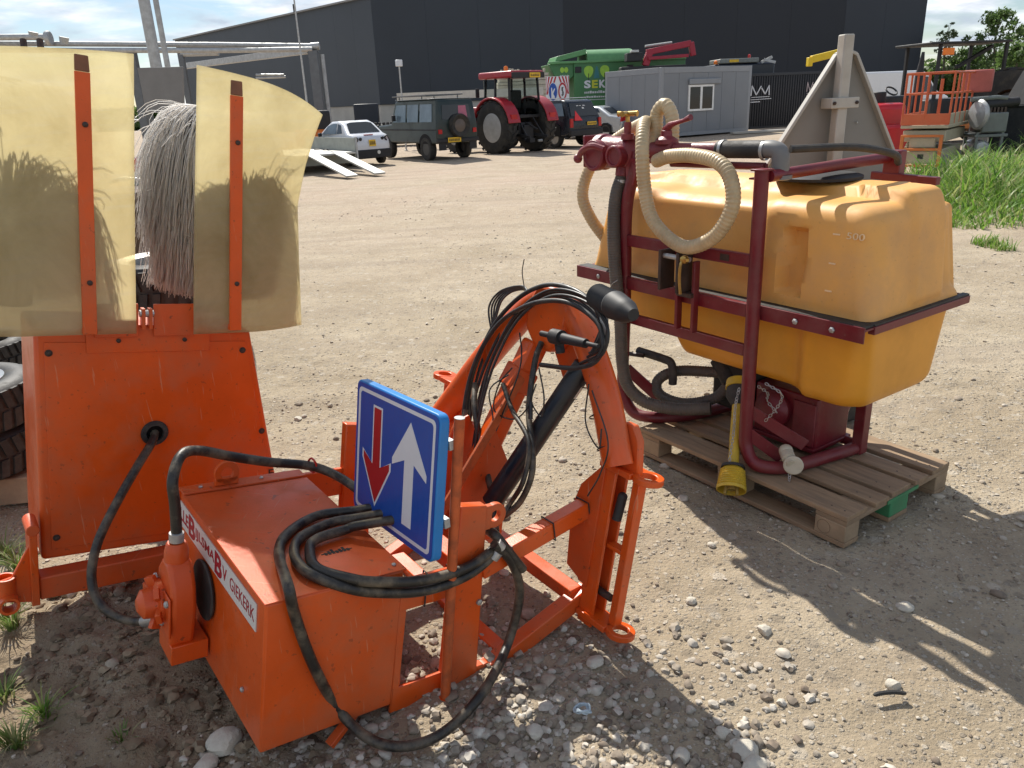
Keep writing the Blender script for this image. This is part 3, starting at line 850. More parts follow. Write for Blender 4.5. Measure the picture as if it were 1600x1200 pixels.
# inner strut with its clamp and lower plates
MB().bar(M(1.13, 0.36, 1.05), M(0.965, 0.41, 0.56), 0.085, 0.075).build('inner_strut', orange, mach, bevel=0.012, seg=3)
MB().bar(M(1.095, 0.37, 0.95), M(1.065, 0.38, 0.87), 0.105, 0.095).build('strut_clamp', orange_dull, mach, bevel=0.008)
for (b, n) in ((0.33, 0), (0.50, 1)):
    MB().prism([(0.82, 0.30), (1.05, 0.30), (1.04, 0.60), (0.96, 0.74), (0.90, 0.72), (0.83, 0.50)], M(0, b, 0), E1, E3, 0.012).build('strut_plate', orange_dull, mach, bevel=0.003)
MB().hexa(mbox(0.84, 1.03, 0.33, 0.50, 0.29, 0.305)).build('strut_base', orange_dull, mach, bevel=0.002)
# thin perforated brace
MB().bar(M(0.72, 0.30, 0.42), M(1.06, 0.33, 0.93), 0.012, 0.035).build('brace', orange_worn, mach, bevel=0.002)
# hydraulic cylinder
ca, cb = apx([(914, 570, 1.12)])[0], apx([(768, 786, 0.93)])[0]
cyl = MB().cyl(ca, cb, 0.039, 22).build('hydraulic_cylinder', black_gloss, mach, bevel=0.003)
dd = (cb - ca).normalized()
MB().cyl(ca + dd * 0.02, ca - dd * 0.08, 0.020, 16).build('piston_rod', steel, cyl)
s_, t_ = orient(dd)
lb = MB()
for k in range(7):
    a0 = -2.5 + 0.2 * k; a1 = a0 + 0.2
    q = [(s_ * math.cos(a) + t_ * math.sin(a)) * 0.0396 for a in (a0, a1)]
    lb.add([ca + dd * 0.06 + q[0], ca + dd * 0.06 + q[1], ca + dd * 0.115 + q[1], ca + dd * 0.115 + q[0]], [(0, 1, 2, 3)])
lb.build('paper_label', white_sticker, cyl)

# --- hitch brackets (front one nearest the camera, rear one behind)
def bracket(bc, sgn, name_parent):
    B = lambda b: bc + sgn * b
    ch = MB()
    ch.hexa(mbox(1.145, 1.215, min(B(0.0), B(0.012)), max(B(0.0), B(0.012)), 0.12, 0.75))
    ch.hexa(mbox(1.145, 1.157, min(B(0.012), B(-0.055)), max(B(0.012), B(-0.055)), 0.12, 0.75))
    ch.hexa(mbox(1.203, 1.215, min(B(0.012), B(-0.055)), max(B(0.012), B(-0.055)), 0.12, 0.75))
    c1 = ch.build('hitch_channel', orange, mach, bevel=0.003)
    MB().hexa(mbox(1.165, 1.205, min(B(-0.145), B(-0.115)), max(B(-0.145), B(-0.115)), 0.17, 0.71)).build('hitch_bar', orange, mach, bevel=0.003)
    rg = MB()
    rg.hexa(mbox(1.165, 1.205, min(B(-0.115), B(-0.05)), max(B(-0.115), B(-0.05)), 0.435, 0.450))
    rg.build('hitch_rung', orange, mach, bevel=0.002)
    for (c, t) in ((0.722, 0.022), (0.148, 0.022)):
        e = MB()
        e.hexa(mbox(1.13, 1.22, min(B(-0.13), B(0.012)), max(B(-0.13), B(0.012)), c, c + t))
        e.ring(M(1.18, B(-0.165), c), E1, E2, 0.052, 0.029, t)
        e.build('hitch_eye', orange, mach, bevel=0.003)
    MB().prism([(-0.01, 0.26), (-0.01, 0.74), (0.09, 0.62), (0.12, 0.52), (0.10, 0.30)] if sgn > 0 else [(0.0, 0.24), (0.0, 0.74), (-0.09, 0.58), (-0.08, 0.28)], M(1.15, bc, 0), E2, E3, -0.012).build('gusset_plate', orange_dull, mach, bevel=0.002)
    MB().cyl(M(1.18, B(-0.10), 0.255), M(1.18, B(0.06), 0.255), 0.014, 12).build('hitch_pin', dark_steel, mach)
    kp = MB().cyl(M(1.175, B(-0.075), 0.63), M(1.165, B(-0.075), 0.55), 0.017, 12)
    kp.ball(M(1.175, B(-0.075), 0.632), 0.018, 10)
    kp.build('grip_knob', rubber, mach)
bracket(-0.06, 1, mach)
bracket(0.83, -1, mach)
MB().bar(M(1.15, -0.02, 0.20), M(1.15, 0.79, 0.20), 0.055, 0.055).build('cross_beam', orange, mach, bevel=0.004)
lg = MB(); lg.prism([(-0.20, 0.73), (-0.06, 0.74), (-0.075, 0.86), (-0.105, 0.895), (-0.145, 0.895), (-0.18, 0.85)], M(1.155, 0, 0), E2, E3, 0.03); lg.build('leg_lug', orange, mach, bevel=0.006)

# --- brush head: cover, frame tube, foot
cv = MB().prism([(-0.355, 0.055), (0.575, 0.015), (0.395, 0.905), (-0.347, 0.925)], M(0, 1.25, 0), E1, E3, -0.34)
cov = cv.build('cover', orange, mach, bevel=0.014, seg=3)
MB().prism([(-0.322, 0.095), (0.535, 0.055), (0.377, 0.862), (-0.318, 0.885)], M(0, 1.2492, 0), E1, E3, 0.0035).build('cover_sheet', orange, cov, bevel=0.0012)
MB().prism([(-0.19, 0.842), (0.235, 0.833), (0.235, 0.935), (-0.19, 0.945)], M(0, 1.2440, 0), E1, E3, 0.004).build('cover_strip', orange, cov, bevel=0.001)
for (a, c) in ((-0.305, 0.848), (0.365, 0.826), (0.455, 0.471), (-0.305, 0.141), (-0.086, 0.885), (0.142, 0.880)):
    b = MB().lathe([(0.0125, 0), (0.0125, 0.003), (0.008, 0.0035), (0.008, 0.009), (0.003, 0.011)], M(a, 1.2435 if c > .87 else 1.2460, c), -E2, 12).build('bolt', dark_steel, cov)
gm = MB().lathe([(0.030, 0), (0.047, 0.0), (0.050, 0.006), (0.046, 0.013), (0.032, 0.014), (0.030, 0.004)], M(0.035, 1.2465, 0.514), -E2, 26, closed=True)
gm.build('rubber_grommet', rubber, cov)
MB().lathe([(0.0, 0.0005), (0.031, 0.0005)], M(0.035, 1.2455, 0.514), -E2, 24).build('cable_hole', void, cov)
place_text('F', 0.05, M(0.492, 1.2448, 0.255), E1, E3, black_matt, cov, width=0.022, height=0.035, extrude=0.0003)
tabs = MB().hexa(mbox(-0.165, -0.022, 1.225, 1.235, 0.90, 1.022)); tabs.build('mount_tab', orange_dull, cov, bevel=0.002)
tabs = MB().hexa(mbox(0.03, 0.172, 1.225, 1.235, 0.90, 1.020)); tabs.build('mount_tab', orange_dull, cov, bevel=0.002)
hg = MB().hexa(mbox(-0.012, 0.0, 1.215, 1.245, 0.93, 1.005)); hg.hexa(mbox(0.012, 0.024, 1.215, 1.245, 0.93, 1.005)); hg.build('hinge', orange, cov, bevel=0.001)
MB().cyl(M(-0.018, 1.23, 0.985), M(0.03, 1.23, 0.985), 0.013, 10).build('hinge_pin', steel, cov)
MB().bar(M(-0.37, 1.24, -0.035), M(0.62, 1.24, -0.035), 0.08, 0.09).build('base_tube', orange_dull, mach, bevel=0.006)
MB().hexa(mbox(-0.398, -0.372, 1.185, 1.29, -0.09, 0.20)).build('end_plate', orange, mach, bevel=0.003)
MB().cyl(M(-0.385, 1.18, 0.215), M(-0.385, 1.29, 0.215), 0.022, 14).build('end_roller', orange_dull, mach, bevel=0.003)
MB().prism([(-0.395, -0.08), (-0.395, 0.155), (-0.455, 0.035), (-0.50, 0.025), (-0.50, -0.055)], M(0, 1.215, 0), E1, E3, 0.014).build('foot_bracket', orange, mach, bevel=0.003)
MB().lathe([(0.027, 0), (0.034, 0), (0.034, 0.07), (0.027, 0.07)], M(-0.475, 1.208, -0.03), E3, 18, closed=True).build('socket_ring', orange, mach)
MB().lathe([(0.024, 0), (0.033, 0), (0.033, 0.05), (0.024, 0.05)], M(-0.47, 1.20, -0.05), -E2, 18, closed=True).build('socket_ring', orange, mach)
MB().bar(M(0.50, 1.24, -0.03), M(0.50, 0.78, 0.0), 0.08, 0.08).build('head_arm', orange_dull, mach, bevel=0.005)
MB().bar(M(0.10, 1.24, -0.03), M(0.10, 0.78, 0.05), 0.08, 0.08).build('head_arm', orange_dull, mach, bevel=0.005)

# --- yellow splash shields
def shield_material():
    m = bpy.data.materials.new('yellowed_clear_plastic'); m.use_nodes = True
    nt = m.node_tree; N = nt.nodes; L = nt.links
    b = N['Principled BSDF']; b.inputs['Roughness'].default_value = 0.32
    tc = N.new('ShaderNodeTexCoord')
    n1 = N.new('ShaderNodeTexNoise'); n1.inputs['Scale'].default_value = 3.2; n1.inputs['Detail'].default_value = 8; n1.inputs['Roughness'].default_value = 0.62; n1.inputs['Distortion'].default_value = 0.6
    L.new(tc.outputs['Object'], n1.inputs['Vector'])
    cr = N.new('ShaderNodeValToRGB'); e = cr.color_ramp.elements
    e[0].position = 0.3; e[0].color = (0.66, 0.57, 0.35, 1); e[1].position = 0.72; e[1].color = (0.82, 0.76, 0.54, 1)
    L.new(n1.outputs['Fac'], cr.inputs[0])
    # scuffs left by the bristles
    mp = N.new('ShaderNodeMapping'); mp.inputs['Scale'].default_value = (3, 3, 34); mp.inputs['Rotation'].default_value = (0.25, 0.9, 0.0); L.new(tc.outputs['Object'], mp.inputs[0])
    n2 = N.new('ShaderNodeTexNoise'); n2.inputs['Scale'].default_value = 2.2; n2.inputs['Detail'].default_value = 7; n2.inputs['Roughness'].default_value = 0.7; L.new(mp.outputs[0], n2.inputs['Vector'])
    r2 = N.new('ShaderNodeMapRange'); r2.inputs['From Min'].default_value = 0.5; r2.inputs['From Max'].default_value = 0.75; r2.inputs['To Max'].default_value = 0.5; L.new(n2.outputs['Fac'], r2.inputs['Value'])
    mx = N.new('ShaderNodeMixRGB'); mx.inputs['Color2'].default_value = (0.70, 0.66, 0.55, 1); L.new(r2.outputs[0], mx.inputs['Fac']); L.new(cr.outputs[0], mx.inputs['Color1'])
    L.new(mx.outputs[0], b.inputs['Base Color'])
    tl = N.new('ShaderNodeBsdfTranslucent'); L.new(mx.outputs[0], tl.inputs['Color'])
    ms = N.new('ShaderNodeMixShader'); ms.inputs[0].default_value = 0.70; L.new(b.outputs[0], ms.inputs[1]); L.new(tl.outputs[0], ms.inputs[2])
    tp = N.new('ShaderNodeBsdfTransparent'); tp.inputs['Color'].default_value = (0.95, 0.91, 0.76, 1)
    m2 = N.new('ShaderNodeMixShader'); L.new(ms.outputs[0], m2.inputs[1]); L.new(tp.outputs[0], m2.inputs[2])
    r3 = N.new('ShaderNodeMapRange'); r3.inputs['From Min'].default_value = 0.35; r3.inputs['From Max'].default_value = 0.65; r3.inputs['To Min'].default_value = 0.44; r3.inputs['To Max'].default_value = 0.28
    L.new(n1.outputs['Fac'], r3.inputs['Value']); L.new(r3.outputs[0], m2.inputs[0])
    L.new(m2.outputs[0], N['Material Output'].inputs['Surface'])
    return m
shield_mat = shield_material()
def shield(fx, top, bot, bfun, name, ns=26, nt=34):
    vs = []; fs = []
    for j in range(nt + 1):
        t = j / nt
        for i in range(ns + 1):
            s = i / ns
            a = fx(s, t)
            c = bot + (top(s) - bot) * t
            vs.append(M(a, 1.18 + bfun(s, t), c))
    for j in range(nt):
        for i in range(ns):
            k = j * (ns + 1) + i
            fs.append((k, k + 1, k + ns + 2, k + ns + 1))
    o = MB().add(vs, fs).build(name, shield_mat, mach, smooth=60)
    sd = o.modifiers.new('sheet', 'SOLIDIFY'); sd.thickness = 0.004
    return o
def edge_r(t):
    c = 0.915 + 0.95 * t
    xs = [0.915, 1.218, 1.465, 1.635, 1.789, 1.9]; ys = [0.600, 0.573, 0.558, 0.585, 0.625, 0.66]
    return float(np.interp(c, xs, ys))
sR = shield(lambda s, t: 0.157 + (edge_r(t) + 0.02 - 0.157) * s, lambda s: 1.858 - 0.02 * s - 0.075 * s ** 3, 0.915, lambda s, t: 0.10 * max(0, s - 0.45) ** 1.6 / 0.55 ** 1.6 + 0.006 * math.sin(5 * t + 3 * s), 'splash_shield')
sL = shield(lambda s, t: -0.040 - 0.66 * s, lambda s: 1.858 - 0.05 * s - 0.05 * s * s, 0.925, lambda s, t: 0.20 * max(0, s - 0.55) ** 1.6 / 0.45 ** 1.6 + 0.006 * math.sin(4 * t + 2 * s), 'splash_shield')
tip = mat('weathered_bar_end', (0.20, 0.085, 0.045), 0.6, var=0.25, scale=18)
for (a0, a1) in ((-0.190, -0.192), (0.306, 0.291)):
    bar = MB().hexa([M(a0 - 0.022, 1.158, 0.93), M(a0 + 0.022, 1.158, 0.93), M(a0 + 0.022, 1.170, 0.93), M(a0 - 0.022, 1.170, 0.93), M(a1 - 0.022, 1.158, 1.778), M(a1 + 0.022, 1.158, 1.778), M(a1 + 0.022, 1.170, 1.778), M(a1 - 0.022, 1.170, 1.778)]).build('shield_bar', orange, mach, bevel=0.0015)
    MB().hexa([M(a1 - 0.0215, 1.160, 1.779), M(a1 + 0.0215, 1.160, 1.779), M(a1 + 0.0215, 1.169, 1.779), M(a1 - 0.0215, 1.169, 1.779), M(a1 - 0.021, 1.160, 1.828), M(a1 + 0.018, 1.160, 1.828), M(a1 + 0.018, 1.169, 1.828), M(a1 - 0.021, 1.169, 1.828)]).build('bar_end', tip, bar, bevel=0.003)
    for c in (1.11, 1.62):
        a = a0 + (a1 - a0) * (c - 0.93) / 0.85 + 0.003
        MB().lathe([(0.009, 0), (0.009, 0.004), (0.004, 0.007)], M(a, 1.1575, c), -E2, 10).build('bolt', dark_steel, bar)
    MB().hexa(mbox(a0 - 0.022, a0 + 0.022, 1.171, 1.26, 0.93, 0.95)).build('bar_foot', orange, bar, bevel=0.001)

# --- rotary brushes behind the shields
bristle = leaf_material('pale_nylon_bristles', [(0.86, 0.81, 0.75), (0.95, 0.93, 0.90), (0.98, 0.975, 0.97), (0.90, 0.85, 0.79)], 0.6)
def brush(ca, cb, seed, n, reach=(0.20, 0.37)):
    r = np.random.default_rng(seed); sgn_ = 1 if ca > 0 else -1
    K = 7
    Vs = np.zeros((n, K, 3, 3), np.float32)
    e1, e2, e3, nb = (np.array(x[:]) for x in (E1, E2, E3, NB))
    for i in range(n):
        th = r.random() * 6.283
        zr = 1.08 + 0.64 * r.random() ** 0.8
        up = max(0, (zr - 1.45) / 0.27)
        R = reach[0] + (reach[1] - reach[0]) * (1 - 0.35 * r.random() ** 2) * (0.72 + 0.28 * min(1, (1.75 - zr) / 0.12 + 0.3))
        R *= 0.66 + 0.36 * (zr - 1.08) / 0.64
        drop = 0.14 + 0.26 * r.random() + 0.08 * up
        if zr - drop < 1.0: drop = max(0.02, zr - 1.0 - 0.04 * r.random())
        cl = math.floor(th * 9) / 9 + 0.04 * r.normal()
        th = th * 0.45 + cl * 0.55 if r.random() < 0.8 else th
        stray = r.random() < 0.025
        if stray: drop *= 0.1; R *= 1.12
        t = np.linspace(0, 1, K)
        rr = 0.04 + R * (1 - (1 - t) ** 2.1)
        wob = 0.022 * r.normal(size=2)
        zz = zr + 0.035 * np.sin(np.pi * np.minimum(1, t * 1.25)) * (1 if zr > 1.4 else 0.4) - drop * t ** 2.4
        a = ca + np.cos(th) * rr * (0.72 if np.cos(th) * sgn_ > 0 else 1.0) + wob[0] * t * t
        b = cb + np.sin(th) * rr + wob[1] * t * t
        P = nb + np.outer(a, e1) + np.outer(b, e2) + np.outer(zz, e3)
        w = 0.0021 * (1 - 0.55 * t) * (0.8 + 0.8 * r.random())
        s = -math.sin(th) * e1 + math.cos(th) * e2
        o = math.cos(th) * e1 * 0.6 + math.sin(th) * e2 * 0.6 + 0.6 * e3
        Vs[i, :, 0] = P + s * w[:, None]; Vs[i, :, 1] = P - s * w[:, None]; Vs[i, :, 2] = P + o * w[:, None] * 1.4
    fs = []
    for k in range(K - 1):
        for q in range(3):
            l = (q + 1) % 3
            fs.append((k * 3 + q, k * 3 + l, (k + 1) * 3 + l, (k + 1) * 3 + q))
    F = (np.array(fs)[None] + (np.arange(n) * K * 3)[:, None, None]).reshape(-1, 4)
    br = thing_part('brush', MB().cyl(M(ca, cb, 0.95), M(ca, cb, 1.74), 0.055, 16), dark_steel)
    o = put('bristles', fast_mesh('bristles', Vs.reshape(-1, 3), F), bristle, br, smooth=0)
    o['kind'] = 'stuff'
    return br
def thing_part(name, m, material):
    return m.build(name, material, mach)
brush(0.385, 1.58, 5, 12500, (0.14, 0.27))
brush(-0.36, 1.58, 6, 4200, (0.15, 0.27))

# --- hydraulic pump on the left end of the box
pm = MB()
pm.prism([(0.45, 0.10), (0.565, 0.10), (0.59, 0.24), (0.585, 0.32), (0.55, 0.36), (0.535, 0.38), (0.475, 0.38), (0.455, 0.36), (0.43, 0.31), (0.42, 0.24)], M(-0.045, 0, 0), E2, E3, -0.075)
pump = pm.build('pump', orange_dull, mach, bevel=0.014, seg=3)
MB().lathe([(0.0, 0), (0.095, 0), (0.098, 0.006), (0.095, 0.010), (0.0, 0.010)], M(-0.004, 0.485, 0.26), -E1, 28).build('pump_flange', rubber, pump)
MB().lathe([(0.036, 0), (0.036, 0.03), (0.030, 0.055), (0.026, 0.06)], M(-0.085, 0.505, 0.375), E3, 18).build('inlet_port', orange_dull, pump)
st = MB(); st.lathe([(0.0, 0.0), (0.072, 0.0), (0.072, 0.02), (0.050, 0.025), (0.045, 0.06), (0.02, 0.075), (0.0, 0.075)], M(-0.118, 0.535, 0.225), -E1, 20)
for k in range(6):
    a = k * math.pi / 3 + 0.2
    st.bar(M(-0.13, 0.535 + 0.03 * math.cos(a), 0.225 + 0.03 * math.sin(a)), M(-0.15, 0.535 + 0.082 * math.cos(a), 0.225 + 0.082 * math.sin(a)), 0.016, 0.035)
st.build('pump_end', orange_dull, pump, bevel=0.0015, smooth=25)
MB().hexa(mbox(-0.118, -0.006, 0.435, 0.575, 0.045, 0.110)).build('pump_foot', orange, pump, bevel=0.003)
MB().hexa(mbox(-0.128, -0.121, 0.425, 0.505, 0.15, 0.285)).build('cover_plate', orange_dull, pump, bevel=0.004)
for (b, c) in ((0.44, 0.265), (0.49, 0.175), (0.56, 0.30), (0.575, 0.17)):
    MB().lathe([(0.011, 0), (0.011, 0.006), (0.006, 0.010)], M(-0.1285, b, c), -E1, 8).build('bolt', steel, pump)

# --- hoses
def hose(pts, r, name='hose', m=None, n=10, parent=mach, k=8, **kw):
    return MB().tube(spline(pts, k), r, n).build(name, m or hose_mat, parent, smooth=60, **kw)
hp = lambda L_: [mb_(u, v, b) for (u, v, b) in L_]
hose(hp([(243, 668, 1.28), (238, 690, 1.20), (215, 728, 1.10), (180, 790, 1.02), (152, 850, 0.96), (143, 905, 0.92), (158, 945, 0.86), (195, 968, 0.78), (238, 970, 0.68), (262, 960, 0.60)]), 0.0155, 'hose', label='rubber hose from the cover grommet to the pump')
ferr = MB().cyl(mb_(225, 971, 0.71), mb_(262, 960, 0.60), 0.019, 12).build('hose_ferrule', steel, mach)
hose([M(-0.085, 0.505, 0.41), M(-0.085, 0.505, 0.47), M(-0.09, 0.505, 0.56), M(-0.095, 0.51, 0.64)] + hp([(283, 712, 0.56), (310, 704, 0.60), (360, 713, 0.64), (420, 722, 0.66), (478, 727, 0.66), (515, 738, 0.62), (552, 760, 0.50), (600, 800, 0.40)]), 0.0165, 'hose', label='rubber hose rising from the pump and over the box')
MB().lathe([(0.022, 0), (0.022, 0.028), (0.018, 0.03)], M(-0.085, 0.505, 0.438), E3, 16).build('hose_clamp', steel, mach)
rt = MB().tube(spline([mb_(486, 716, 0.655), mb_(494, 726, 0.64), mb_(490, 738, 0.655), mb_(480, 728, 0.68)], 5, True), 0.004, 6, closed=True); rt.build('red_tie', mat('red_tie', (0.5, 0.03, 0.02), 0.4), mach)
# coil lying over the box lid and hanging in front
def top(u, v, c):
    d = ray(u, v); o = V(0, 0, CAM_H)
    return o + d * ((NB + E3 * c - o).dot(E3) / d.dot(E3))
for (off, lift) in ((0, 0.0), (22, 0.003), (44, 0.006)):
    hose([top(640, 782 + off * .6, 0.56), top(560, 797 + off * 0.55, 0.515 + lift), top(495 + off, 806 + off * 0.5, 0.50 + lift), top(448 + off, 835 + off * 0.2, 0.498 + lift), top(436 + off * 1.1, 866, 0.498 + lift)] +
         ([mb_(450, 915, -0.018), mb_(462, 965, -0.022), mb_(490, 1040, -0.03), gz(528, 1108, 0.10), gz(578, 1155, 0.035), gz(635, 1166, 0.022), gz(695, 1143, 0.030), gz(752, 1085, 0.09), mb_(792, 1010, -0.06), mb_(812, 930, -0.05), mb_(800, 880, -0.05), mb_(772, 850, -0.05)] if off == 0 else
          [top(462 + off * 0.8, 898 - off * 0.2, 0.499 + lift), mb_(520 + off * .6, 928 - off * 0.55, -0.012), mb_(585, 942 - off * 0.75, -0.035), mb_(660, 940 - off * 0.75, -0.045), mb_(725, 915 - off * 0.6, -0.05), mb_(766, 880 - off * 0.4, -0.04), mb_(778, 850 - off * .2, 0.02), mb_(760, 825, 0.10)]), 0.0155, 'hose', label=('longest black hose hanging in a loop in front of the box' if off == 0 else None))
hose(hp([(752, 822, 0.05), (775, 838, -0.03), (797, 865, -0.05), (817, 890, -0.06)]), 0.0155, 'hose')
for (u, v, u2, v2) in ((775, 847, 783, 856), (770, 872, 778, 862)):
    MB().cyl(mb_(u, v, -0.045), mb_(u2, v2, -0.05), 0.018, 12).build('hose_joint', steel, mach)
# cables and hoses round the A frame
hb = lambda L_, b: [mb_(u, v, b if len(q) == 2 else q[2]) for q in L_ for (u, v) in [q[:2]]]
hose(apx([(722, 770, 0.98), (722, 690, 1.0), (728, 620, 1.02), (745, 560, 1.04), (780, 505, 1.06), (830, 475, 1.04), (885, 472, 1.03), (930, 500, 1.03), (942, 535, 1.02), (930, 565, 1.02), (895, 575, 1.02), (845, 570, 1.04)]), 0.0085, 'hose', cable_mat)
hose(apx([(738, 775, 1.0), (730, 690, 1.02), (735, 600, 1.05), (765, 520, 1.07), (805, 470, 1.08), (850, 446, 1.08), (895, 452, 1.07), (930, 480, 1.06), (940, 520, 1.05), (925, 552, 1.05)]), 0.0085, 'hose', cable_mat)
hose(apx([(750, 790, 1.0), (742, 700, 1.03), (752, 610, 1.06), (790, 520, 1.09), (845, 462, 1.09), (905, 462, 1.08), (940, 500, 1.07), (930, 540, 1.06)]), 0.007, 'hose', cable_mat)
for k in range(5):
    w = k * 5
    hose(apx([(768 + w * .3, 520 - w, 1.16), (764 + w, 480 - w * .5, 1.17), (782 + w, 455, 1.18), (815 + w * .4, 447 + w * .4, 1.17), (822, 462 + w, 1.14), (795, 500 + w * .5, 1.13)]), 0.0042, 'coiled_cable', cable_mat, n=7)
for k, (du, dv, aa) in enumerate(((6, -4, 1.06), (-5, 6, 1.10), (9, 5, 1.04), (-9, -3, 1.12))):
    hose(apx([(728 + du, 775, aa - .12), (733 + du, 700, aa - .09), (745 + du, 630, aa - .06), (765 + du, 560 + dv, aa - .03), (800 + du, 495 + dv, aa), (850 + du, 458 + dv, aa), (905 + du, 466 + dv, aa - .02), (944 + du * .5, 505 + dv, aa - .03), (940 + du * .4, 545 + dv, aa - .03), (912 + du, 562 + dv, aa - .02)]), 0.0052 + 0.0008 * (k % 2), 'cable', cable_mat, n=8)
hose(apx([(819, 448, 1.12), (816, 425, 1.12), (819, 405, 1.12)]), 0.002, 'cable_tie', cable_mat, n=6)
# tool connector and corrugated sleeve
cn = MB(); A_, B_ = apx([(846, 521, 1.02), (935, 541, 1.00)]); dd = (B_ - A_)
cn.tube([A_, A_ + dd * 0.22, A_ + dd * 0.22, A_ + dd * 0.38, A_ + dd * 0.38, A_ + dd * 0.8, A_ + dd * 0.8, B_], [0.010, 0.010, 0.026, 0.026, 0.018, 0.015, 0.008, 0.007], 16)
cn.build('cable_connector', black_matt, mach)
cn = MB(); P_ = apx([(873, 533, 1.03), (876, 552, 1.03)]); cn.cyl(P_[0], P_[1], 0.016, 12); cn.build('sensor_block', black_matt, mach, bevel=0.003)
A_, B_ = apx([(932, 462, 1.02), (990, 492, 0.94)])
prof = []
for k in range(24):
    t = k / 23
    prof.append(((0.034 + (0.007 if k % 2 else 0)) if t < 0.5 else (0.045 - 0.03 * (t - 0.5) if t < 0.85 else 0.033 - 0.10 * (t - 0.85)), t * (B_ - A_).length))
MB().lathe(prof, A_, B_ - A_, 22).build('ribbed_sleeve', black_matt, mach, smooth=20)
MB().hexa([*apx([(936, 482, 1.04), (950, 480, 1.04), (952, 536, 1.04), (940, 538, 1.04)]), *apx([(936, 482, 1.043), (950, 480, 1.043), (952, 536, 1.043), (940, 538, 1.043)])]).build('paper_tag', white_sticker, mach)
# thin wires
for L_ in ([(800, 575, 0.98), (780, 600, 0.98), (772, 640, 0.97), (800, 655, 0.97), (822, 640, 0.97), (838, 600, 1.0)],
           [(836, 575, 1.0), (830, 610, 0.98), (829, 630, 0.98)], [(842, 575, 1.02), (850, 620, 1.0), (846, 650, 1.0), (836, 640, 0.99), (830, 628, 0.98)],
           [(920, 600, 1.02), (915, 660, 1.03), (935, 700, 1.04), (940, 670, 1.05)], [(925, 610, 1.04), (950, 690, 1.04), (938, 740, 1.06), (918, 775, 1.08)],
           [(795, 585, 1.0), (765, 610, 0.95), (770, 660, 0.94), (752, 712, 0.93), (738, 722, 0.92)], [(812, 520, 1.05), (815, 555, 1.03), (808, 590, 1.0), (788, 640, 0.98), (765, 700, 0.96)]):
    hose(apx(L_), 0.0028, 'wire', cable_mat, n=6)
hose(apx([(829, 628, 0.98), (829, 655, 0.975)]), 0.008, 'wire_plug', cable_mat, n=8)
for (pts, rr) in (([(728, 640, 1.0), (720, 690, 0.97), (724, 740, 0.96), (735, 790, 0.93), (750, 830, 0.85)], 0.010), ([(742, 600, 1.04), (742, 640, 0.99), (756, 720, 0.96), (768, 770, 0.93), (775, 830, 0.85)], 0.012), ([(846, 535, 1.09), (836, 565, 1.05), (826, 640, 1.0), (832, 700, 0.95), (830, 745, 0.92), (812, 785, 0.9), (785, 808, 0.86), (760, 830, 0.8)], 0.011), ([(786, 600, 1.0), (800, 640, 0.98), (826, 690, 0.94), (818, 750, 0.9), (795, 790, 0.88), (770, 830, 0.8)], 0.009)):
    hose(apx(pts), rr, 'hose', hose_mat)
# cable ties round the arms and beams
def tie(p, q, r, t=0.004):
    d = (Vector(q) - Vector(p)).normalized(); a, b = orient(d)
    c = Vector(p)
    MB().tube([c + (a * math.cos(x) + b * math.sin(x)) * r for x in np.linspace(0, 6.2832, 19)[:-1]], t * 0.6, 6, closed=True).build('cable_tie', cable_mat, mach)
for f in (0.35, 0.6, 0.85):
    a = M(1.14, 0.11, 1.12).lerp(M(1.115, -0.145, 0.76), f); tie(a, M(1.115, -0.145, 0.76) + (M(1.115, -0.145, 0.76) - M(1.14, 0.11, 1.12)), 0.0545)
def btie(p, d, w, h):
    s, t = orient(d)
    MB().tube([p + s * x * w / 2 + t * y * h / 2 for (x, y) in ((-1, -1), (1, -1), (1, 1), (-1, 1))], 0.0028, 6, closed=True).build('cable_tie', cable_mat, mach)
for f in (0.22, 0.55, 0.85):
    btie(M(0.70, 0, 0.41).lerp(M(1.215, 0, 0.56), f), M(1.215, 0, 0.56) - M(0.70, 0, 0.41), 0.062, 0.069)
for a in (0.50, 0.585):
    btie(M(a, 0.005, 0.388), E1, 0.022, 0.112)

# ------------------------------------------------------------------ blue road sign in its socket
sgn = thing('road_sign', 'blue priority road sign with red and white arrows on a rusty orange post', 'road sign', M(0.592, -0.045, -0.10), worldspace=True)
pT, pB = M(0.528, -0.045, 0.955), M(0.592, -0.045, -0.02)
MB().cyl(pB, pT, 0.0158, 16).build('post', orange_worn, sgn)
MB().lathe([(0.0, 0), (0.015, 0), (0.0155, 0.002), (0, 0.003)], pT, pT - pB, 14).build('post_cap', galv, sgn)
o_ = M(0.470, 0.435, 0.478); sx = (M(0.470, -0.085, 0.515) - o_).normalized(); sy = E3 - sx * E3.dot(sx); sy.normalize()
SW, SH = 0.505, 0.452
def rrect(x0, y0, x1, y1, r, n=5):
    out = []
    for (cx, cy, a0) in ((x1 - r, y0 + r, -90), (x1 - r, y1 - r, 0), (x0 + r, y1 - r, 90), (x0 + r, y0 + r, 180)):
        for k in range(n + 1):
            a = rad(a0 + 90 * k / n); out.append((cx + r * math.cos(a), cy + r * math.sin(a)))
    return out
sn = sx.cross(sy)
MB().prism(rrect(0, 0, SW, SH, 0.026), o_, sx, sy, -0.032).build('sign_case', sign_edge, sgn, bevel=0.004)
MB().prism(rrect(0.006, 0.006, SW - 0.006, SH - 0.006, 0.022), o_ + sn * 0.0002, sx, sy, 0.0012).build('sign_face', sign_blue, sgn)
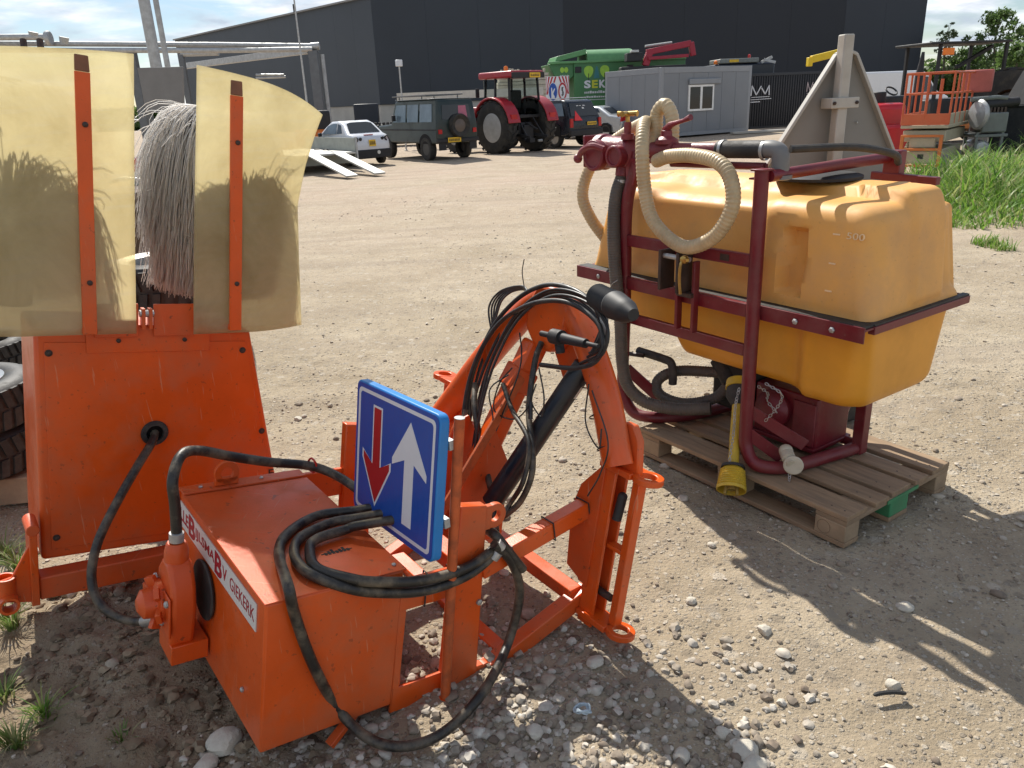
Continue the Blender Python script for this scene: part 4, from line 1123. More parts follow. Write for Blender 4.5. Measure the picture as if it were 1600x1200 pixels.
def frame_mb(w, h, i0, i1, r, lift, t=0.0006):
    A = rrect(i0, i0, w - i0, h - i0, r); B = rrect(i1, i1, w - i1, h - i1, r * 0.75)
    n = len(A); m = MB()
    vs = [o_ + sx * p[0] + sy * p[1] + sn * (lift + q) for q in (0, t) for P in (A, B) for p in P]
    fs = []
    for k in range(n):
        l = (k + 1) % n
        fs += [(2 * n + k, 2 * n + l, 3 * n + l, 3 * n + k), (k, l, 2 * n + l, 2 * n + k), (n + l, n + k, 3 * n + k, 3 * n + l)]
    return m.add(vs, fs)
frame_mb(SW, SH, 0.020, 0.032, 0.018, 0.0014).build('white_border', sign_white, sgn, smooth=0)
def arrow(cx, y_tail, y_tip, w, hw, hl, barb, grow=0.0):
    s = 1 if y_tip > y_tail else -1
    yb = y_tip - s * hl
    L_ = [(cx - w / 2 - grow, y_tail - s * grow), (cx - w / 2 - grow, yb - s * grow * 0.4), (cx - hw - grow * 1.3, yb - s * barb - s * grow), (cx - hw - grow * 1.3, yb - s * barb + s * 0.022), (cx, y_tip + s * grow * 2.0), (cx + hw + grow * 1.3, yb - s * barb + s * 0.022), (cx + hw + grow * 1.3, yb - s * barb - s * grow), (cx + w / 2 + grow, yb - s * grow * 0.4), (cx + w / 2 + grow, y_tail - s * grow)]
    return L_ if s > 0 else L_[::-1]
MB().prism(arrow(0.150, 0.385, 0.070, 0.046, 0.084, 0.125, 0.030, 0.007), o_ + sn * 0.0014, sx, sy, 0.0005).build('arrow_outline', sign_white, sgn, smooth=0)
MB().prism(arrow(0.150, 0.385, 0.070, 0.046, 0.084, 0.125, 0.030), o_ + sn * 0.0019, sx, sy, 0.0006).build('red_arrow', sign_red, sgn, smooth=0)
MB().prism(arrow(0.350, 0.062, 0.392, 0.054, 0.100, 0.125, 0.034), o_ + sn * 0.0014, sx, sy, 0.0006).build('white_arrow', sign_white, sgn, smooth=0)
for yy in (0.12, 0.36):
    MB().bar(o_ + sx * 0.30 + sy * yy - sn * 0.045, o_ + sx * 0.505 + sy * yy - sn * 0.045, 0.02, 0.03).build('clamp_rail', galv, sgn, bevel=0.002)

# ------------------------------------------------------------------ wooden pallet (1.2 x 0.8 m)
SO = V(0.658, 3.70, 0.0); SA = -0.975
pal = thing('pallet', 'weathered wooden pallet with one green painted block under the yellow sprayer', 'pallet', SO, SA)
for (y0, w) in ((0.0, 0.145), (0.195, 0.10), (0.3275, 0.145), (0.505, 0.10), (0.655, 0.145)):
    b = MB().box((-0.003 * (y0 > .1), y0, 0.122), (1.2 + 0.006 * (y0 in (0.195, 0.505)), y0 + w, 0.144)).build('deck_board', wood, pal, bevel=0.003)
for x0 in (0.0, 0.5275, 1.055):
    MB().box((x0, 0.002, 0.100), (x0 + 0.145, 0.798, 0.1215)).build('cross_board', wood if x0 != 1.055 else mat('weathered_wood_end', (0.30, 0.21, 0.13), 0.82, var=0.22, dirt=(0.16, 0.12, 0.085), damt=0.6, bump=0.2, bscale=30), pal, bevel=0.003)
for (y0, w) in ((0.0, 0.10), (0.3275, 0.145), (0.70, 0.10)):
    MB().box((0, y0, 0.0), (1.2, y0 + w, 0.0215)).build('bottom_board', wood, pal, bevel=0.003)
    for x0 in (0.0, 0.5275, 1.055):
        g = (x0 == 1.055 and y0 == 0.3275)
        MB().box((x0 + 0.002, y0 + 0.001, 0.022), (x0 + 0.1435, y0 + w - 0.001, 0.0995)).build('block', green_wood if g else wood_block, pal, bevel=0.004, label='green painted block' if g else None)
MB().box((1.2025, 0.29, 0.1035), (1.2065, 0.53, 0.120)).build('green_edge', green_wood, pal)
# burnt-in pallet stamp on the near corner block
st = MB(); ring_c = V(1.135, -0.0005, 0.06)
st.prism([(0.030 * math.cos(t) * 1.0, 0.022 * math.sin(t)) for t in np.linspace(0, 6.283, 25)[:-1]], ring_c, V(1, 0, 0), V(0, 0, 1), 0.0002)
stamp = mat('branded_wood', (0.20, 0.13, 0.08), 0.85, var=0.2)
mbs = MB(); mbs.ring(V(1.10, 0.0006, 0.06), V(1, 0, 0), V(0, 0, 1), 0.031, 0.029, 0.0006, 24); mbs.build('brand_mark', stamp, pal)
nl = MB()
for (x0) in (0.04, 0.10, 0.57, 0.63, 1.10, 1.16):
    for (y0, w) in ((0.0, 0.145), (0.195, 0.10), (0.3275, 0.145), (0.505, 0.10), (0.655, 0.145)):
        nl.lathe([(0.004, 0.0), (0.004, 0.0008), (0, 0.001)], V(x0, y0 + w * 0.3, 0.1438), V(0, 0, 1), 7)
nl.build('nail_heads', dark_steel, pal)

# ------------------------------------------------------------------ field sprayer
spr = thing('field_sprayer', 'tractor field sprayer with amber plastic tank and maroon frame on a pallet', 'sprayer', SO, SA)
def rr_ring(x0, x1, y0, y1, r, n=8, per=14):
    """rounded rectangle loop with subdivided straights (counter-clockwise from front-left)"""
    P = []
    cs = [(x0 + r, y0 + r, 180), (x1 - r, y0 + r, 270), (x1 - r, y1 - r, 0), (x0 + r, y1 - r, 90)]
    for i, (cx, cy, a0) in enumerate(cs):
        for k in range(n + 1):
            a = rad(a0 + 90 * k / n); P.append((cx + r * math.cos(a), cy + r * math.sin(a)))
        nx_ = cs[(i + 1) % 4]; m = per * (4 if i in (0, 2) else 2)
        a1 = rad(nx_[2]); q = (nx_[0] + r * math.cos(a1), nx_[1] + r * math.sin(a1)); p = P[-1]
        for k in range(1, m):
            t = k / m; P.append((p[0] + (q[0] - p[0]) * t, p[1] + (q[1] - p[1]) * t))
    return P
def sm(a, b, x):
    t = min(1, max(0, (x - a) / (b - a))); return t * t * (3 - 2 * t)
def tank(levels, push, name, m, parent, cap_bottom=False):
    vs = []; fs = []
    n = None
    for (z, x0, x1, y0, y1, r) in levels:
        L_ = rr_ring(x0, x1, y0, y1, r)
        n = len(L_)
        cx, cy = (x0 + x1) / 2, (y0 + y1) / 2
        for i, (x, y) in enumerate(L_):
            a, b = L_[i - 1], L_[(i + 1) % n]
            tx, ty = b[0] - a[0], b[1] - a[1]; l = math.hypot(tx, ty) or 1
            nx_, ny_ = ty / l, -tx / l
            d, dz = push(x, y, z, nx_, ny_)
            vs.append(V(x + nx_ * d, y + ny_ * d, z + dz))
    K = len(levels)
    for j in range(K - 1):
        for i in range(n):
            k = (i + 1) % n
            fs.append((j * n + i, j * n + k, (j + 1) * n + k, (j + 1) * n + i))
    fs.append(tuple(range(n)) if cap_bottom else tuple((K - 1) * n + i for i in range(n)))
    fs.append(tuple((K - 1) * n + i for i in range(n)) if cap_bottom else tuple(range(n)))
    return MB().add(vs, fs).build(name, m, parent, smooth=55)
TX0, TX1, TY0, TY1 = -0.54, 1.115, 0.135, 0.835
def push_up(x, y, z, nx_, ny_):
    d = 0.0; dz = 0.0
    if ny_ < -0.6:                       # sight-gauge recess in the front
        d -= 0.060 * sm(0.672, 0.684, x) * (1 - sm(0.770, 0.795, x)) * sm(0.955, 0.975, z) * (1 - sm(1.22, 1.25, z))
        d -= 0.028 * sm(-0.20, -0.12, x) * (1 - sm(0.52, 0.60, x)) * sm(0.93, 0.97, z)       # flat well behind the frame
    if nx_ > 0.6:                        # vertical moulding at the right end
        d += (0.016 * sm(0.40, 0.43, y) * (1 - sm(0.63, 0.66, y)) - 0.024 * sm(0.65, 0.69, y)) * sm(0.93, 0.97, z)
        d += 0.012 * sm(0.46, 0.50, y) * (1 - sm(0.56, 0.62, y)) * sm(0.93, 0.97, z) * 0
    if nx_ < -0.6:
        d -= 0.02 * sm(0.44, 0.47, y) * sm(0.93, 0.97, z)
    # channel running along the top between the front and rear humps
    if z > 1.29:
        ch = sm(0.39, 0.43, y) * (1 - sm(0.63, 0.67, y))
        dz -= 0.02 * sm(0.65, 0.70, y) * sm(1.29, 1.335, z)
        dz += 0.045 * ch * sm(1.29, 1.335, z)
        dz -= 0.016 * sm(-0.15, -0.05, x) * (1 - sm(0.52, 0.62, x)) * (1 - sm(0.34, 0.40, y)) * sm(1.29, 1.335, z)
    return d, dz
lv = [(0.915, TX0, TX1, TY0, TY1, 0.05), (0.93, TX0 + .002, TX1 - .002, TY0 + .002, TY1 - .002, 0.06)]
for k in range(1, 25):
    t = k / 24
    z = 0.93 + 0.33 * t
    lv.append((z, TX0 + 0.065 * t, TX1 - 0.030 * t, TY0 + 0.026 * t, TY1 - 0.026 * t, 0.07 + 0.03 * t))
bx0, bx1, by0, by1 = TX0 + 0.065, TX1 - 0.030, TY0 + 0.026, TY1 - 0.026
for k in range(1, 9):
    a = rad(90 * k / 8)
    i = 0.085 * (1 - math.cos(a))
    lv.append((1.26 + 0.085 * math.sin(a), bx0 + i, bx1 - i, by0 + i, by1 - i, max(0.02, 0.10 - i * 0.8)))
for k in range(1, 7):
    i = 0.085 + 0.028 * k
    lv.append((1.345 + 0.0015 * k, bx0 + i, bx1 - i, by0 + i, by1 - i, 0.02))
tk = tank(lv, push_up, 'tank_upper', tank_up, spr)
def push_lo(x, y, z, nx_, ny_):
    d = 0.0; dz = 0.0
    if ny_ < -0.5:
        d -= 0.035 * (1 - sm(0.77, 0.82, x)) * (1 - sm(0.82, 0.86, z))
        d -= 0.012 * sm(0.83, 0.87, x) * (1 - sm(0.82, 0.86, z)) * 0.6
    if z < 0.66:                          # underside steps up to the left
        dz += 0.045 * (1 - sm(0.70, 0.82, x)) * sm(0.66, 0.55, z) if False else 0.0
        up = (1 - sm(0.72, 0.80, x)) * 0.02 + (1 - sm(0.02, 0.10, x)) * 0.075
        dz += up * (1 - sm(0.52, 0.68, z))
    return d, dz
lv = []
for k in range(0, 7):
    i = 0.16 - 0.0172 * k
    lv.append((0.500 + 0.0006 * k, -0.36 + i, 1.085 - i, 0.165 + i, 0.80 - i, 0.04 + 0.008 * k))
for k in range(0, 9):
    a = rad(90 * k / 8); i = 0.055 * (1 - math.sin(a))
    lv.append((0.505 + 0.08 * (1 - math.cos(a)), -0.36 + i - 0.02 * k / 8, 1.085 - i + 0.001 * k / 8, 0.165 + i, 0.80 - i, 0.10))
for k in range(1, 21):
    t = k / 20
    lv.append((0.585 + 0.300 * t, -0.38 - 0.11 * t, 1.086 + 0.012 * t, 0.165 - 0.012 * t, 0.80 + 0.02 * t, 0.10 - 0.03 * t))
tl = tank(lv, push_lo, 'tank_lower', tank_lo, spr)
place_text('500', 0.04, V(0.965, TY0 + 0.0215, 1.222), V(1, 0, 0.0), V(0, 0.08, 1), mat('embossed_plastic', (0.86, 0.62, 0.36), 0.4), tk, name='level_mark', width=0.075, height=0.026, extrude=0.002)
mk = MB()
for (z, yy) in ((1.235, 0.0215), (1.12, 0.0125), (1.01, 0.0040)):
    mk.box((0.905, TY0 + yy - 0.001, z - 0.003), (0.935, TY0 + yy + 0.006, z + 0.003))
mk.build('level_dashes', MATS['embossed_plastic'], tk)
# filler lid on top
MB().lathe([(0.0, 0.0), (0.19, 0.0), (0.19, 0.012), (0.17, 0.02), (0.0, 0.028)], V(0.56, 0.53, 1.400), V(0, 0, 1), 30).build('filler_lid', black_matt, spr)

# belt: steel angle round the tank with a rubber strip
def angle_beam(a, b, name='belt_beam'):
    MB().bar(a, b, 0.035, 0.062).build(name, maroon, spr, bevel=0.003)
MB().box((-0.585, 0.070, 0.848), (1.135, 0.078, 0.912)).build('belt_beam', maroon, spr, bevel=0.002)
MB().box((-0.585, 0.078, 0.895), (1.135, 0.135, 0.903)).build('belt_flange', maroon, spr, bevel=0.001)
MB().box((-0.58, 0.078, 0.9035), (1.13, 0.145, 0.914)).build('rubber_strip', rubber, spr, bevel=0.002)
MB().box((1.110, 0.136, 0.872), (1.139, 0.865, 0.905)).build('belt_beam', maroon, spr, bevel=0.002)
MB().box((1.106, 0.140, 0.9055), (1.136, 0.86, 0.914)).build('rubber_strip', rubber, spr, bevel=0.001)
MB().box((-0.58, 0.840, 0.848), (1.10, 0.850, 0.912)).build('belt_beam', maroon, spr, bevel=0.002)
MB().box((-0.580, 0.136, 0.872), (-0.550, 0.838, 0.905)).build('belt_beam', maroon, spr, bevel=0.002)
for x in (0.83, 1.0, -0.40):
    MB().lathe([(0.013, 0), (0.013, 0.005), (0.007, 0.009)], V(x, 0.0695, 0.878), V(0, -1, 0), 6).build('belt_bolt', steel, spr)

# frame
tubeR = 0.030
yF = 0.045
MB().tube([V(0.632, yF, 1.475), V(0.635, yF, 0.90), V(0.640, yF, 0.36)] + spline([V(0.640, yF, 0.36), V(0.650, yF - .002, 0.255), V(0.705, yF - 0.004, 0.190), V(0.775, yF + 0.05, 0.176), V(0.82, 0.20, 0.175), V(0.86, 0.42, 0.175), V(0.885, 0.60, 0.175)], 7)[1:], tubeR, 18).build('front_post', maroon, spr)
MB().tube(spline([V(-0.115, yF + 0.02, 1.53), V(-0.118, yF + 0.01, 1.44), V(-0.150, yF, 1.32), V(-0.165, yF, 1.20), V(-0.165, yF, 1.0), V(-0.165, yF, 0.70), V(-0.175, yF, 0.45), V(-0.170, yF - .002, 0.30), V(-0.10, yF, 0.195), V(0.0, yF + 0.05, 0.176), V(0.10, 0.26, 0.175), V(0.14, 0.45, 0.175), V(0.16, 0.62, 0.175)], 7), tubeR, 18).build('front_post', maroon, spr)
for (z, h) in ((1.105, 0.055), (0.889, 0.060), (0.708, 0.052)):
    MB().box((-0.14, yF - 0.018, z - h / 2), (0.612, yF + 0.010, z + h / 2)).build('cross_bar', maroon, spr, bevel=0.004)
cap = MB().box((0.600, yF - 0.034, 1.474), (0.666, yF + 0.034, 1.482)); cap.build('post_cap', maroon, spr, bevel=0.002)
MB().tube([V(0.655, yF + 0.02, 1.452), V(0.668, 0.50, 1.462), V(0.675, 0.90, 1.468)], 0.024, 14).build('top_rail', maroon, spr)
MB().box((0.655, 0.88, 1.36), (0.735, 0.935, 1.50)).build('rail_block', maroon, spr, bevel=0.006)
MB().bar(V(0.60, 0.90, 1.385), V(0.92, 0.88, 1.375), 0.035, 0.035).build('rear_rail', maroon, spr, bevel=0.004)
MB().tube([V(0.68, 0.905, 1.36), V(0.68, 0.905, 0.90), V(0.70, 0.80, 0.40), V(0.72, 0.62, 0.176)], 0.024, 12).build('rear_post', maroon, spr)
MB().box((0.862, 0.545, 0.150), (0.912, 0.600, 0.60)).build('rear_upright', maroon, spr, bevel=0.004)
MB().tube([V(0.16, 0.60, 0.175), V(0.885, 0.60, 0.175)], 0.022, 12).build('rear_skid', maroon, spr)
for q in ((V(0.655, yF, 0.32), V(0.76, 0.16, 0.20)), (V(0.64, yF + 0.02, 0.42), V(0.82, 0.24, 0.26))):
    MB().bar(q[0], q[1], 0.012, 0.055).build('skid_gusset', maroon, spr, bevel=0.002)
MB().bar(V(-0.16, yF + 0.01, 0.42), V(0.05, 0.18, 0.22), 0.012, 0.06).build('skid_gusset', maroon, spr, bevel=0.002)
# top link bracket on the cross bars
for x in (0.175, 0.285):
    pl = MB().box((x, yF - 0.115, 0.925), (x + 0.016, yF - 0.019, 1.112)).build('link_plate', dark_steel, spr, bevel=0.004)
    MB().lathe([(0.010, 0), (0.013, 0), (0.013, 0.003), (0.010, 0.003)], V(x - 0.002, yF - 0.070, 1.01), V(-1, 0, 0), 14, closed=True).build('pin_hole', steel, pl)
for x in (0.230, 0.330):
    MB().box((x, yF - 0.055, 0.735), (x + 0.016, yF - 0.019, 1.07)).build('link_plate', maroon, spr, bevel=0.003)
MB().cyl(V(0.19, yF - 0.09, 1.085), V(0.345, yF - 0.09, 1.085), 0.012, 12).build('link_pin', steel, spr)
MB().box((0.255, yF - 0.075, 0.905), (0.345, yF - 0.019, 0.925)).build('link_base', dark_steel, spr, bevel=0.002)
nk = MB().tube(spline([V(0.315, yF - 0.10, 1.085), V(0.318, yF - 0.118, 1.06), V(0.316, yF - 0.120, 1.00), V(0.325, yF - 0.120, 0.93)], 4), 0.007, 8); nk.ball(V(0.325, yF - 0.10, 1.085), 0.022, 8, (1.2, .8, .9)); nk.build('brass_pin_handle', brass, spr)
MB().box((0.455, yF - 0.0195, 1.090), (0.505, yF - 0.0185, 1.118)).build('maker_plate', dark_steel, spr)

# valve block and pipes on top
vb = MB()
vb.lathe([(0.0, 0), (0.078, 0.0), (0.088, 0.012), (0.088, 0.05), (0.078, 0.06), (0.074, 0.19), (0.082, 0.2), (0.082, 0.25), (0.050, 0.28), (0.045, 0.36), (0.0, 0.36)], V(-0.40, 0.075, 1.520), V(1, 0.05, 0.0), 28)
vb.lathe([(0.0, 0), (0.066, 0.0), (0.075, 0.01), (0.075, 0.05), (0.060, 0.055), (0.055, 0.045), (0.0, 0.045)], V(-0.33, 0.02, 1.51), V(0, -1, 0), 24)
vb.lathe([(0.0, 0), (0.045, 0.0), (0.052, 0.01), (0.052, 0.06), (0.040, 0.065), (0.036, 0.05), (0.0, 0.05)], V(-0.185, 0.03, 1.51), V(0.1, -1, 0), 24)
vb.cyl(V(-0.205, 0.075, 1.50), V(-0.205, 0.06, 1.41), 0.040, 18)
vb.prism([(-0.16, 1.50), (-0.06, 1.50), (-0.10, 1.38), (-0.15, 1.34)], V(0, 0.03, 0), V(1, 0, 0), V(0, 0, 1), -0.05)
valve = vb.build('valve_body', maroon_lt, spr, bevel=0.003)
MB().box((-0.475, 0.03, 1.445), (-0.462, 0.12, 1.60)).build('valve_flange', maroon_lt, valve, bevel=0.004)
MB().cyl(V(-0.46, 0.075, 1.53), V(-0.40, 0.075, 1.535), 0.03, 16).build('valve_neck', maroon_lt, valve)
cr = MB().tube(spline([V(-0.42, -0.045, 1.50), V(-0.36, -0.065, 1.54), V(-0.29, -0.065, 1.56), V(-0.22, -0.05, 1.545)], 5), 0.015, 8); cr.ball(V(-0.425, -0.045, 1.495), 0.024, 10); cr.build('valve_lever', maroon_lt, valve)
tp = MB().cyl(V(-0.155, 0.04, 1.585), V(-0.155, 0.04, 1.665), 0.018, 14); tp.cyl(V(-0.155, 0.04, 1.585), V(-0.155, 0.04, 1.612), 0.032, 14); tp.build('tap_stem', maroon_lt, valve)
th = MB()
for k in range(4):
    a = k * math.pi / 2 + 0.3
    th.tube([V(-0.155, 0.04, 1.700), V(-0.155 + 0.034 * math.cos(a), 0.04 + 0.034 * math.sin(a), 1.703), V(-0.155 + 0.052 * math.cos(a), 0.04 + 0.052 * math.sin(a), 1.701)], [0.013, 0.010, 0.014], 8)
th.cyl(V(-0.155, 0.04, 1.655), V(-0.155, 0.04, 1.708), 0.010, 10)
th.build('tap_handle', brass, valve)
pp = MB().cyl(V(-0.03, 0.09, 1.535), V(0.10, 0.10, 1.540), 0.042, 18)
pp.lathe([(0.044, 0), (0.052, 0.0), (0.052, 0.02), (0.030, 0.035), (0.026, 0.06), (0.0, 0.06)], V(0.05, 0.095, 1.565), V(0, 0, 1), 20)
pp.cyl(V(0.10, 0.10, 1.540), V(0.345, 0.12, 1.545), 0.030, 18)
pp.build('delivery_pipe', maroon_lt, spr, bevel=0.002)
lv_ = MB().tube([V(0.045, 0.095, 1.625), V(0.075, 0.090, 1.650), V(0.115, 0.085, 1.658), V(0.17, 0.075, 1.668), V(0.215, 0.07, 1.682)], [0.022, 0.014, 0.010, 0.009, 0.014], 10); lv_.build('ball_valve_lever', maroon_lt, spr)
MB().cyl(V(0.335, 0.119, 1.545), V(0.575, 0.14, 1.55), 0.037, 18).build('black_pipe', rubber, spr, bevel=0.004)
for x in (0.355, 0.56):
    MB().lathe([(0.038, 0), (0.041, 0.0), (0.041, 0.014), (0.038, 0.014)], V(x, 0.121 + (x - 0.355) * 0.09, 1.5455), V(1, 0.087, 0.02), 18, closed=True).build('hose_clip', steel, spr)
MB().tube(spline([V(0.56, 0.139, 1.55), V(0.605, 0.143, 1.55), V(0.635, 0.146, 1.535), V(0.642, 0.147, 1.49), V(0.642, 0.147, 1.43)], 5), 0.036, 16).build('grey_elbow', mat('grey_plastic', (0.17, 0.17, 0.17), 0.45, dirt=(0.3, 0.27, 0.22), damt=0.3), spr)
MB().lathe([(0.05, 0), (0.05, 0.016), (0.036, 0.02)], V(0.642, 0.147, 1.45), V(0, 0, -1), 18).build('elbow_nut', MATS['grey_plastic'], spr)
MB().tube([V(0.05, 0.13, 1.475), V(0.40, 0.15, 1.478), V(0.56, 0.155, 1.48)], 0.016, 10).build('lower_rail', maroon, spr)
MB().box((0.50, 0.13, 1.425), (0.60, 0.20, 1.433)).build('rail_foot', maroon, spr, bevel=0.002)
MB().box((0.545, 0.150, 1.43), (0.565, 0.170, 1.49)).build('rail_stub', maroon, spr, bevel=0.002)
MB().tube(spline([V(0.66, 0.18, 1.55), V(0.78, 0.42, 1.545), V(0.80, 0.70, 1.50), V(0.74, 0.86, 1.45)], 6), 0.016, 10).build('drain_hose', rubber, spr)

# corrugated hoses
def ribbed(pts, r, amp, pitch, name, m, n=14):
    P = spline(pts, 10)
    L_ = [0.0]
    for i in range(1, len(P)): L_.append(L_[-1] + (P[i] - P[i - 1]).length)
    T = L_[-1]; K = int(T / pitch * 4)
    Q = []; R_ = []
    j = 0
    for k in range(K + 1):
        s = T * k / K
        while j < len(P) - 2 and L_[j + 1] < s: j += 1
        t = (s - L_[j]) / max(1e-9, L_[j + 1] - L_[j])
        Q.append(P[j].lerp(P[j + 1], t)); R_.append(r + amp * math.cos(2 * math.pi * s / pitch))
    return MB().tube(Q, R_, n).build(name, m, spr, smooth=70)
ribbed([V(-0.49, 0.20, 1.05), V(-0.535, 0.13, 1.17), V(-0.565, 0.10, 1.29), V(-0.545, 0.13, 1.42), V(-0.46, 0.17, 1.53), V(-0.30, 0.19, 1.615), V(-0.15, 0.15, 1.655), V(-0.03, 0.02, 1.645), V(0.05, -0.06, 1.54), V(0.07, -0.06, 1.38), V(0.12, -0.06, 1.25), V(0.24, -0.06, 1.165), V(0.36, -0.06, 1.145), V(0.49, -0.05, 1.21), V(0.56, -0.04, 1.33), V(0.53, -0.02, 1.44), V(0.44, 0.0, 1.505), V(0.28, 0.02, 1.525), V(0.12, 0.04, 1.515), V(0.02, 0.06, 1.49)], 0.031, 0.0014, 0.017, 'spiral_hose', beige_hose, 16)
ribbed([V(-0.02, 0.09, 1.52), V(-0.045, 0.12, 1.63), V(-0.05, 0.13, 1.70), V(-0.005, 0.135, 1.735), V(0.045, 0.13, 1.68), V(0.06, 0.12, 1.58)], 0.031, 0.0014, 0.017, 'spiral_hose', beige_hose, 16)
ribbed([V(-0.205, 0.06, 1.42), V(-0.205, 0.015, 1.32), V(-0.195, -0.01, 1.16), V(-0.170, -0.02, 0.96), V(-0.130, -0.02, 0.70), V(-0.115, -0.02, 0.50), V(-0.08, -0.01, 0.36), V(0.01, 0.03, 0.285), V(0.15, 0.10, 0.27), V(0.30, 0.20, 0.29)], 0.032, 0.0012, 0.013, 'suction_hose', grey_hose, 14)
ribbed([V(0.22, 0.34, 0.43), V(0.05, 0.22, 0.42), V(-0.03, 0.16, 0.36), V(0.0, 0.15, 0.29), V(0.12, 0.20, 0.265), V(0.25, 0.28, 0.31), V(0.30, 0.32, 0.38)], 0.028, 0.0012, 0.013, 'suction_hose', grey_hose, 14)
MB().lathe([(0.034, 0), (0.037, 0), (0.037, 0.016), (0.034, 0.016)], V(-0.205, 0.05, 1.395), V(0, -0.1, -1), 18, closed=True).build('hose_clip', steel, spr)
MB().tube([V(-0.19, -0.045, 0.86), V(-0.15, -0.055, 0.90), V(-0.12, -0.05, 0.92)], 0.0018, 6).build('tie_wire', steel, spr)
el = MB().tube(spline([V(-0.18, 0.16, 0.49), V(0.0, 0.16, 0.49), V(0.06, 0.16, 0.48), V(0.075, 0.16, 0.42), V(0.075, 0.16, 0.37)], 5), 0.022, 12); el.build('drain_elbow', rubber, spr)
MB().tube([V(-0.26, 0.10, 0.475), V(-0.10, 0.12, 0.49)], 0.012, 8).build('drain_rod', dark_steel, spr)
MB().tube([V(-0.27, yF, 0.275), V(-0.17, yF, 0.265)], [0.018, 0.026], 12).build('lower_link_pin', maroon, spr, bevel=0.003)
MB().ball(V(-0.275, yF, 0.28), 0.016, 10).build('pin_end', steel, spr)

# pump, gearbox, PTO shaft
MB().box((0.44, 0.36, 0.176), (0.79, 0.62, 0.44)).build('pump_housing', maroon, spr, bevel=0.012, seg=3)
MB().box((0.665, 0.352, 0.20), (0.785, 0.3595, 0.41)).build('pump_cover', maroon_lt, spr, bevel=0.004)
MB().box((0.43, 0.34, 0.176), (0.80, 0.64, 0.195)).build('pump_base', maroon, spr, bevel=0.003)
MB().lathe([(0.0, 0), (0.09, 0.0), (0.095, 0.03), (0.07, 0.06), (0.04, 0.07), (0.0, 0.07)], V(0.56, 0.36, 0.33), V(0, -1, 0.1), 22).build('pump_head', maroon_lt, spr)
MB().box((0.18, 0.34, 0.25), (0.43, 0.60, 0.50)).build('gear_case', black_matt, spr, bevel=0.02, seg=3)
MB().cyl(V(0.20, 0.36, 0.50), V(0.32, 0.36, 0.36), 0.05, 16).build('intake_filter', rubber, spr, bevel=0.006)
pa, pb = V(0.455, 0.215, 0.455), V(0.700, -0.105, 0.095)
dv = (pb - pa); Lp = dv.length; dv.normalize()
def along(prof, name, m, par=spr, n=26):
    return MB().lathe(prof, pa, dv, n).build(name, m, par)
sh = along([(0.0, 0.05), (0.026, 0.05), (0.026, Lp * 0.55), (0.024, Lp * 0.55), (0.024, Lp * 0.82), (0.0, Lp * 0.82)], 'pto_shaft', pto_yellow)
along([(0.038, 0.02), (0.058, 0.02), (0.060, 0.06), (0.046, 0.085), (0.030, 0.11), (0.026, 0.11), (0.026, 0.09)], 'shaft_bell', rubber, sh)
along([(0.045, -0.02), (0.062, -0.02), (0.064, 0.02), (0.050, 0.022)], 'shaft_bell', pto_yellow, sh)
prof = [(0.026, Lp * 0.78), (0.044, Lp * 0.79), (0.048, Lp * 0.81)]
for k in range(7):
    h = Lp * 0.81 + 0.012 * k
    prof += [(0.052 + 0.0015 * k, h + 0.003), (0.0565 + 0.0015 * k, h + 0.006), (0.052 + 0.0015 * k, h + 0.010)]
hE = Lp * 0.81 + 0.086
prof += [(0.066, hE), (0.066, hE + 0.014), (0.061, hE + 0.014), (0.058, hE - 0.01), (0.050, Lp * 0.83), (0.030, Lp * 0.82)]
along(prof, 'shaft_bell', pto_yellow, sh, 32)
along([(0.045, Lp * 0.775), (0.052, Lp * 0.775), (0.054, Lp * 0.80), (0.045, Lp * 0.80)], 'bell_collar', rubber, sh)
along([(0.0, Lp * 0.82), (0.022, Lp * 0.82), (0.022, hE + 0.01), (0.016, hE + 0.012), (0.016, hE - 0.01), (0.0, hE - 0.01)], 'shaft_yoke', mat('greasy_yellow_steel', (0.38, 0.26, 0.06), 0.5, var=0.3, scale=20, dirt=(0.06, 0.04, 0.02), damt=0.6, dscale=20), sh)
yk = MB()
s_, t_ = orient(dv)
for q in (-1, 1):
    yk.bar(pa + dv * (hE - 0.015) + s_ * 0.022 * q, pa + dv * (hE + 0.035) + s_ * 0.026 * q, 0.012, 0.03)
yk.build('yoke_fork', MATS['greasy_yellow_steel'], sh, bevel=0.003)
def chain(pts, name='chain', lk=0.019):
    P = spline(pts, 8); L_ = [0.0]
    for i in range(1, len(P)): L_.append(L_[-1] + (P[i] - P[i - 1]).length)
    K = int(L_[-1] / (lk * 0.72)); m = MB(); j = 0
    for k in range(K):
        s = L_[-1] * (k + 0.5) / K
        while j < len(P) - 2 and L_[j + 1] < s: j += 1
        c = P[j].lerp(P[j + 1], (s - L_[j]) / max(1e-9, L_[j + 1] - L_[j])); d = (P[j + 1] - P[j]).normalized()
        a, b = orient(d); a = a if k % 2 else b
        m.tube([c + d * (lk * 0.5 * math.cos(t)) + a * (0.0058 * math.sin(t)) for t in np.linspace(0, 6.283, 11)[:-1]], 0.0017, 5, closed=True)
    return m.build(name, steel, spr, smooth=60)
chain([V(0.605, yF - 0.02, 0.53), V(0.61, 0.0, 0.45), V(0.625, -0.02, 0.34), V(0.645, -0.06, 0.22), V(0.67, -0.095, 0.155)])
chain([V(0.66, yF + 0.04, 0.54), V(0.68, 0.13, 0.50), V(0.66, 0.16, 0.45), V(0.70, 0.18, 0.40)])
chain([V(0.69, yF + 0.05, 0.56), V(0.76, 0.12, 0.52), V(0.74, 0.12, 0.45), V(0.70, 0.10, 0.38)])
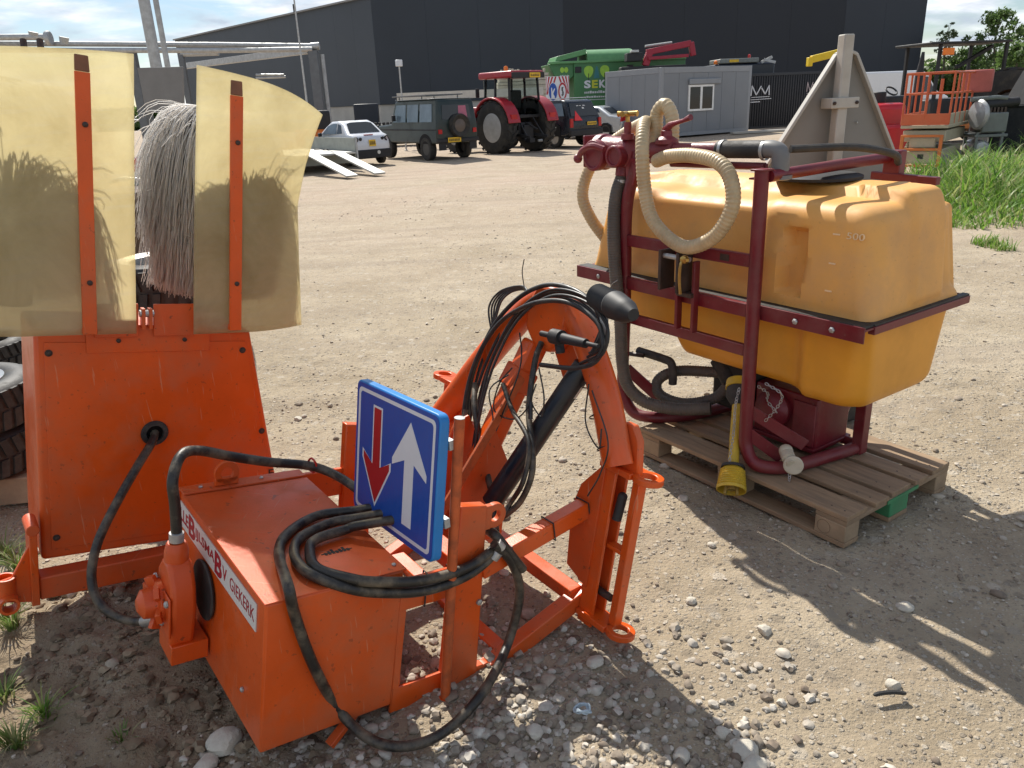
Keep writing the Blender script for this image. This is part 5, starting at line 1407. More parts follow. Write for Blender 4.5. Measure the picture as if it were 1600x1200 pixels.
dt = MB().lathe([(0.0, 0), (0.028, 0.0), (0.030, 0.012), (0.030, 0.05), (0.020, 0.055), (0.020, 0.085), (0.0, 0.085)], V(0.80, 0.13, 0.255), V(0.75, -0.55, -0.25), 16)
dt.ball(V(0.80, 0.13, 0.258), 0.032, 12)
dt.build('drain_tap', mat('yellowed_nylon', (0.50, 0.46, 0.36), 0.5, var=0.15, dirt=(0.3, 0.24, 0.15), damt=0.5, dscale=9), spr)
MB().lathe([(0.0, 0), (0.042, 0.0), (0.043, 0.006), (0.038, 0.010), (0.0, 0.010)], V(0.868, 0.095, 0.225), V(0.55, -0.8, 0.15), 20).build('tap_cap', MATS['yellowed_nylon'], spr)
chain([V(0.85, 0.10, 0.21), V(0.86, 0.085, 0.175), V(0.865, 0.08, 0.15)], lk=0.014)

# ------------------------------------------------------------------ tyres, timber and clutter at the left edge
def tyre_mb(o, ax, R, w, rim, lugs=36, n=40):
    m = MB(); ax = Vector(ax).normalized(); o = Vector(o)
    pr = [(rim, -w * 0.36), (rim + 0.02, -w * 0.46), (R * 0.80, -w * 0.52), (R * 0.94, -w * 0.47), (R * 0.985, -w * 0.40), (R * 0.985, w * 0.40), (R * 0.94, w * 0.47), (R * 0.80, w * 0.52), (rim + 0.02, w * 0.46), (rim, w * 0.36), (rim + 0.015, w * 0.2), (R * 0.88, w * 0.36), (R * 0.90, -w * 0.36), (rim + 0.015, -w * 0.2)]
    m.lathe(pr, o, ax, n, closed=True)
    a, b = orient(ax)
    for k in range(lugs):
        t = 2 * math.pi * k / lugs
        for s in (-1, 1):
            tt = t + (math.pi / lugs if s > 0 else 0)
            r_ = a * math.cos(tt) + b * math.sin(tt); tg = ax.cross(r_)
            c = o + r_ * R * 0.985 + ax * (s * w * 0.22)
            L_ = 2 * math.pi * R / lugs * 0.62
            m.hexa([c + tg * x * L_ / 2 + ax * (y * w * 0.19) + r_ * z - tg * (0.25 * L_ * y * s) for z in (-0.004, 0.012) for (x, y) in ((-1, -1), (1, -1), (1, 1), (-1, 1))])
    return m
alloy = mat('dull_alloy', (0.50, 0.50, 0.49), 0.35, metal=0.7, var=0.15, dirt=(0.3, 0.27, 0.23), damt=0.4)
TY = 'old tyres lying at the left edge'
for (u, v, Y, z, R, w, lab) in ((-60, 0, 3.55, 0.27, 0.34, 0.22, 'lower worn tyre of the stack beside the brush cover'), (-60, 0, 3.56, 0.495, 0.345, 0.225, 'upper worn tyre of the stack beside the brush cover'), (10, 0, 4.75, 0.40, 0.30, 0.19, 'black tyre lying behind the tyre stack at the left edge')):
    x = -2.74 if Y < 4 else -3.42
    e = thing('tyre', lab, 'tyre', (x, Y, z - w / 2), 0.3, TY)
    tyre_mb((0, 0, w / 2), (0, 0, 1), R, w, R * 0.60).build('tread_tyre', rubber, e)
    if Y < 4 and z > 0.4:
        MB().lathe([(R * 0.60, w * 0.10), (R * 0.615, w * 0.93), (R * 0.66, w * 0.96), (R * 0.66, w * 0.99), (R * 0.58, w * 0.95), (R * 0.56, w * 0.1)], (0, 0, 0), (0, 0, 1), 36).build('rim', alloy, e)
tb = MB().box((-0.65, -0.06, 0), (0.75, 0.06, 0.14)).build('timber_beam', wood_block, bevel=0.006); tb.location = (-2.75, 3.42, 0.012); tb.rotation_euler = (0, 0, 0.12)
tag(tb, 'weathered timber beam under the tyre stack', 'timber')
tb = MB().box((-0.65, -0.06, 0), (0.75, 0.06, 0.14)).build('timber_beam', wood_block, bevel=0.006); tb.location = (-2.85, 3.78, 0.012); tb.rotation_euler = (0, 0, 0.12)
tag(tb, 'second timber beam behind the first under the tyres', 'timber')
# wheel on its side and a leaning beam seen between the two shields
_p = at(262, 412, 4.0)
TY2 = 'tyres stacked behind the brush'
for k, lab in enumerate(('lowest tyre of the stack behind the brush', 'middle tyre of the stack behind the brush', 'third tyre of the stack behind the brush', 'topmost silver-rimmed tyre of the stack behind the brush')):
    hT = _p.z / 4
    e = thing('tyre', lab, 'tyre', (_p.x - 0.13 + 0.02 * (k % 2), 4.22 + 0.03 * (k % 3), hT * k), 0.4 * k, TY2)
    tyre_mb((0, 0, hT / 2), (0, 0, 1), 0.30, hT * 0.97, 0.19, 30).build('tread_tyre', rubber, e)
    if k == 3:
        MB().lathe([(0.19, 0.02), (0.195, hT * 0.93), (0.24, hT * 0.97), (0.24, hT * 1.0), (0.18, hT * 0.95), (0.17, 0.02)], (0, 0, 0), (0, 0, 1), 36).build('rim', alloy, e)
e = thing('old_trough', 'dark rusty steel trough standing behind the brush', 'trough', (-2.75, 6.3, 0), 0.3)
rust = mat('rusty_steel', (0.10, 0.060, 0.038), 0.75, var=0.3, scale=9, dirt=(0.20, 0.11, 0.06), damt=0.5, dscale=6)
MB().box((-0.5, -0.30, 0.75), (0.5, 0.30, 1.25)).build('trough_body', rust, e, bevel=0.01)
for x in (-0.42, 0.42):
    MB().box((x - 0.03, -0.25, 0), (x + 0.03, 0.25, 0.75)).build('leg', rust, e, bevel=0.004)
MB().tube(spline([(-0.4, -0.32, 1.25), (-0.2, -0.4, 1.36), (0.1, -0.42, 1.34), (0.3, -0.36, 1.5)], 6), 0.015, 8).build('pale_pipe', galv, e)

# ------------------------------------------------------------------ hall behind the yard
hall = thing('warehouse_hall', 'huge anthracite clad warehouse hall behind the yard', 'building', (-10.0, 70.0, 0), worldspace=True)
def cladding(name, col, rough):  # facet greys of one dark cladding, sky reflection and shading put into the colour
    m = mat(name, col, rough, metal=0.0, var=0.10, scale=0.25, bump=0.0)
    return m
clad_a = cladding('sky_lit_tone_cladding', (0.034, 0.044, 0.058), 0.55)
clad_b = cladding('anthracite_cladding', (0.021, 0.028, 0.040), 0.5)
clad_c = cladding('shade_tone_cladding', (0.006, 0.009, 0.017), 0.5)
pl_mat = mat('pale_concrete_plinth', (0.42, 0.40, 0.36), 0.8, var=0.12, scale=0.8)
def wall_run(p, q, z0, z1, m, name, pitch=3.0):
    p, q = Vector(p), Vector(q)
    d = (q - p); L_ = d.length; d.normalize(); n = V(d.y, -d.x, 0)
    if n.y > 0: n = -n
    k = max(1, round(L_ / pitch)); w = L_ / k
    for i in range(k):
        a = p + d * (i * w + 0.004); b = p + d * ((i + 1) * w - 0.004)
        c = [a, b, b - n * 0.12, a - n * 0.12]
        MB().hexa([x + V(0, 0, z0) for x in c] + [x + V(0, 0, z1) for x in c]).build(name, m, hall)
cA, cB, cC, cD, cE = V(-38.5, 101.0, 0), V(-10.2, 70.0, 0), V(7.2, 72.5, 0), V(29.0, 70.0, 0), V(35.2, 69.0, 0)
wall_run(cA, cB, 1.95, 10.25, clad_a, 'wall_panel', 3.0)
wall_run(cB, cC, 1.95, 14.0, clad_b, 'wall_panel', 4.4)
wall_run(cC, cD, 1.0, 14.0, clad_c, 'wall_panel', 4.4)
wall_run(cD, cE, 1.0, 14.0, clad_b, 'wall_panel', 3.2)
for (p, q) in ((cA, cB), (cB, cC)):
    wall_run(p + V(0, 0.15, 0), q + V(0, 0.15, 0), 0.0, 1.94, pl_mat, 'plinth', 6.0)
for (p, q) in ((cC, cD), (cD, cE)):
    wall_run(p + V(0, 0.15, 0), q + V(0, 0.15, 0), 0.0, 0.99, pl_mat, 'plinth', 6.0)
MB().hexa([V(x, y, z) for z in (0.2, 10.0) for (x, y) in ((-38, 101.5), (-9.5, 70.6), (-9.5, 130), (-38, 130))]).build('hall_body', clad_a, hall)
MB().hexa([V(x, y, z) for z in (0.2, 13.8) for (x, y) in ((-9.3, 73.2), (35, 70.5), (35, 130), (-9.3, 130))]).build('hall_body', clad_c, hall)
MB().bar(cA + V(-.1, -.1, 10.3), cB + V(-.1, -.1, 10.3), 0.2, 0.14).build('roof_trim', mat('pale_trim', (0.22, 0.22, 0.22), 0.6), hall)
MB().cyl(V(-18.6, 79.0, 10.3), V(-18.6, 79.0, 11.0), 0.14, 8).build('roof_vent', black_matt, hall)

glass_d = mat('dark_car_glass', (0.012, 0.016, 0.020), 0.08, var=0.1)
glass_g = mat('pale_reflecting_glass', (0.13, 0.17, 0.20), 0.10, var=0.2, scale=2)
plate_y = mat('yellow_number_plate', (0.78, 0.48, 0.02), 0.45)
red_lamp = mat('red_lamp', (0.45, 0.012, 0.012), 0.25)
rimgrey = mat('grey_rim', (0.30, 0.30, 0.30), 0.45, metal=0.3)
tyre_m = mat('tyre_black', (0.020, 0.019, 0.018), 0.75, var=0.3, scale=6, dirt=(0.15, 0.13, 0.10), damt=0.45, dscale=4)
hub_m = mat('dark_wheel_hub', (0.055, 0.050, 0.047), 0.55, var=0.2)
def wheel(par, x, y, R, w, rimR, rm=None, lugs=0, name='wheel'):
    m = MB()
    m.lathe([(rimR, -w * 0.4), (R * 0.82, -w * 0.5), (R * 0.96, -w * 0.46), (R, -w * 0.36), (R, w * 0.36), (R * 0.96, w * 0.46), (R * 0.82, w * 0.5), (rimR, w * 0.4)], (x, y, R), (1, 0, 0), 32, closed=True)
    t = m.build(name, tyre_m, par)
    if lugs:
        g = MB()
        for k in range(lugs):
            for s in (-1, 1):
                a = 2 * math.pi * (k + (0.5 if s > 0 else 0)) / lugs
                da = 2 * math.pi / lugs * 0.42
                pts = []
                for rr in (R * 0.985, R * 1.03):
                    for (xx, aa) in ((s * w * 0.02, a + da), (s * w * 0.50, a - da * 0.5), (s * w * 0.50, a + da * 0.4), (s * w * 0.02, a + da * 1.9)):
                        pts.append(V(x + xx, y + rr * math.cos(aa), R + rr * math.sin(aa)))
                g.hexa(pts)
        g.build('tread_lugs', tyre_m, t)
    s = -1 if x < 0 else 1
    rmx = MB().lathe([(rimR * 1.01, s * w * 0.40), (rimR * 0.92, s * w * 0.42), (rimR * 0.84, s * w * 0.10), (rimR * 0.74, s * w * -0.02)], (x, y, R), (1, 0, 0), 28)
    rmx.build('rim', rm or rimgrey, t)
    MB().lathe([(rimR * 0.80, s * w * -0.03), (rimR * 0.48, s * w * -0.06), (rimR * 0.42, s * w * 0.10), (rimR * 0.22, s * w * 0.14), (0, s * w * 0.14)], (x, y, R), (1, 0, 0), 24).build('hub', hub_m, t)
    return t
def plate(par, c, w=0.50, h=0.11, nrm=(0, -1, 0), name='number_plate', seed=1):
    c = Vector(c); n = Vector(nrm).normalized(); sx_ = V(0, 0, 1).cross(n).normalized(); up = n.cross(sx_)
    o = MB().prism([(-w / 2, -h / 2), (w / 2, -h / 2), (w / 2, h / 2), (-w / 2, h / 2)], c, sx_, up, 0.012).build(name, plate_y, par)
    r = random.Random(seed); m = MB(); x = -w * 0.42
    while x < w * 0.38:
        d = w * r.uniform(0.06, 0.09)
        m.prism([(x, -h * 0.28), (x + d, -h * 0.28), (x + d * r.uniform(0.6, 1), h * 0.28), (x + d * r.uniform(0, 0.3), h * 0.28)], c + n * 0.0125, sx_, up, 0.002)
        x += d + w * 0.035
    m.build('worn_characters', black_matt, o)
    return o
def body(par, prof, hw, name, m, bevel=0.05, seg=3):
    """side profile (y,z) closed polygon, half width hw(y,z)"""
    N_ = len(prof)
    L_ = [V(-hw(y, z), y, z) for (y, z) in prof]; R_ = [V(hw(y, z), y, z) for (y, z) in prof]
    fs = [tuple(range(N_)), tuple(range(N_, 2 * N_))[::-1]] + [(i, N_ + i, N_ + (i + 1) % N_, (i + 1) % N_) for i in range(N_)]
    return MB().add(L_ + R_, fs).build(name, m, par, bevel=bevel, seg=seg, smooth=50)
def side_pane(par, pts, hw, name, m, side, out=0.012, t=0.02, bevel=0.0):
    A = [V(side * (hw(y, z) + out), y, z) for (y, z) in pts]; B = [p - V(side * t, 0, 0) for p in A]
    N_ = len(pts)
    return MB().add(A + B, [tuple(range(N_)), tuple(range(N_, 2 * N_))] + [(i, (i + 1) % N_, N_ + (i + 1) % N_, N_ + i) for i in range(N_)]).build(name, m, par, bevel=bevel)
def rear_pane(par, pts, yf, name, m, out=0.012, t=0.02, bevel=0.0):
    A = [V(x, yf(z) - out, z) for (x, z) in pts]; B = [p + V(0, t, 0) for p in A]
    N_ = len(pts)
    return MB().add(A + B, [tuple(range(N_)), tuple(range(N_, 2 * N_))] + [(i, (i + 1) % N_, N_ + (i + 1) % N_, N_ + i) for i in range(N_)]).build(name, m, par, bevel=bevel)

# ------------------------------------------------------------------ dark green off-road car
car = thing('off_road_car', 'boxy dark green off-road car with rear spare wheel and roof rack', 'car', (-1.90, 27.58, 0), rad(34.7))
green_p = mat('dark_green_car_paint', (0.017, 0.029, 0.027), 0.28, var=0.1, dirt=(0.10, 0.10, 0.085), damt=0.25, dscale=2)
hw = lambda y, z: 0.80 - max(0, z - 1.12) * 0.13
body(car, [(-0.78, 0.55), (-0.80, 1.10), (-0.74, 1.82), (-0.66, 1.94), (2.05, 1.95), (2.16, 1.90), (2.42, 1.18), (3.45, 1.12), (3.50, 0.55)], hw, 'body', green_p, 0.05)
MB().box((-0.74, -0.65, 1.951), (0.74, 2.05, 1.965)).build('roof', mat('pale_grey_roof', (0.34, 0.37, 0.38), 0.4), car, bevel=0.004)  # roof sheet in a much paler grey than the green body
for s in (-1, 1):
    for (y0, y1, y2, y3) in ((-0.50, 0.32, 0.32, -0.46), (0.44, 1.20, 1.20, 0.44), (1.32, 2.22, 2.02, 1.32)):
        side_pane(car, [(y0, 1.24), (y1, 1.24), (y2, 1.80), (y3, 1.80)], hw, 'side_window', glass_g, s)
    for yy in (0.38, 1.26):
        side_pane(car, [(yy - 0.006, 0.62), (yy + 0.006, 0.62), (yy + 0.006, 1.85), (yy - 0.006, 1.85)], hw, 'door_seam', void, s, 0.004)
    side_pane(car, [(-0.76, 0.97), (3.40, 0.97), (3.40, 1.01), (-0.76, 1.01)], hw, 'rubbing_strip', black_matt, s, 0.012)
    side_pane(car, [(0.47 * math.cos(t), 0.40 + 0.47 * math.sin(t)) for t in np.linspace(0.32, math.pi - 0.32, 11)], hw, 'wheel_arch', void, s, 0.006)
    MB().box((s * 0.60 - 0.14, -0.80, 0.34), (s * 0.60 + 0.14, -0.77, 0.66)).build('mud_flap', black_matt, car)
    rear_pane(car, [(s * 0.74, 0.86), (s * 0.60, 0.86), (s * 0.60, 1.0), (s * 0.74, 1.0)], lambda z: -0.80, 'tail_lamp', red_lamp, 0.02)
    for y in (0.0, 2.85):
        wheel(car, s * 0.70, y, 0.38, 0.24, 0.21, mat('dark_steel_rim', (0.05, 0.05, 0.05), 0.5))
rear_pane(car, [(-0.56, 1.30), (0.56, 1.30), (0.52, 1.76), (-0.52, 1.76)], lambda z: -0.80 + (z - 1.10) * 0.083, 'rear_window', glass_d)
rear_pane(car, [(0.06, 1.34), (0.42, 1.34), (0.38, 1.72), (0.10, 1.72)], lambda z: -0.80 + (z - 1.10) * 0.083, 'window_sticker', mat('pink_sticker', (0.42, 0.12, 0.18), 0.4), 0.02)
sw = MB().lathe([(0.0, 0.06), (0.10, 0.05), (0.20, 0.02), (0.23, 0.06), (0.35, 0.10), (0.38, 0.02), (0.38, -0.10), (0.33, -0.12)], (0.05, -0.88, 1.10), (0, -1, 0), 30).build('spare_wheel', tyre_m, car)
MB().lathe([(0.0, 0.075), (0.10, 0.065), (0.20, 0.035), (0.215, 0.03)], (0.05, -0.88, 1.10), (0, -1, 0), 26).build('rim', mat('dark_brown_rim', (0.11, 0.085, 0.07), 0.5), sw)
MB().box((-0.80, -0.86, 0.58), (0.80, -0.72, 0.70)).build('rear_bumper', black_matt, car, bevel=0.02)
plate(car, (-0.18, -0.875, 0.66), 0.50, 0.15, seed=3)
rk = MB()
for x in (-0.70, 0.70): rk.tube([(x, -0.1, 2.08), (x, 2.3, 2.08)], 0.025, 6)
for y in np.linspace(0.0, 2.2, 5): rk.tube([(-0.70, y, 2.08), (0.70, y, 2.08)], 0.02, 6)
for y in (0.2, 1.8):
    for x in (-0.70, 0.70): rk.tube([(x, y, 1.94), (x, y, 2.08)], 0.02, 6)
rk.build('roof_rack', mat('dark_rack', (0.08, 0.08, 0.08), 0.5), car)
MB().box((-0.72, 2.30, 1.10), (0.72, 2.36, 1.16)).build('wiper_cowl', black_matt, car)
MB().box((-0.95, 1.95, 1.28), (-0.82, 2.05, 1.48)).build('wing_mirror', black_matt, car, bevel=0.02)
MB().cyl((-0.55, 2.2, 1.9), (-0.62, 2.2, 2.0), 0.02, 6).build('aerial_base', black_matt, car)

# ------------------------------------------------------------------ white micro car
wc = thing('micro_car', 'small white two-seat car with dark rear bumper beside the trailer', 'car', (-4.52, 26.55, 0), rad(38))
white_p = mat('white_car_paint', (0.66, 0.68, 0.72), 0.22, var=0.04, dirt=(0.45, 0.43, 0.38), damt=0.15)
hw = lambda y, z: 0.71 - max(0, z - 0.86) * 0.30 - max(0, abs(y - 0.9) - 1.0) * 0.12
body(wc, [(-0.52, 0.42), (-0.55, 0.62), (-0.50, 0.86), (-0.40, 0.95), (-0.15, 1.00), (0.25, 1.30), (0.55, 1.395), (1.10, 1.38), (1.45, 1.22), (1.85, 0.95), (2.35, 0.80), (2.42, 0.55), (2.40, 0.35), (-0.3, 0.35)], hw, 'body', white_p, 0.07, 4)
yf = lambda z: -0.15 + (z - 1.0) * 1.27
rear_pane(wc, [(-0.55, 1.03), (0.55, 1.03), (0.44, 1.31), (0.30, 1.345), (-0.30, 1.345), (-0.44, 1.31)], yf, 'rear_window', glass_d, 0.03, 0.03)
for s in (-1, 1):
    side_pane(wc, [(0.62, 1.0), (1.62, 0.98), (1.25, 1.25), (0.85, 1.32), (0.62, 1.31)], hw, 'side_window', glass_g, s, 0.014)
    side_pane(wc, [(0.18, 1.02), (0.54, 1.0), (0.54, 1.30), (0.36, 1.27)], hw, 'quarter_window', glass_d, s, 0.014)
    l = MB().lathe([(0.0, 0.05), (0.085, 0.05), (0.09, 0.0)], (s * 0.55, -0.47, 0.82), (s * 0.3, -1, 0.1), 18); l.build('tail_lamp', black_matt, wc)
    MB().lathe([(0.0, 0.06), (0.045, 0.055)], (s * 0.55, -0.47, 0.82), (s * 0.3, -1, 0.1), 14).build('lamp_lens', mat('clear_lens', (0.5, 0.45, 0.45), 0.2), wc)
    l = MB().lathe([(0.0, 0.04), (0.05, 0.04), (0.055, 0.0)], (s * 0.40, -0.50, 0.83), (s * 0.1, -1, 0.1), 14); l.build('tail_lamp', black_matt, wc)
    wheel(wc, s * 0.60, 0.05, 0.27, 0.16, 0.16); wheel(wc, s * 0.60, 1.9, 0.27, 0.16, 0.16)
MB().box((-0.68, -0.575, 0.22), (0.68, -0.35, 0.50)).build('rear_bumper', black_matt, wc, bevel=0.04, seg=3)
MB().lathe([(0, 0.012), (0.055, 0.01), (0.06, 0)], (0.20, -0.578, 0.40), (0, -1, 0), 14).build('fog_lamp', white_sticker, wc)
plate(wc, (0.0, -0.555, 0.70), 0.24, 0.20, (0, -1, 0.1), seed=5)
MB().box((-0.20, -0.43, 0.945), (0.12, -0.38, 0.965)).build('brake_light', red_lamp, wc)
for s in (-1, 1):
    MB().box((s * 0.82 - 0.06, 1.45, 0.92), (s * 0.82 + 0.06, 1.55, 1.04)).build('wing_mirror', black_matt, wc, bevel=0.02)

# ------------------------------------------------------------------ flat trailer with ramps
tr = thing('car_trailer', 'flat pale car trailer with two loading ramps lowered', 'trailer', (-5.30, 24.25, 0), rad(34))
alu = mat('dull_aluminium', (0.50, 0.50, 0.47), 0.45, metal=0.25, var=0.1, dirt=(0.36, 0.34, 0.28), damt=0.3)
alu_d = mat('grey_green_board', (0.30, 0.31, 0.27), 0.5, var=0.1, dirt=(0.22, 0.21, 0.17), damt=0.3)
MB().box((-0.95, 0.0, 0.46), (0.98, 4.2, 0.52)).build('deck', alu, tr, bevel=0.01)
MB().box((0.955, 0.0, 0.525), (0.985, 4.2, 0.92)).build('side_board', alu_d, tr, bevel=0.006)
MB().box((-0.985, 0.0, 0.15), (-0.955, 4.2, 0.455)).build('side_skirt', alu_d, tr, bevel=0.006)
MB().box((0.955, 0.06, 0.15), (0.985, 4.2, 0.455)).build('side_skirt', alu_d, tr, bevel=0.006)
MB().box((-0.95, 0.30, 0.18), (0.95, 0.34, 0.455)).build('rear_sill', alu_d, tr, bevel=0.006)
MB().box((0.965, -0.045, 0.20), (1.02, -0.003, 0.95)).build('corner_post', galv, tr, bevel=0.004)
for x in (-0.42, 0.42):
    MB().hexa([V(x - 0.17, -0.02, 0.47), V(x + 0.17, -0.02, 0.47), V(x + 0.17, 0.0, 0.52), V(x - 0.17, 0.0, 0.52), V(x - 0.17, -2.72, 0.01), V(x + 0.17, -2.72, 0.01), V(x + 0.17, -2.74, 0.06), V(x - 0.17, -2.74, 0.06)]).build('ramp', alu, tr, bevel=0.006)
for s in (-1, 1):
    for y in (2.0, 2.8): wheel(tr, s * 0.80, y, 0.28, 0.16, 0.16)

# ------------------------------------------------------------------ red tractor
tc_ = thing('tractor', 'red tractor with big rear wheels and glazed cab seen from behind', 'tractor', (0.55, 29.75, 0), rad(40))
red_p = mat('red_tractor_paint', (0.36, 0.018, 0.030), 0.32, var=0.12, dirt=(0.22, 0.09, 0.07), damt=0.3, dscale=3)
for s in (-1, 1):
    wheel(tc_, s * 0.93, 0.0, 0.90, 0.50, 0.50, mat('pale_grey_rim', (0.42, 0.42, 0.41), 0.45, dirt=(0.25, 0.22, 0.18), damt=0.4), 20)
    wheel(tc_, s * 0.85, 2.5, 0.62, 0.38, 0.34, None, 16)
    fd = MB(); prof = []
    arc = [(1.06 * math.cos(t), 0.92 + 1.02 * math.sin(t)) for t in np.linspace(rad(12), rad(172), 14)]
    A = arc + [(p[0] * 0.95, 0.92 + (p[1] - 0.92) * 0.94) for p in arc[::-1]]
    fd.prism(A, (s * 0.93 - 0.27, 0, 0), (0, 1, 0), (0, 0, 1), 0.54)
    fd.build('mudguard', red_p, tc_, bevel=0.02)
    MB().box((s * 0.93 - 0.14, -1.02, 1.18), (s * 0.93 + 0.14, -0.96, 1.34)).build('tail_lamp', red_lamp, tc_)
MB().box((-0.34, -0.55, 0.55), (0.34, 2.9, 1.05)).build('transmission', black_matt, tc_, bevel=0.05)
MB().box((-0.36, 1.05, 1.0), (0.36, 3.1, 1.62)).build('bonnet', red_p, tc_, bevel=0.08, seg=3)
cb = MB()
for (x, y) in ((-0.72, -0.55), (0.72, -0.55), (-0.66, 0.95), (0.66, 0.95), (-0.74, 0.25), (0.74, 0.25)):
    cb.bar((x, y, 1.25), (x * 0.93, y * 0.9, 2.55), 0.07, 0.07)
cb.box((-0.72, -0.57, 1.20), (0.72, 0.95, 1.30))
cb.build('cab_frame', black_matt, tc_, bevel=0.01)
MB().box((-0.78, -0.75, 2.55), (0.78, 1.1, 2.78)).build('cab_roof', red_p, tc_, bevel=0.06, seg=3)
MB().box((-0.76, -0.80, 2.53), (0.76, -0.74, 2.72)).build('roof_rear_panel', black_matt, tc_, bevel=0.01)
clear = bpy.data.materials.new('cab_glass'); clear.use_nodes = True
_b = clear.node_tree.nodes['Principled BSDF']; _b.inputs['Transmission Weight'].default_value = 1.0; _b.inputs['Roughness'].default_value = 0.03; _b.inputs['IOR'].default_value = 1.05; _b.inputs['Base Color'].default_value = (0.75, 0.82, 0.80, 1)
MB().box((-0.66, -0.56, 1.32), (0.66, -0.545, 2.52)).build('rear_glass', clear, tc_)
for s in (-1, 1):
    MB().box((s * 0.71 - 0.008, -0.5, 1.32), (s * 0.71 + 0.008, 0.22, 2.5)).build('side_glass', clear, tc_)
    MB().box((s * 0.69 - 0.008, 0.30, 1.32), (s * 0.69 + 0.008, 0.9, 2.5)).build('door_glass', clear, tc_)
MB().box((-0.3, 0.05, 1.3), (0.3, 0.55, 1.50)).build('seat', black_matt, tc_, bevel=0.05)
MB().box((-0.28, -0.08, 1.5), (0.28, 0.05, 2.15)).build('seat_back', black_matt, tc_, bevel=0.05)
plate(tc_, (0.28, -0.81, 2.62), 0.50, 0.16, seed=8)
MB().lathe([(0.075, 0), (0.075, 0.12), (0.05, 0.16), (0, 0.17)], (-0.62, -0.30, 2.78), (0, 0, 1), 14).build('beacon', mat('amber_lamp', (0.85, 0.20, 0.01), 0.3), tc_)
lk = MB()
for s in (-1, 1):
    lk.bar((s * 0.30, -0.5, 0.62), (s * 0.42, -1.25, 0.55), 0.06, 0.10)
    lk.bar((s * 0.36, -0.55, 1.20), (s * 0.40, -1.05, 0.58), 0.05, 0.05)
lk.bar((0, -0.5, 1.05), (0.15, -1.0, 0.80), 0.06, 0.06); lk.box((-0.22, -0.72, 0.42), (0.22, -0.5, 0.95)); lk.box((-0.12, -0.9, 0.35), (0.12, -0.6, 0.50))
lk.build('rear_linkage', black_matt, tc_, bevel=0.01)
MB().tube([(0.25, -0.92, 0.40), (0.42, -0.95, 0.40)], 0.05, 8).build('linkage_ball', steel, tc_)
MB().box((-1.02, 0.95, 1.95), (-0.86, 1.0, 2.25)).build('wing_mirror', black_matt, tc_, bevel=0.02)

# ------------------------------------------------------------------ dark estate / SUV
su = thing('dark_suv', 'dark blue-black SUV with red warning triangle sticker on the tailgate', 'car', (2.72, 31.95, 0), rad(40))
navy = mat('blue_black_car_paint', (0.010, 0.014, 0.022), 0.18, var=0.1, dirt=(0.07, 0.07, 0.065), damt=0.2, dscale=2)
hw = lambda y, z: 0.88 - max(0, z - 1.05) * 0.26
body(su, [(-0.86, 0.50), (-0.90, 0.80), (-0.84, 1.08), (-0.52, 1.68), (-0.36, 1.74), (1.35, 1.74), (1.60, 1.66), (2.15, 1.12), (3.25, 0.98), (3.45, 0.75), (3.45, 0.45), (-0.6, 0.40)], hw, 'body', navy, 0.07, 4)
yf = lambda z: -0.84 + (z - 1.08) * 0.533
rear_pane(su, [(-0.74, 1.14), (0.74, 1.14), (0.62, 1.62), (-0.62, 1.62)], yf, 'rear_window', glass_d, 0.03, 0.03)
wr = MB()
for (x0, x1, z0, z1) in ((-0.28, -0.16, 1.50, 1.53), (-0.12, -0.02, 1.505, 1.525), (0.06, 0.20, 1.50, 1.535), (-0.02, 0.10, 1.40, 1.46)):
    A = [V(x, yf(z) - 0.04, z) for (x, z) in ((x0, z0), (x1, z0), (x1 - 0.02, z1), (x0, z1))]; wr.add(A, [(0, 1, 2, 3)])
wr.build('window_stickers', white_sticker, su, smooth=0)
MB().add([V(-0.62, -0.915, 0.98), V(-0.20, -0.915, 0.98), V(-0.44, -0.75, 1.34), V(-0.62, -0.89, 0.98), V(-0.20, -0.89, 0.98), V(-0.44, -0.72, 1.34)], [(0, 1, 2), (3, 5, 4), (0, 3, 4, 1), (1, 4, 5, 2), (2, 5, 3, 0)]).build('warning_triangle', mat('red_reflective', (0.75, 0.035, 0.035), 0.4), su)
for s in (-1, 1):
    rear_pane(su, [(s * 0.86, 0.74), (s * 0.70, 0.74), (s * 0.70, 1.06), (s * 0.84, 1.06)], lambda z: -0.90, 'tail_lamp', red_lamp, 0.01, 0.05)
    side_pane(su, [(-0.55, 1.16), (0.25, 1.16), (0.25, 1.62), (-0.34, 1.62)], hw, 'side_window', glass_g, s)
    side_pane(su, [(0.34, 1.16), (1.12, 1.16), (1.12, 1.62), (0.34, 1.62)], hw, 'side_window', glass_g, s)
    side_pane(su, [(1.20, 1.16), (1.95, 1.16), (1.55, 1.60), (1.20, 1.62)], hw, 'side_window', glass_g, s)
    side_pane(su, [(-0.40, 0.42), (0.44, 0.42), (0.38, 0.78), (0.15, 0.88), (-0.15, 0.88), (-0.36, 0.78)], hw, 'wheel_arch', void, s, 0.01)
    wheel(su, s * 0.76, 0.0, 0.36, 0.23, 0.23, alloy); wheel(su, s * 0.76, 2.65, 0.36, 0.23, 0.23, alloy)
    MB().tube([(s * 0.66, -0.2, 1.80), (s * 0.66, 1.3, 1.80)], 0.02, 6).build('roof_rail', galv, su)
plate(su, (0.30, -0.915, 0.86), 0.50, 0.12, seed=9)
MB().box((-0.88, -0.98, 0.42), (0.88, -0.80, 0.66)).build('rear_bumper', black_matt, su, bevel=0.04)
MB().tube([(0.45, -1.0, 0.33), (0.45, -0.6, 0.33)], 0.04, 8).build('exhaust', steel, su)

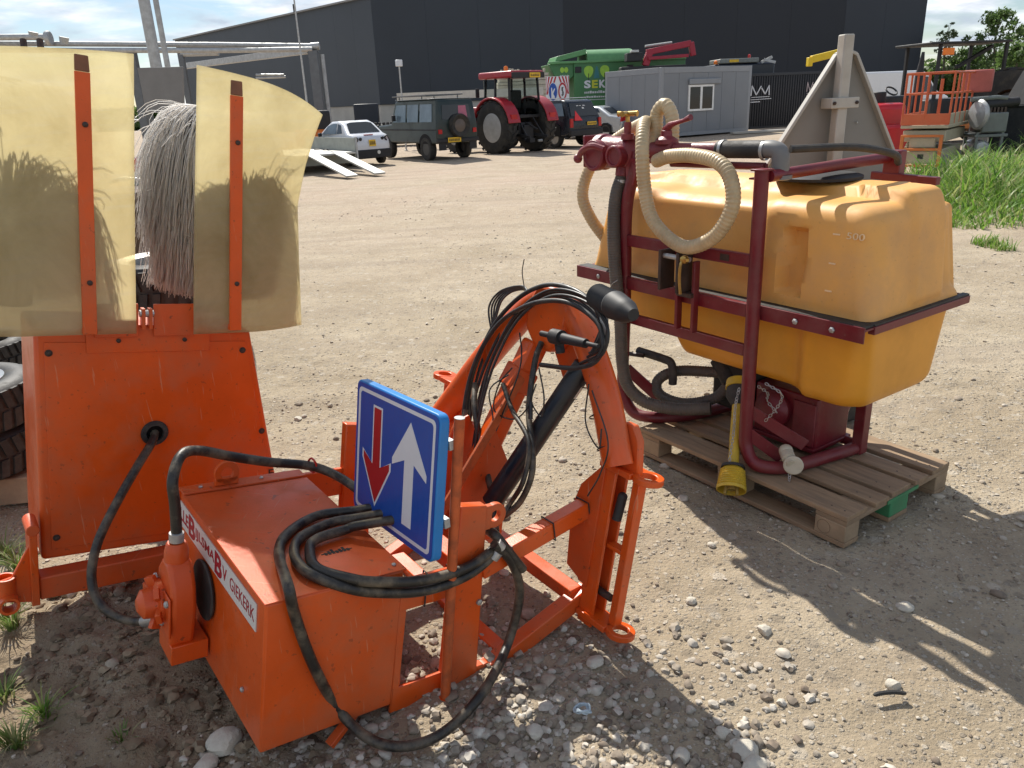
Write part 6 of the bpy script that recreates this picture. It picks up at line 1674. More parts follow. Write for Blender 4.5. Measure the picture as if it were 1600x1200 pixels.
# ------------------------------------------------------------------ silver car
si = thing('silver_coupe', 'silver coupe with red tail lamps parked before the grey cabin', 'car', (5.35, 36.9, 0), rad(41))
silver = mat('silver_car_paint', (0.44, 0.46, 0.48), 0.22, metal=0.5, var=0.05)
hw = lambda y, z: 0.86 - max(0, z - 0.92) * 0.42 - max(0, abs(y - 1.2) - 1.6) * 0.15
body(si, [(-0.82, 0.35), (-0.90, 0.70), (-0.80, 0.96), (-0.20, 1.03), (0.55, 1.38), (1.15, 1.42), (1.75, 1.30), (2.35, 1.0), (3.30, 0.80), (3.42, 0.55), (3.40, 0.30), (-0.5, 0.28)], hw, 'body', silver, 0.08, 4)
rear_pane(si, [(-0.60, 1.07), (0.60, 1.07), (0.50, 1.34), (-0.50, 1.34)], lambda z: -0.12 + (z - 1.05) * 2.05, 'rear_window', glass_d, 0.04, 0.03)
for s in (-1, 1):
    side_pane(si, [(0.30, 1.06), (2.05, 1.04), (1.65, 1.27), (1.15, 1.35), (0.60, 1.31)], hw, 'side_window', glass_d, s)
    rear_pane(si, [(s * 0.84, 0.74), (s * 0.50, 0.78), (s * 0.55, 0.94), (s * 0.80, 0.95)], lambda z: -0.88, 'tail_lamp', red_lamp, 0.02, 0.06)
    side_pane(si, [(-0.36, 0.30), (0.38, 0.30), (0.34, 0.58), (0.12, 0.69), (-0.12, 0.69), (-0.33, 0.58)], hw, 'wheel_arch', void, s, 0.008)
    wheel(si, s * 0.77, 0.0, 0.31, 0.21, 0.21, alloy); wheel(si, s * 0.77, 2.5, 0.31, 0.21, 0.21, alloy)

# ------------------------------------------------------------------ grey site cabin
cbn = thing('site_cabin', 'grey flat-roofed site cabin with a white shuttered window', 'cabin', (6.8, 34.5, 0), rad(30.7))
cab_m = mat('grey_cabin_panel', (0.20, 0.215, 0.235), 0.5, var=0.06, scale=1.5, dirt=(0.20, 0.20, 0.19), damt=0.2)
cab_e = mat('pale_grey_cabin_edge', (0.25, 0.265, 0.285), 0.5, var=0.05)
CH = 2.85
MB().box((0.03, 0.03, 0.16), (5.37, 3.75, CH - 0.05)).build('cabin_core', cab_m, cbn)
k = 0
for i in range(6):
    x0 = 0.16 + i * 0.85
    if i in (1, 2):
        pass
    MB().box((x0 + 0.006, 0.005, 0.20), (x0 + 0.844, 0.029, CH - 0.24)).build('wall_panel', cab_m, cbn, bevel=0.004)
for i in range(4):
    y0 = 0.16 + i * 0.865
    MB().box((0.005, y0 + 0.006, 0.20), (0.029, y0 + 0.859, CH - 0.24)).build('wall_panel', cab_m, cbn, bevel=0.004)
for (x, y) in ((0, 0), (5.24, 0), (0, 3.62)):
    MB().box((x, y, 0.05), (x + 0.16, y + 0.16, CH)).build('corner_post', cab_e, cbn, bevel=0.01)
MB().box((0.165, -0.004, CH - 0.235), (5.235, 0.10, CH - 0.002)).build('roof_beam', cab_e, cbn, bevel=0.008)
MB().box((-0.004, 0.165, CH - 0.235), (0.10, 3.615, CH - 0.002)).build('roof_beam', cab_e, cbn, bevel=0.008)
MB().box((0.165, -0.002, 0.05), (5.235, 0.10, 0.195)).build('floor_beam', cab_e, cbn, bevel=0.008)
MB().box((-0.002, 0.165, 0.05), (0.10, 3.615, 0.195)).build('floor_beam', cab_e, cbn, bevel=0.008)
wn_ = MB()
X0, X1, Z0, Z1 = 1.55, 3.05, 1.05, 2.12
wn_.box((X0, -0.05, Z0), (X1, 0.004, Z0 + 0.08)); wn_.box((X0, -0.05, Z1 - 0.08), (X1, 0.004, Z1)); wn_.box((X0, -0.05, Z0 + 0.08), (X0 + 0.08, 0.004, Z1 - 0.08)); wn_.box((X1 - 0.08, -0.05, Z0 + 0.08), (X1, 0.004, Z1 - 0.08)); wn_.box(((X0 + X1) / 2 - 0.06, -0.05, Z0 + 0.08), ((X0 + X1) / 2 + 0.06, 0.004, Z1 - 0.08))
win = wn_.build('window', mat('white_window_frame', (0.78, 0.78, 0.76), 0.4), cbn, bevel=0.004)
for (a, b) in ((X0 + 0.08, (X0 + X1) / 2 - 0.06), ((X0 + X1) / 2 + 0.06, X1 - 0.08)):
    MB().box((a, -0.030, Z0 + 0.08), (b, -0.022, Z1 - 0.08)).build('pane', glass_d, win)
MB().box((X0, -0.10, Z1 + 0.02), (X1 + 0.35, 0.002, Z1 + 0.24)).build('shutter_box', cab_e, cbn, bevel=0.02)

# ------------------------------------------------------------------ black container with white lettering
bk = thing('black_container', 'black corrugated container with white line logos beside the grey cabin', 'container', (11.95, 39.6, 0), rad(12))
blk = mat('black_container_paint', (0.010, 0.011, 0.016), 0.45, var=0.2)
cm = MB()
n_ = 46; wv = 6.0 / n_
vs = []; fs = []
for i in range(n_ * 4 + 1):
    x = 6.0 * i / (n_ * 4); y = 0.0 if i % 4 in (0, 1) else 0.045
    vs += [V(x, y, 0.12), V(x, y, 2.42)]
for i in range(n_ * 4): fs.append((2 * i, 2 * i + 2, 2 * i + 3, 2 * i + 1))
cm.add(vs, fs); cm.build('corrugated_wall', blk, bk, smooth=0)
MB().box((-0.02, -0.02, 2.42), (6.02, 2.44, 2.55)).build('roof_rail', blk, bk, bevel=0.01)
MB().box((-0.02, -0.02, 0.0), (6.02, 2.44, 0.118)).build('floor_rail', blk, bk, bevel=0.01)
MB().box((0.0, 0.06, 0.12), (6.0, 2.40, 2.42)).build('container_body', blk, bk)
lg_m = mat('white_logo_print', (0.62, 0.62, 0.64), 0.5)
def vm_logo(x, w, h, z, par, full, m):
    g = MB(); t = w * 0.055
    P = [(0.0, 0), (0.0 + 0.03, 1), (0.28, 0.05), (0.52, 0.95), None, (0.55, 0.75), (0.75, 0.1), (0.95, 1.0), (0.97, 0.0)]
    if not full: P = P[1:]
    for a, b in zip(P[:-1], P[1:]):
        if a is None or b is None: continue
        g.bar(V(x + a[0] * w, -0.012, z + a[1] * h), V(x + b[0] * w, -0.012, z + b[1] * h), 0.01, t, up=V(0, 0, 1))
    g.bar(V(x + 0.02 * w, -0.011, z - 0.18 * h), V(x + w, -0.011, z - 0.15 * h), 0.01, 0.03)
    g.bar(V(x, -0.011, z - 0.42 * h), V(x + 1.1 * w, -0.011, z - 0.36 * h), 0.01, 0.03)
    g.bar(V(x, -0.011, z - 0.66 * h), V(x + 0.5 * w, -0.011, z - 0.64 * h), 0.01, 0.04)
    g.build('logo', m, par)
vm_logo(0.25, 1.0, 0.45, 1.55, bk, True, lg_m)
vm_logo(3.25, 0.60, 0.45, 1.62, bk, True, mat('pinkish_logo_print', (0.45, 0.36, 0.36), 0.5))

# ------------------------------------------------------------------ green hook-lift container on a lorry
def yaw_thing(name, label, cat, u, v, Y, rot, z=0.0):
    p = at(u, v, Y); return thing(name, label, cat, (p.x, p.y, z), rad(rot))
gc = thing('green_waste_container', 'green waste container with tree logos standing behind the SUV', 'container', (at(897, 130, 44).x, 44.0, -0.2), rad(8))
gp = mat('green_container_paint', (0.045, 0.165, 0.055), 0.4, var=0.12, scale=1.5, dirt=(0.10, 0.16, 0.08), damt=0.35, dscale=1.5)
gpl = mat('light_green_container_paint', (0.10, 0.27, 0.10), 0.4, var=0.1)
MB().box((0, 0, 0.75), (6.2, 2.4, 3.80)).build('container_body', gp, gc, bevel=0.05)
ar = [(2.4 * 0.5 + 1.2 * math.cos(t), 3.80 + 0.62 * math.sin(t) ** 0.8) for t in np.linspace(0, math.pi, 12)]
MB().prism(ar, (0.75, 0, 0), (0, 1, 0), (0, 0, 1), 2.6).build('rounded_roof', gpl, gc, bevel=0.02)
MB().prism([(-1.35, 3.72), (0.0, 3.85), (0.0, 3.1), (-0.45, 2.75), (-0.85, 2.75)], (0, 0.1, 0), (1, 0, 0), (0, 0, 1), -2.2).build('loading_hopper', gp, gc, bevel=0.03)
MB().prism([(-1.0, 3.80), (0.72, 4.15), (0.72, 4.42), (-0.85, 4.10)], (0, 0.15, 0), (1, 0, 0), (0, 0, 1), -2.1).build('hopper_cover', gpl, gc, bevel=0.03)
MB().bar(V(-1.38, -0.03, 3.78), V(6.2, -0.03, 3.80), 0.12, 0.12).build('top_rail', gpl, gc, bevel=0.02)
for x in (0.05, 2.9): MB().box((x, -0.06, 3.25), (x + 0.35, 0.0, 3.55)).build('black_latch', black_matt, gc, bevel=0.02)
MB().box((-0.6, 0.3, 0.45), (6.4, 2.1, 0.74)).build('chassis', black_matt, gc, bevel=0.03)
for (y, x) in ((0.25, 0.9), (0.25, 2.1), (0.25, 5.2)):
    MB().lathe([(0.0, -0.02), (0.22, -0.02), (0.48, -0.10), (0.5, 0.05), (0.5, 0.28), (0, 0.28)], (x, y, 0.5), (0, 1, 0), 24).build('wheel', tyre_m, gc)
lime = mat('lime_print', (0.30, 0.52, 0.05), 0.5); teal = mat('teal_print', (0.03, 0.16, 0.17), 0.5); yel = mat('yellow_green_print', (0.50, 0.52, 0.03), 0.5)
for (x, m_) in ((0.80, lime), (1.68, lime)):
    MB().prism([(0.25 * math.sin(t) * (1 - 0.25 * math.cos(t)), 0.30 * -math.cos(t)) for t in np.linspace(0, 6.283, 19)[:-1]], (x, -0.004, 3.28), (1, 0, 0), (0, 0, 1), 0.006).build('tree_logo', m_, gc, smooth=0)
    MB().box((x - 0.02, -0.012, 2.85), (x + 0.02, -0.008, 3.2)).build('logo_stem', black_matt, gc)
MB().prism([(-0.16, 0), (0.16, 0), (0.05, 0.55), (0, 0.62), (-0.05, 0.55)], (1.24, -0.004, 2.95), (1, 0, 0), (0, 0, 1), 0.006).build('tree_logo', teal, gc, smooth=0)
for (t_, x, w, m_) in (('S', 0.55, 0.36, lg_m), ('E', 0.98, 0.32, yel), ('K', 1.38, 0.36, lg_m), ('O', 1.80, 0.40, lg_m)):
    place_text(t_, 0.5, (x, -0.006, 2.46), (1, 0, 0), (0, 0, 1), m_, gc, width=w, height=0.40, bold=0.02, extrude=0.003)
sl = MB(); rr_ = random.Random(4)
for (z, h, xe) in ((2.20, 0.14, 2.3), (1.98, 0.10, 2.3)):
    x = 0.56
    while x < xe:
        d = rr_.uniform(0.05, 0.12); sl.box((x, -0.010, z), (x + d, -0.006, z + h * rr_.uniform(0.6, 1))); x += d + 0.03
sl.box((0.56, -0.010, 1.86), (2.3, -0.006, 1.89))
sl.build('blurred_small_print', lg_m, gc, smooth=0)
for (x, zc) in ((-0.62, 3.42), (-0.40, 3.42)):
    MB().prism([(0.11 * math.sin(t), 0.14 * -math.cos(t)) for t in np.linspace(0, 6.283, 13)[:-1]], (x, 0.092, zc), (1, 0, 0), (0, 0, 1), 0.006).build('tree_logo', lime, gc, smooth=0)
place_text('SEKO', 0.2, (-0.74, 0.090, 3.02), (1, 0, 0), (0, 0, 1), lg_m, gc, width=0.50, height=0.15, extrude=0.002)

# warning board with stripes on its own stand
wb = thing('warning_board', 'red and white striped warning board with blue arrow and red ring signs', 'warning board', (at(853, 140, 42).x, 42.0, 0.22), rad(3))
MB().box((0, 0, 1.35), (1.20, 0.04, 2.65)).build('board', sign_white, wb, bevel=0.01)
sg = MB()
for k in range(4):
    for s in (-1, 1):
        x = 0.60 + s * (0.04 + 0.17 * k)
        pts = [(x, 2.64), (x + s * 0.085, 2.64), (x + s * 0.085 + s * 0.30, 1.80), (x + s * 0.30, 1.80)]
        pts = [(min(1.19, max(0.01, a)), b) for a, b in pts]
        if abs(pts[2][0] - pts[3][0]) < 0.005 and abs(pts[0][0] - pts[1][0]) < 0.005: continue
        A = [V(a, -0.004, b) for a, b in pts]; sg.add(A, [(0, 1, 2, 3)])
sg.build('red_stripes', sign_red, wb, smooth=0)
def ell(cx, cz, rx, rz, y, m, name):
    MB().prism([(cx + rx * math.cos(t), cz + rz * math.sin(t)) for t in np.linspace(0, 6.283, 25)[:-1]], (0, y, 0), (1, 0, 0), (0, 0, 1), 0.006).build(name, m, wb, smooth=0)
ell(0.36, 1.92, 0.235, 0.45, -0.008, sign_white, 'sign_rim'); ell(0.36, 1.92, 0.215, 0.42, -0.016, sign_blue, 'blue_disc')
ell(0.85, 1.92, 0.235, 0.45, -0.008, sign_white, 'sign_rim'); ell(0.85, 1.92, 0.22, 0.43, -0.016, sign_red, 'red_ring'); ell(0.85, 1.92, 0.155, 0.33, -0.024, sign_white, 'white_disc')
MB().prism([(0.27, 2.12), (0.31, 2.12), (0.33, 1.92), (0.44, 2.10), (0.46, 2.04), (0.37, 1.82), (0.44, 1.70), (0.44, 1.62), (0.27, 1.62)], (0, -0.024, 0), (1, 0, 0), (0, 0, 1), 0.006).build('white_arrow', sign_white, wb, smooth=0)
MB().box((0.83, -0.036, 1.72), (0.875, -0.030, 2.12)).build('black_bar', black_matt, wb)
MB().tube([(0.79, -0.034, 1.78), (0.83, -0.034, 1.70), (0.90, -0.034, 1.78), (0.90, -0.034, 1.90), (0.80, -0.034, 1.98), (0.81, -0.034, 2.12), (0.90, -0.034, 2.12)], 0.014, 6).build('black_curve', black_matt, wb)
for x in (0.1, 1.1): MB().box((x - 0.03, 0.045, -0.22), (x + 0.03, 0.10, 2.5)).build('leg', galv, wb)

# stacked pale slabs
for j, (x, y, zt, lab) in enumerate(((0.6, 43.5, 3.15, 'tall stack of pale stone slabs behind the tractor cab'), (2.0, 44.2, 3.05, 'stack of pale stone slabs next to the warning board'))):
    e = thing('slab_stack', lab, 'stone slabs', (x, y, 0), rad(8), 'stacks of stone slabs')
    rr_ = random.Random(j + 3); z = 0.0
    sm_ = mat('pale_stone_slab', (0.46, 0.42, 0.34), 0.85, var=0.2, scale=3, dirt=(0.25, 0.21, 0.16), damt=0.5, dscale=4)
    while z < zt:
        h = rr_.uniform(0.10, 0.26)
        MB().box((-0.68 + rr_.uniform(-.07, .07), -0.4, z), (0.68 + rr_.uniform(-.07, .07), 0.4, z + h - 0.015)).build('slab', sm_, e, bevel=0.02)
        z += h
    for q in range(7):
        MB().box((-0.5 + q * 0.15, -0.1, z), (-0.40 + q * 0.15, 0.1, z + rr_.uniform(0.05, 0.22))).build('rubble_piece', sm_, e, bevel=0.02)

# red loading crane, behind the cabin
p = at(1005, 105, 43); cr = thing('loading_crane', 'folded red loading crane showing above the grey cabin roof', 'crane', (p.x, 43, 0), rad(2))
redc = mat('red_crane_paint', (0.32, 0.010, 0.030), 0.4, var=0.12)
MB().bar((0.1, 0, 3.2), (0.35, 0, 3.95), 0.3, 0.35).build('crane_post', redc, cr, bevel=0.04)
MB().bar((0.15, 0, 3.85), (2.45, 0, 4.20), 0.28, 0.30).build('main_boom', redc, cr, bevel=0.03)
MB().bar((2.45, 0, 4.25), (2.6, 0, 3.6), 0.28, 0.28).build('knuckle', redc, cr, bevel=0.03)
MB().bar((0.2, -0.2, 3.55), (2.3, -0.2, 3.62), 0.14, 0.16).build('second_boom', redc, cr, bevel=0.02)
MB().cyl((0.1, 0.1, 4.15), (1.5, 0.1, 4.28), 0.06, 8).build('boom_cylinder', steel, cr)
MB().box((-0.9, -0.3, 3.45), (-0.1, 0.5, 3.85)).build('hydraulic_tank', black_matt, cr, bevel=0.03)
MB().box((-0.7, -0.35, 3.86), (-0.3, 0.1, 3.98)).build('work_lamp', steel, cr, bevel=0.02)
MB().box((-1.2, -0.3, 0.6), (2.2, 0.5, 3.2)).build('crane_base', black_matt, cr, bevel=0.05)
MB().lathe([(0.5, -0.3), (0.5, 0.3)], (0, 0, 0.5), (0, 1, 0), 20).build('wheel', tyre_m, cr)

# dark machine roof with beacons right of the crane
p = at(1150, 120, 44); dm = thing('dark_lorry', 'dark lorry cab with beacons and mirrors behind the cabin', 'lorry', (p.x, 44, 0), rad(4))
MB().box((-1.3, -0.5, 0.9), (1.9, 2.0, 3.15)).build('cab', mat('dark_lorry_paint', (0.010, 0.014, 0.024), 0.3), dm, bevel=0.1, seg=3)
MB().box((-1.1, -0.55, 3.17), (1.0, 1.2, 3.40)).build('roof_beam', mat('grey_green_visor', (0.20, 0.21, 0.19), 0.5), dm, bevel=0.04)
MB().box((-0.6, -0.57, 3.22), (-0.1, -0.552, 3.35)).build('yellow_panel', plate_y, dm)
MB().lathe([(0.1, 0), (0.1, 0.14), (0, 0.2)], (-1.25, -0.3, 3.16), (0, 0, 1), 12).build('beacon', MATS['amber_lamp'], dm)
MB().lathe([(0.08, 0), (0.08, 0.14), (0, 0.18)], (0.55, -0.3, 3.41), (0, 0, 1), 12).build('beacon', red_lamp, dm)
for (a, b) in (((1.1, -0.6, 3.15), (1.6, -0.8, 3.40)), ((1.2, -0.7, 3.28), (1.75, -0.9, 3.12))):
    MB().bar(a, b, 0.06, 0.14).build('mirror_arm', steel, dm, bevel=0.01)
for x in (-0.8, 1.3): MB().lathe([(0.0, -0.02), (0.5, 0.0), (0.5, 0.3)], (x, -0.5, 0.5), (0, 1, 0), 20).build('wheel', tyre_m, dm)

# ------------------------------------------------------------------ back of a triangular road sign
ts = thing('triangular_sign', 'grey back of a large triangular road sign on a square post', 'road sign', (1.69, 4.05, 0), rad(12))
sg_m = mat('grey_sign_back', (0.235, 0.225, 0.205), 0.55, var=0.10, scale=3, dirt=(0.16, 0.15, 0.135), damt=0.4, dscale=3)
sg_e = mat('pale_sign_edge', (0.42, 0.40, 0.36), 0.5, var=0.1)
ps_m = mat('pale_weathered_post', (0.43, 0.41, 0.365), 0.6, var=0.12, scale=5, dirt=(0.28, 0.24, 0.19), damt=0.5, dscale=4)
sz = lambda z: 1.78 + (z - 1.78) * 0.623
T_ = [(x * 0.623, sz(z)) for (x, z) in ((-0.64, 0.98), (0.66, 0.98), (0.71, 1.05), (0.14, 2.02), (0.05, 2.05), (-0.03, 2.02), (-0.68, 1.05))]
MB().prism(T_, (0.0, 0.055, 0), (1, 0, 0), (0, 0, 1), -0.006).build('sign_plate', sg_m, ts, smooth=0)
fr = MB()
for i in range(len(T_)):
    a, b = T_[i], T_[(i + 1) % len(T_)]
    fr.bar(V(a[0], 0.035, a[1]), V(b[0], 0.035, b[1]), 0.034, 0.015)
fr.build('sign_rim', sg_e, ts, bevel=0.003)
MB().box((-0.029, -0.036, 0.12), (0.026, 0.020, sz(2.16))).build('post', ps_m, ts, bevel=0.006)
ct = MB().box((-0.073, -0.047, sz(1.62)), (0.079, -0.0365, sz(1.70))); ct.box((-0.073, -0.036, sz(1.62)), (-0.060, 0.045, sz(1.70))); ct.box((0.066, -0.036, sz(1.62)), (0.079, 0.045, sz(1.70))); ct.build('clamp', ps_m, ts, bevel=0.003)
for x in (-0.060, 0.064): MB().lathe([(0.009, 0), (0.009, 0.008), (0.004, 0.012)], (x, -0.047, sz(1.66)), (0, -1, 0), 6).build('clamp_bolt', dark_steel, ts)
rv = MB()
for x in (0.07, 0.145): rv.lathe([(0.006, 0), (0.004, 0.005)], (x, 0.046, sz(1.50)), (0, -1, 0), 8)
rv.build('rivets', steel, ts)
MB().box((-0.25, -0.12, 0.0), (0.25, 0.3, 0.12)).build('rubber_foot', rubber, ts, bevel=0.02)

# ------------------------------------------------------------------ scissor lift and its neighbours, right background
lf = thing('scissor_lift', 'worn orange scissor lift with railed platform standing by the weeds', 'scissor lift', (at(1436, 270, 16.3).x, 16.3, 0), rad(-40))
lo = mat('faded_orange_lift_paint', (0.55, 0.105, 0.035), 0.5, var=0.15, scale=5, dirt=(0.34, 0.16, 0.09), damt=0.5, dscale=5)
lc = mat('cream_lift_paint', (0.42, 0.38, 0.27), 0.5, var=0.12, scale=4, dirt=(0.25, 0.20, 0.13), damt=0.5, dscale=4)
MB().box((-0.38, 0.0, 0.22), (0.38, 1.75, 0.52)).build('chassis', lc, lf, bevel=0.02)
MB().box((-0.40, -0.02, 0.66), (0.40, 1.80, 0.88)).build('scissor_stack', lc, lf, bevel=0.015)
for k in range(4):
    MB().bar((-0.34, 0.1 + 0.05 * k, 0.54 + 0.03 * k), (-0.34, 1.6, 0.62), 0.05, 0.04).build('scissor_arm', lc, lf)
MB().box((-0.44, -0.10, 0.92), (0.44, 1.85, 0.98)).build('platform_floor', lc, lf, bevel=0.008)
MB().box((-0.44, -0.115, 0.985), (0.44, -0.095, 1.20)).build('toe_board', lo, lf, bevel=0.004)
for s in (-1, 1):
    MB().box((s * 0.43 - 0.01, -0.09, 0.985), (s * 0.43 + 0.01, 1.85, 1.20)).build('toe_board', lc if s > 0 else lo, lf, bevel=0.004)
def rail(pts, r=0.022): MB().tube(pts, r, 8).build('rail', lo, lf)
rail([(-0.43, -0.1, 1.96), (0.43, -0.1, 1.96), (0.43, 1.85, 1.96), (-0.43, 1.85, 1.96), (-0.43, -0.1, 1.96)], 0.024)
rail([(-0.43, -0.1, 1.58), (0.43, -0.1, 1.58), (0.43, 1.85, 1.58), (-0.43, 1.85, 1.58), (-0.43, -0.1, 1.58)], 0.02)
for (x, y) in ((-0.43, -0.1), (-0.02, -0.1), (0.43, -0.1), (0.43, 0.35), (0.43, 0.8), (0.43, 1.3), (0.43, 1.85), (-0.43, 1.85), (-0.43, 0.8), (-0.43, 0.3), (-0.43, 1.3)):
    rail([(x, y, 1.0), (x, y, 1.96)], 0.021)
for (y) in (0.42, 0.55):
    rail([(0.10, y, 1.0), (0.10, y, 1.85)], 0.018)
MB().box((0.20, 1.78, 1.55), (0.78, 1.90, 2.0)).build('control_panel', mat('faded_red_panel', (0.42, 0.11, 0.09), 0.5, var=0.15), lf, bevel=0.03)
gd = MB()
for x in (-0.36, 0.36): gd.bar((x, -0.18, 0.18), (x, -0.18, 0.80), 0.06, 0.06)
for z in (0.20, 0.52, 0.78): gd.bar((-0.36, -0.18, z), (0.36, -0.18, z), 0.05, 0.05)
gd.build('front_guard', mat('orange_guard', (0.55, 0.15, 0.03), 0.5, var=0.15, dirt=(0.3, 0.15, 0.07), damt=0.4), lf, bevel=0.006)
MB().box((-0.27, -0.12, 0.24), (0.27, 0.0, 0.48)).build('charger_box', lc, lf, bevel=0.01)
MB().box((-0.24, -0.12, 0.55), (0.24, 0.0, 0.74)).build('charger_box', lc, lf, bevel=0.01)
MB().box((-0.05, -0.125, 0.33), (0.06, -0.1205, 0.42)).build('socket_panel', black_matt, lf)
wg = mat('grey_solid_tyre', (0.22, 0.22, 0.21), 0.7, var=0.2, dirt=(0.35, 0.3, 0.24), damt=0.4)
for s in (-1, 1):
    for y in (0.18, 1.5):
        w_ = MB().lathe([(0.0, -0.05), (0.10, -0.06), (0.19, -0.065), (0.20, -0.03), (0.20, 0.03), (0.19, 0.065), (0.10, 0.06), (0.0, 0.05)], (s * 0.40, y, 0.20), (1, 0, 0), 24); w_.build('wheel', wg, lf)
# red machine beside the lift
rm_ = thing('red_tractor', 'red tractor bonnet with black exhaust stack left of the scissor lift', 'tractor', (at(1395, 200, 20.0).x, 20.0, 0), rad(20))
rp = mat('bright_red_paint', (0.55, 0.012, 0.018), 0.3, var=0.1)
MB().box((-0.55, 0, 0.55), (0.45, 2.0, 1.35)).build('bonnet', rp, rm_, bevel=0.15, seg=4)
MB().box((-0.55, -0.35, 0.2), (0.45, 1.9, 0.85)).build('fender', rp, rm_, bevel=0.08, seg=3)
MB().box((0.45, 0.9, 0.9), (1.6, 2.4, 1.5)).build('seat_deck', black_matt, rm_, bevel=0.05)
MB().tube([(0.75, 0.1, 0.9), (0.75, 0.1, 1.95), (0.78, 0.1, 2.5)], [0.11, 0.10, 0.035], 12).build('exhaust_stack', black_matt, rm_)
MB().cyl((-0.05, 0.5, 1.36), (-0.05, 0.5, 1.62), 0.16, 14).build('air_filter', black_matt, rm_, bevel=0.02)
MB().tube([(1.35 + 0.16 * math.cos(t), 1.5 + 0.12 * math.sin(t), 1.62 + 0.10 * math.sin(t)) for t in np.linspace(0, 6.28, 17)[:-1]], 0.022, 6, closed=True).build('steering_wheel', black_matt, rm_)
for s in (-1, 1): wheel(rm_, s * 0.55, 0.3, 0.38, 0.25, 0.2); wheel(rm_, s * 0.75, 2.1, 0.6, 0.35, 0.3)
# canopy machine behind the lift
cn_ = thing('canopy_machine', 'dark canopy machine with amber beacon behind the scissor lift', 'machine', (at(1470, 180, 26.0).x, 26.0, 0), rad(10))
MB().box((-1.3, -0.8, 2.86), (1.5, 0.9, 2.93)).build('canopy_roof', black_matt, cn_, bevel=0.02)
for (x, y) in ((-0.9, -0.7), (-0.9, 0.8), (1.4, -0.7), (1.4, 0.8)): MB().bar((x, y, 0.8), (x, y, 2.86), 0.09, 0.09).build('canopy_post', black_matt, cn_, bevel=0.01)
MB().box((-1.0, -0.8, 0.5), (1.6, 0.9, 1.3)).build('machine_body', black_matt, cn_, bevel=0.06)
MB().box((-0.9, -0.9, 2.55), (-0.55, -0.8, 2.75)).build('beacon', MATS['amber_lamp'], cn_, bevel=0.02)
MB().bar((0.3, 0, 2.2), (1.5, 0, 2.80), 0.12, 0.10).build('lift_arm', black_matt, cn_, bevel=0.01)
for s in (-1, 1): wheel(cn_, s * 0.9, -0.3, 0.45, 0.3, 0.22)
bw = thing('big_tractor_wheel', 'large black lugged tractor wheel at the right edge beyond the lift', 'wheel', (at(1572, 180, 25.0).x, 25.0, 0.0), rad(50))
wheel(bw, 0.01, 0.0, 1.05, 0.50, 0.45, mat('rust_orange_rim', (0.16, 0.07, 0.03), 0.6), 18, name='tyre')
fb = MB().box((-1.2, -0.3, 0.45), (1.2, 0.3, 0.85)); bw2 = thing('orange_implement', 'low orange farm implement by the big tractor wheel', 'implement', (at(1565, 180, 24.2).x, 24.2, 0), rad(-10))
fb.build('implement_frame', mat('rusty_orange_paint', (0.42, 0.14, 0.03), 0.6, var=0.25, dirt=(0.2, 0.1, 0.05), damt=0.5), bw2, bevel=0.03)
for x in (-0.9, -0.3, 0.3, 0.9): MB().bar((x, 0, 0.45), (x, 0.1, 0), 0.06, 0.06).build('tine', rust, bw2)
# white van
vn = thing('white_van', 'plain white van parked behind the triangular sign', 'van', (at(1345, 160, 36.0).x, 36.0, 0), rad(-70))
hw = lambda y, z: 0.98 - max(0, z - 1.3) * 0.10
body(vn, [(-0.9, 0.45), (-0.95, 1.2), (-0.85, 2.25), (-0.7, 2.32), (2.4, 2.32), (2.75, 2.2), (3.35, 1.45), (4.05, 1.2), (4.15, 0.6), (4.1, 0.4)], hw, 'body', mat('white_van_paint', (0.72, 0.73, 0.74), 0.3, var=0.03), 0.08, 4)
for s in (-1, 1):
    side_pane(vn, [(2.25, 1.42), (3.2, 1.42), (2.75, 2.05), (2.25, 2.05)], hw, 'cab_window', glass_d, s)
    side_pane(vn, [(0.2, 1.15), (1.9, 1.15), (1.9, 1.17), (0.2, 1.17)], hw, 'door_rail', black_matt, s)
    wheel(vn, s * 0.85, 0.2, 0.34, 0.22, 0.2); wheel(vn, s * 0.85, 3.3, 0.34, 0.22, 0.2)
# yellow boom
p = at(1267, 120, 30); yb = thing('yellow_boom_lift', 'yellow boom arm reaching out behind the triangular sign post', 'boom lift', (at(1290, 120, 30.0).x, 30.0, 0), rad(8))
ym = mat('yellow_boom_paint', (0.72, 0.50, 0.015), 0.4, var=0.1)
MB().bar((-0.62, 0, 2.75), (0.62, 0, 2.98), 0.2, 0.24).build('boom', ym, yb, bevel=0.02)
MB().box((-0.76, -0.1, 2.52), (-0.60, 0.1, 2.82)).build('boom_tip', ym, yb, bevel=0.02)
MB().bar((0.62, 0, 2.98), (0.75, 0, 0.9), 0.22, 0.24).build('mast', ym, yb, bevel=0.02)
MB().box((0.0, -0.6, 0.3), (1.6, 0.6, 1.0)).build('carrier', black_matt, yb, bevel=0.05)
for x in (0.2, 1.4): MB().lathe([(0, -0.02), (0.3, 0), (0.3, 0.2)], (x, -0.65, 0.3), (0, 1, 0), 18).build('wheel', tyre_m, yb)
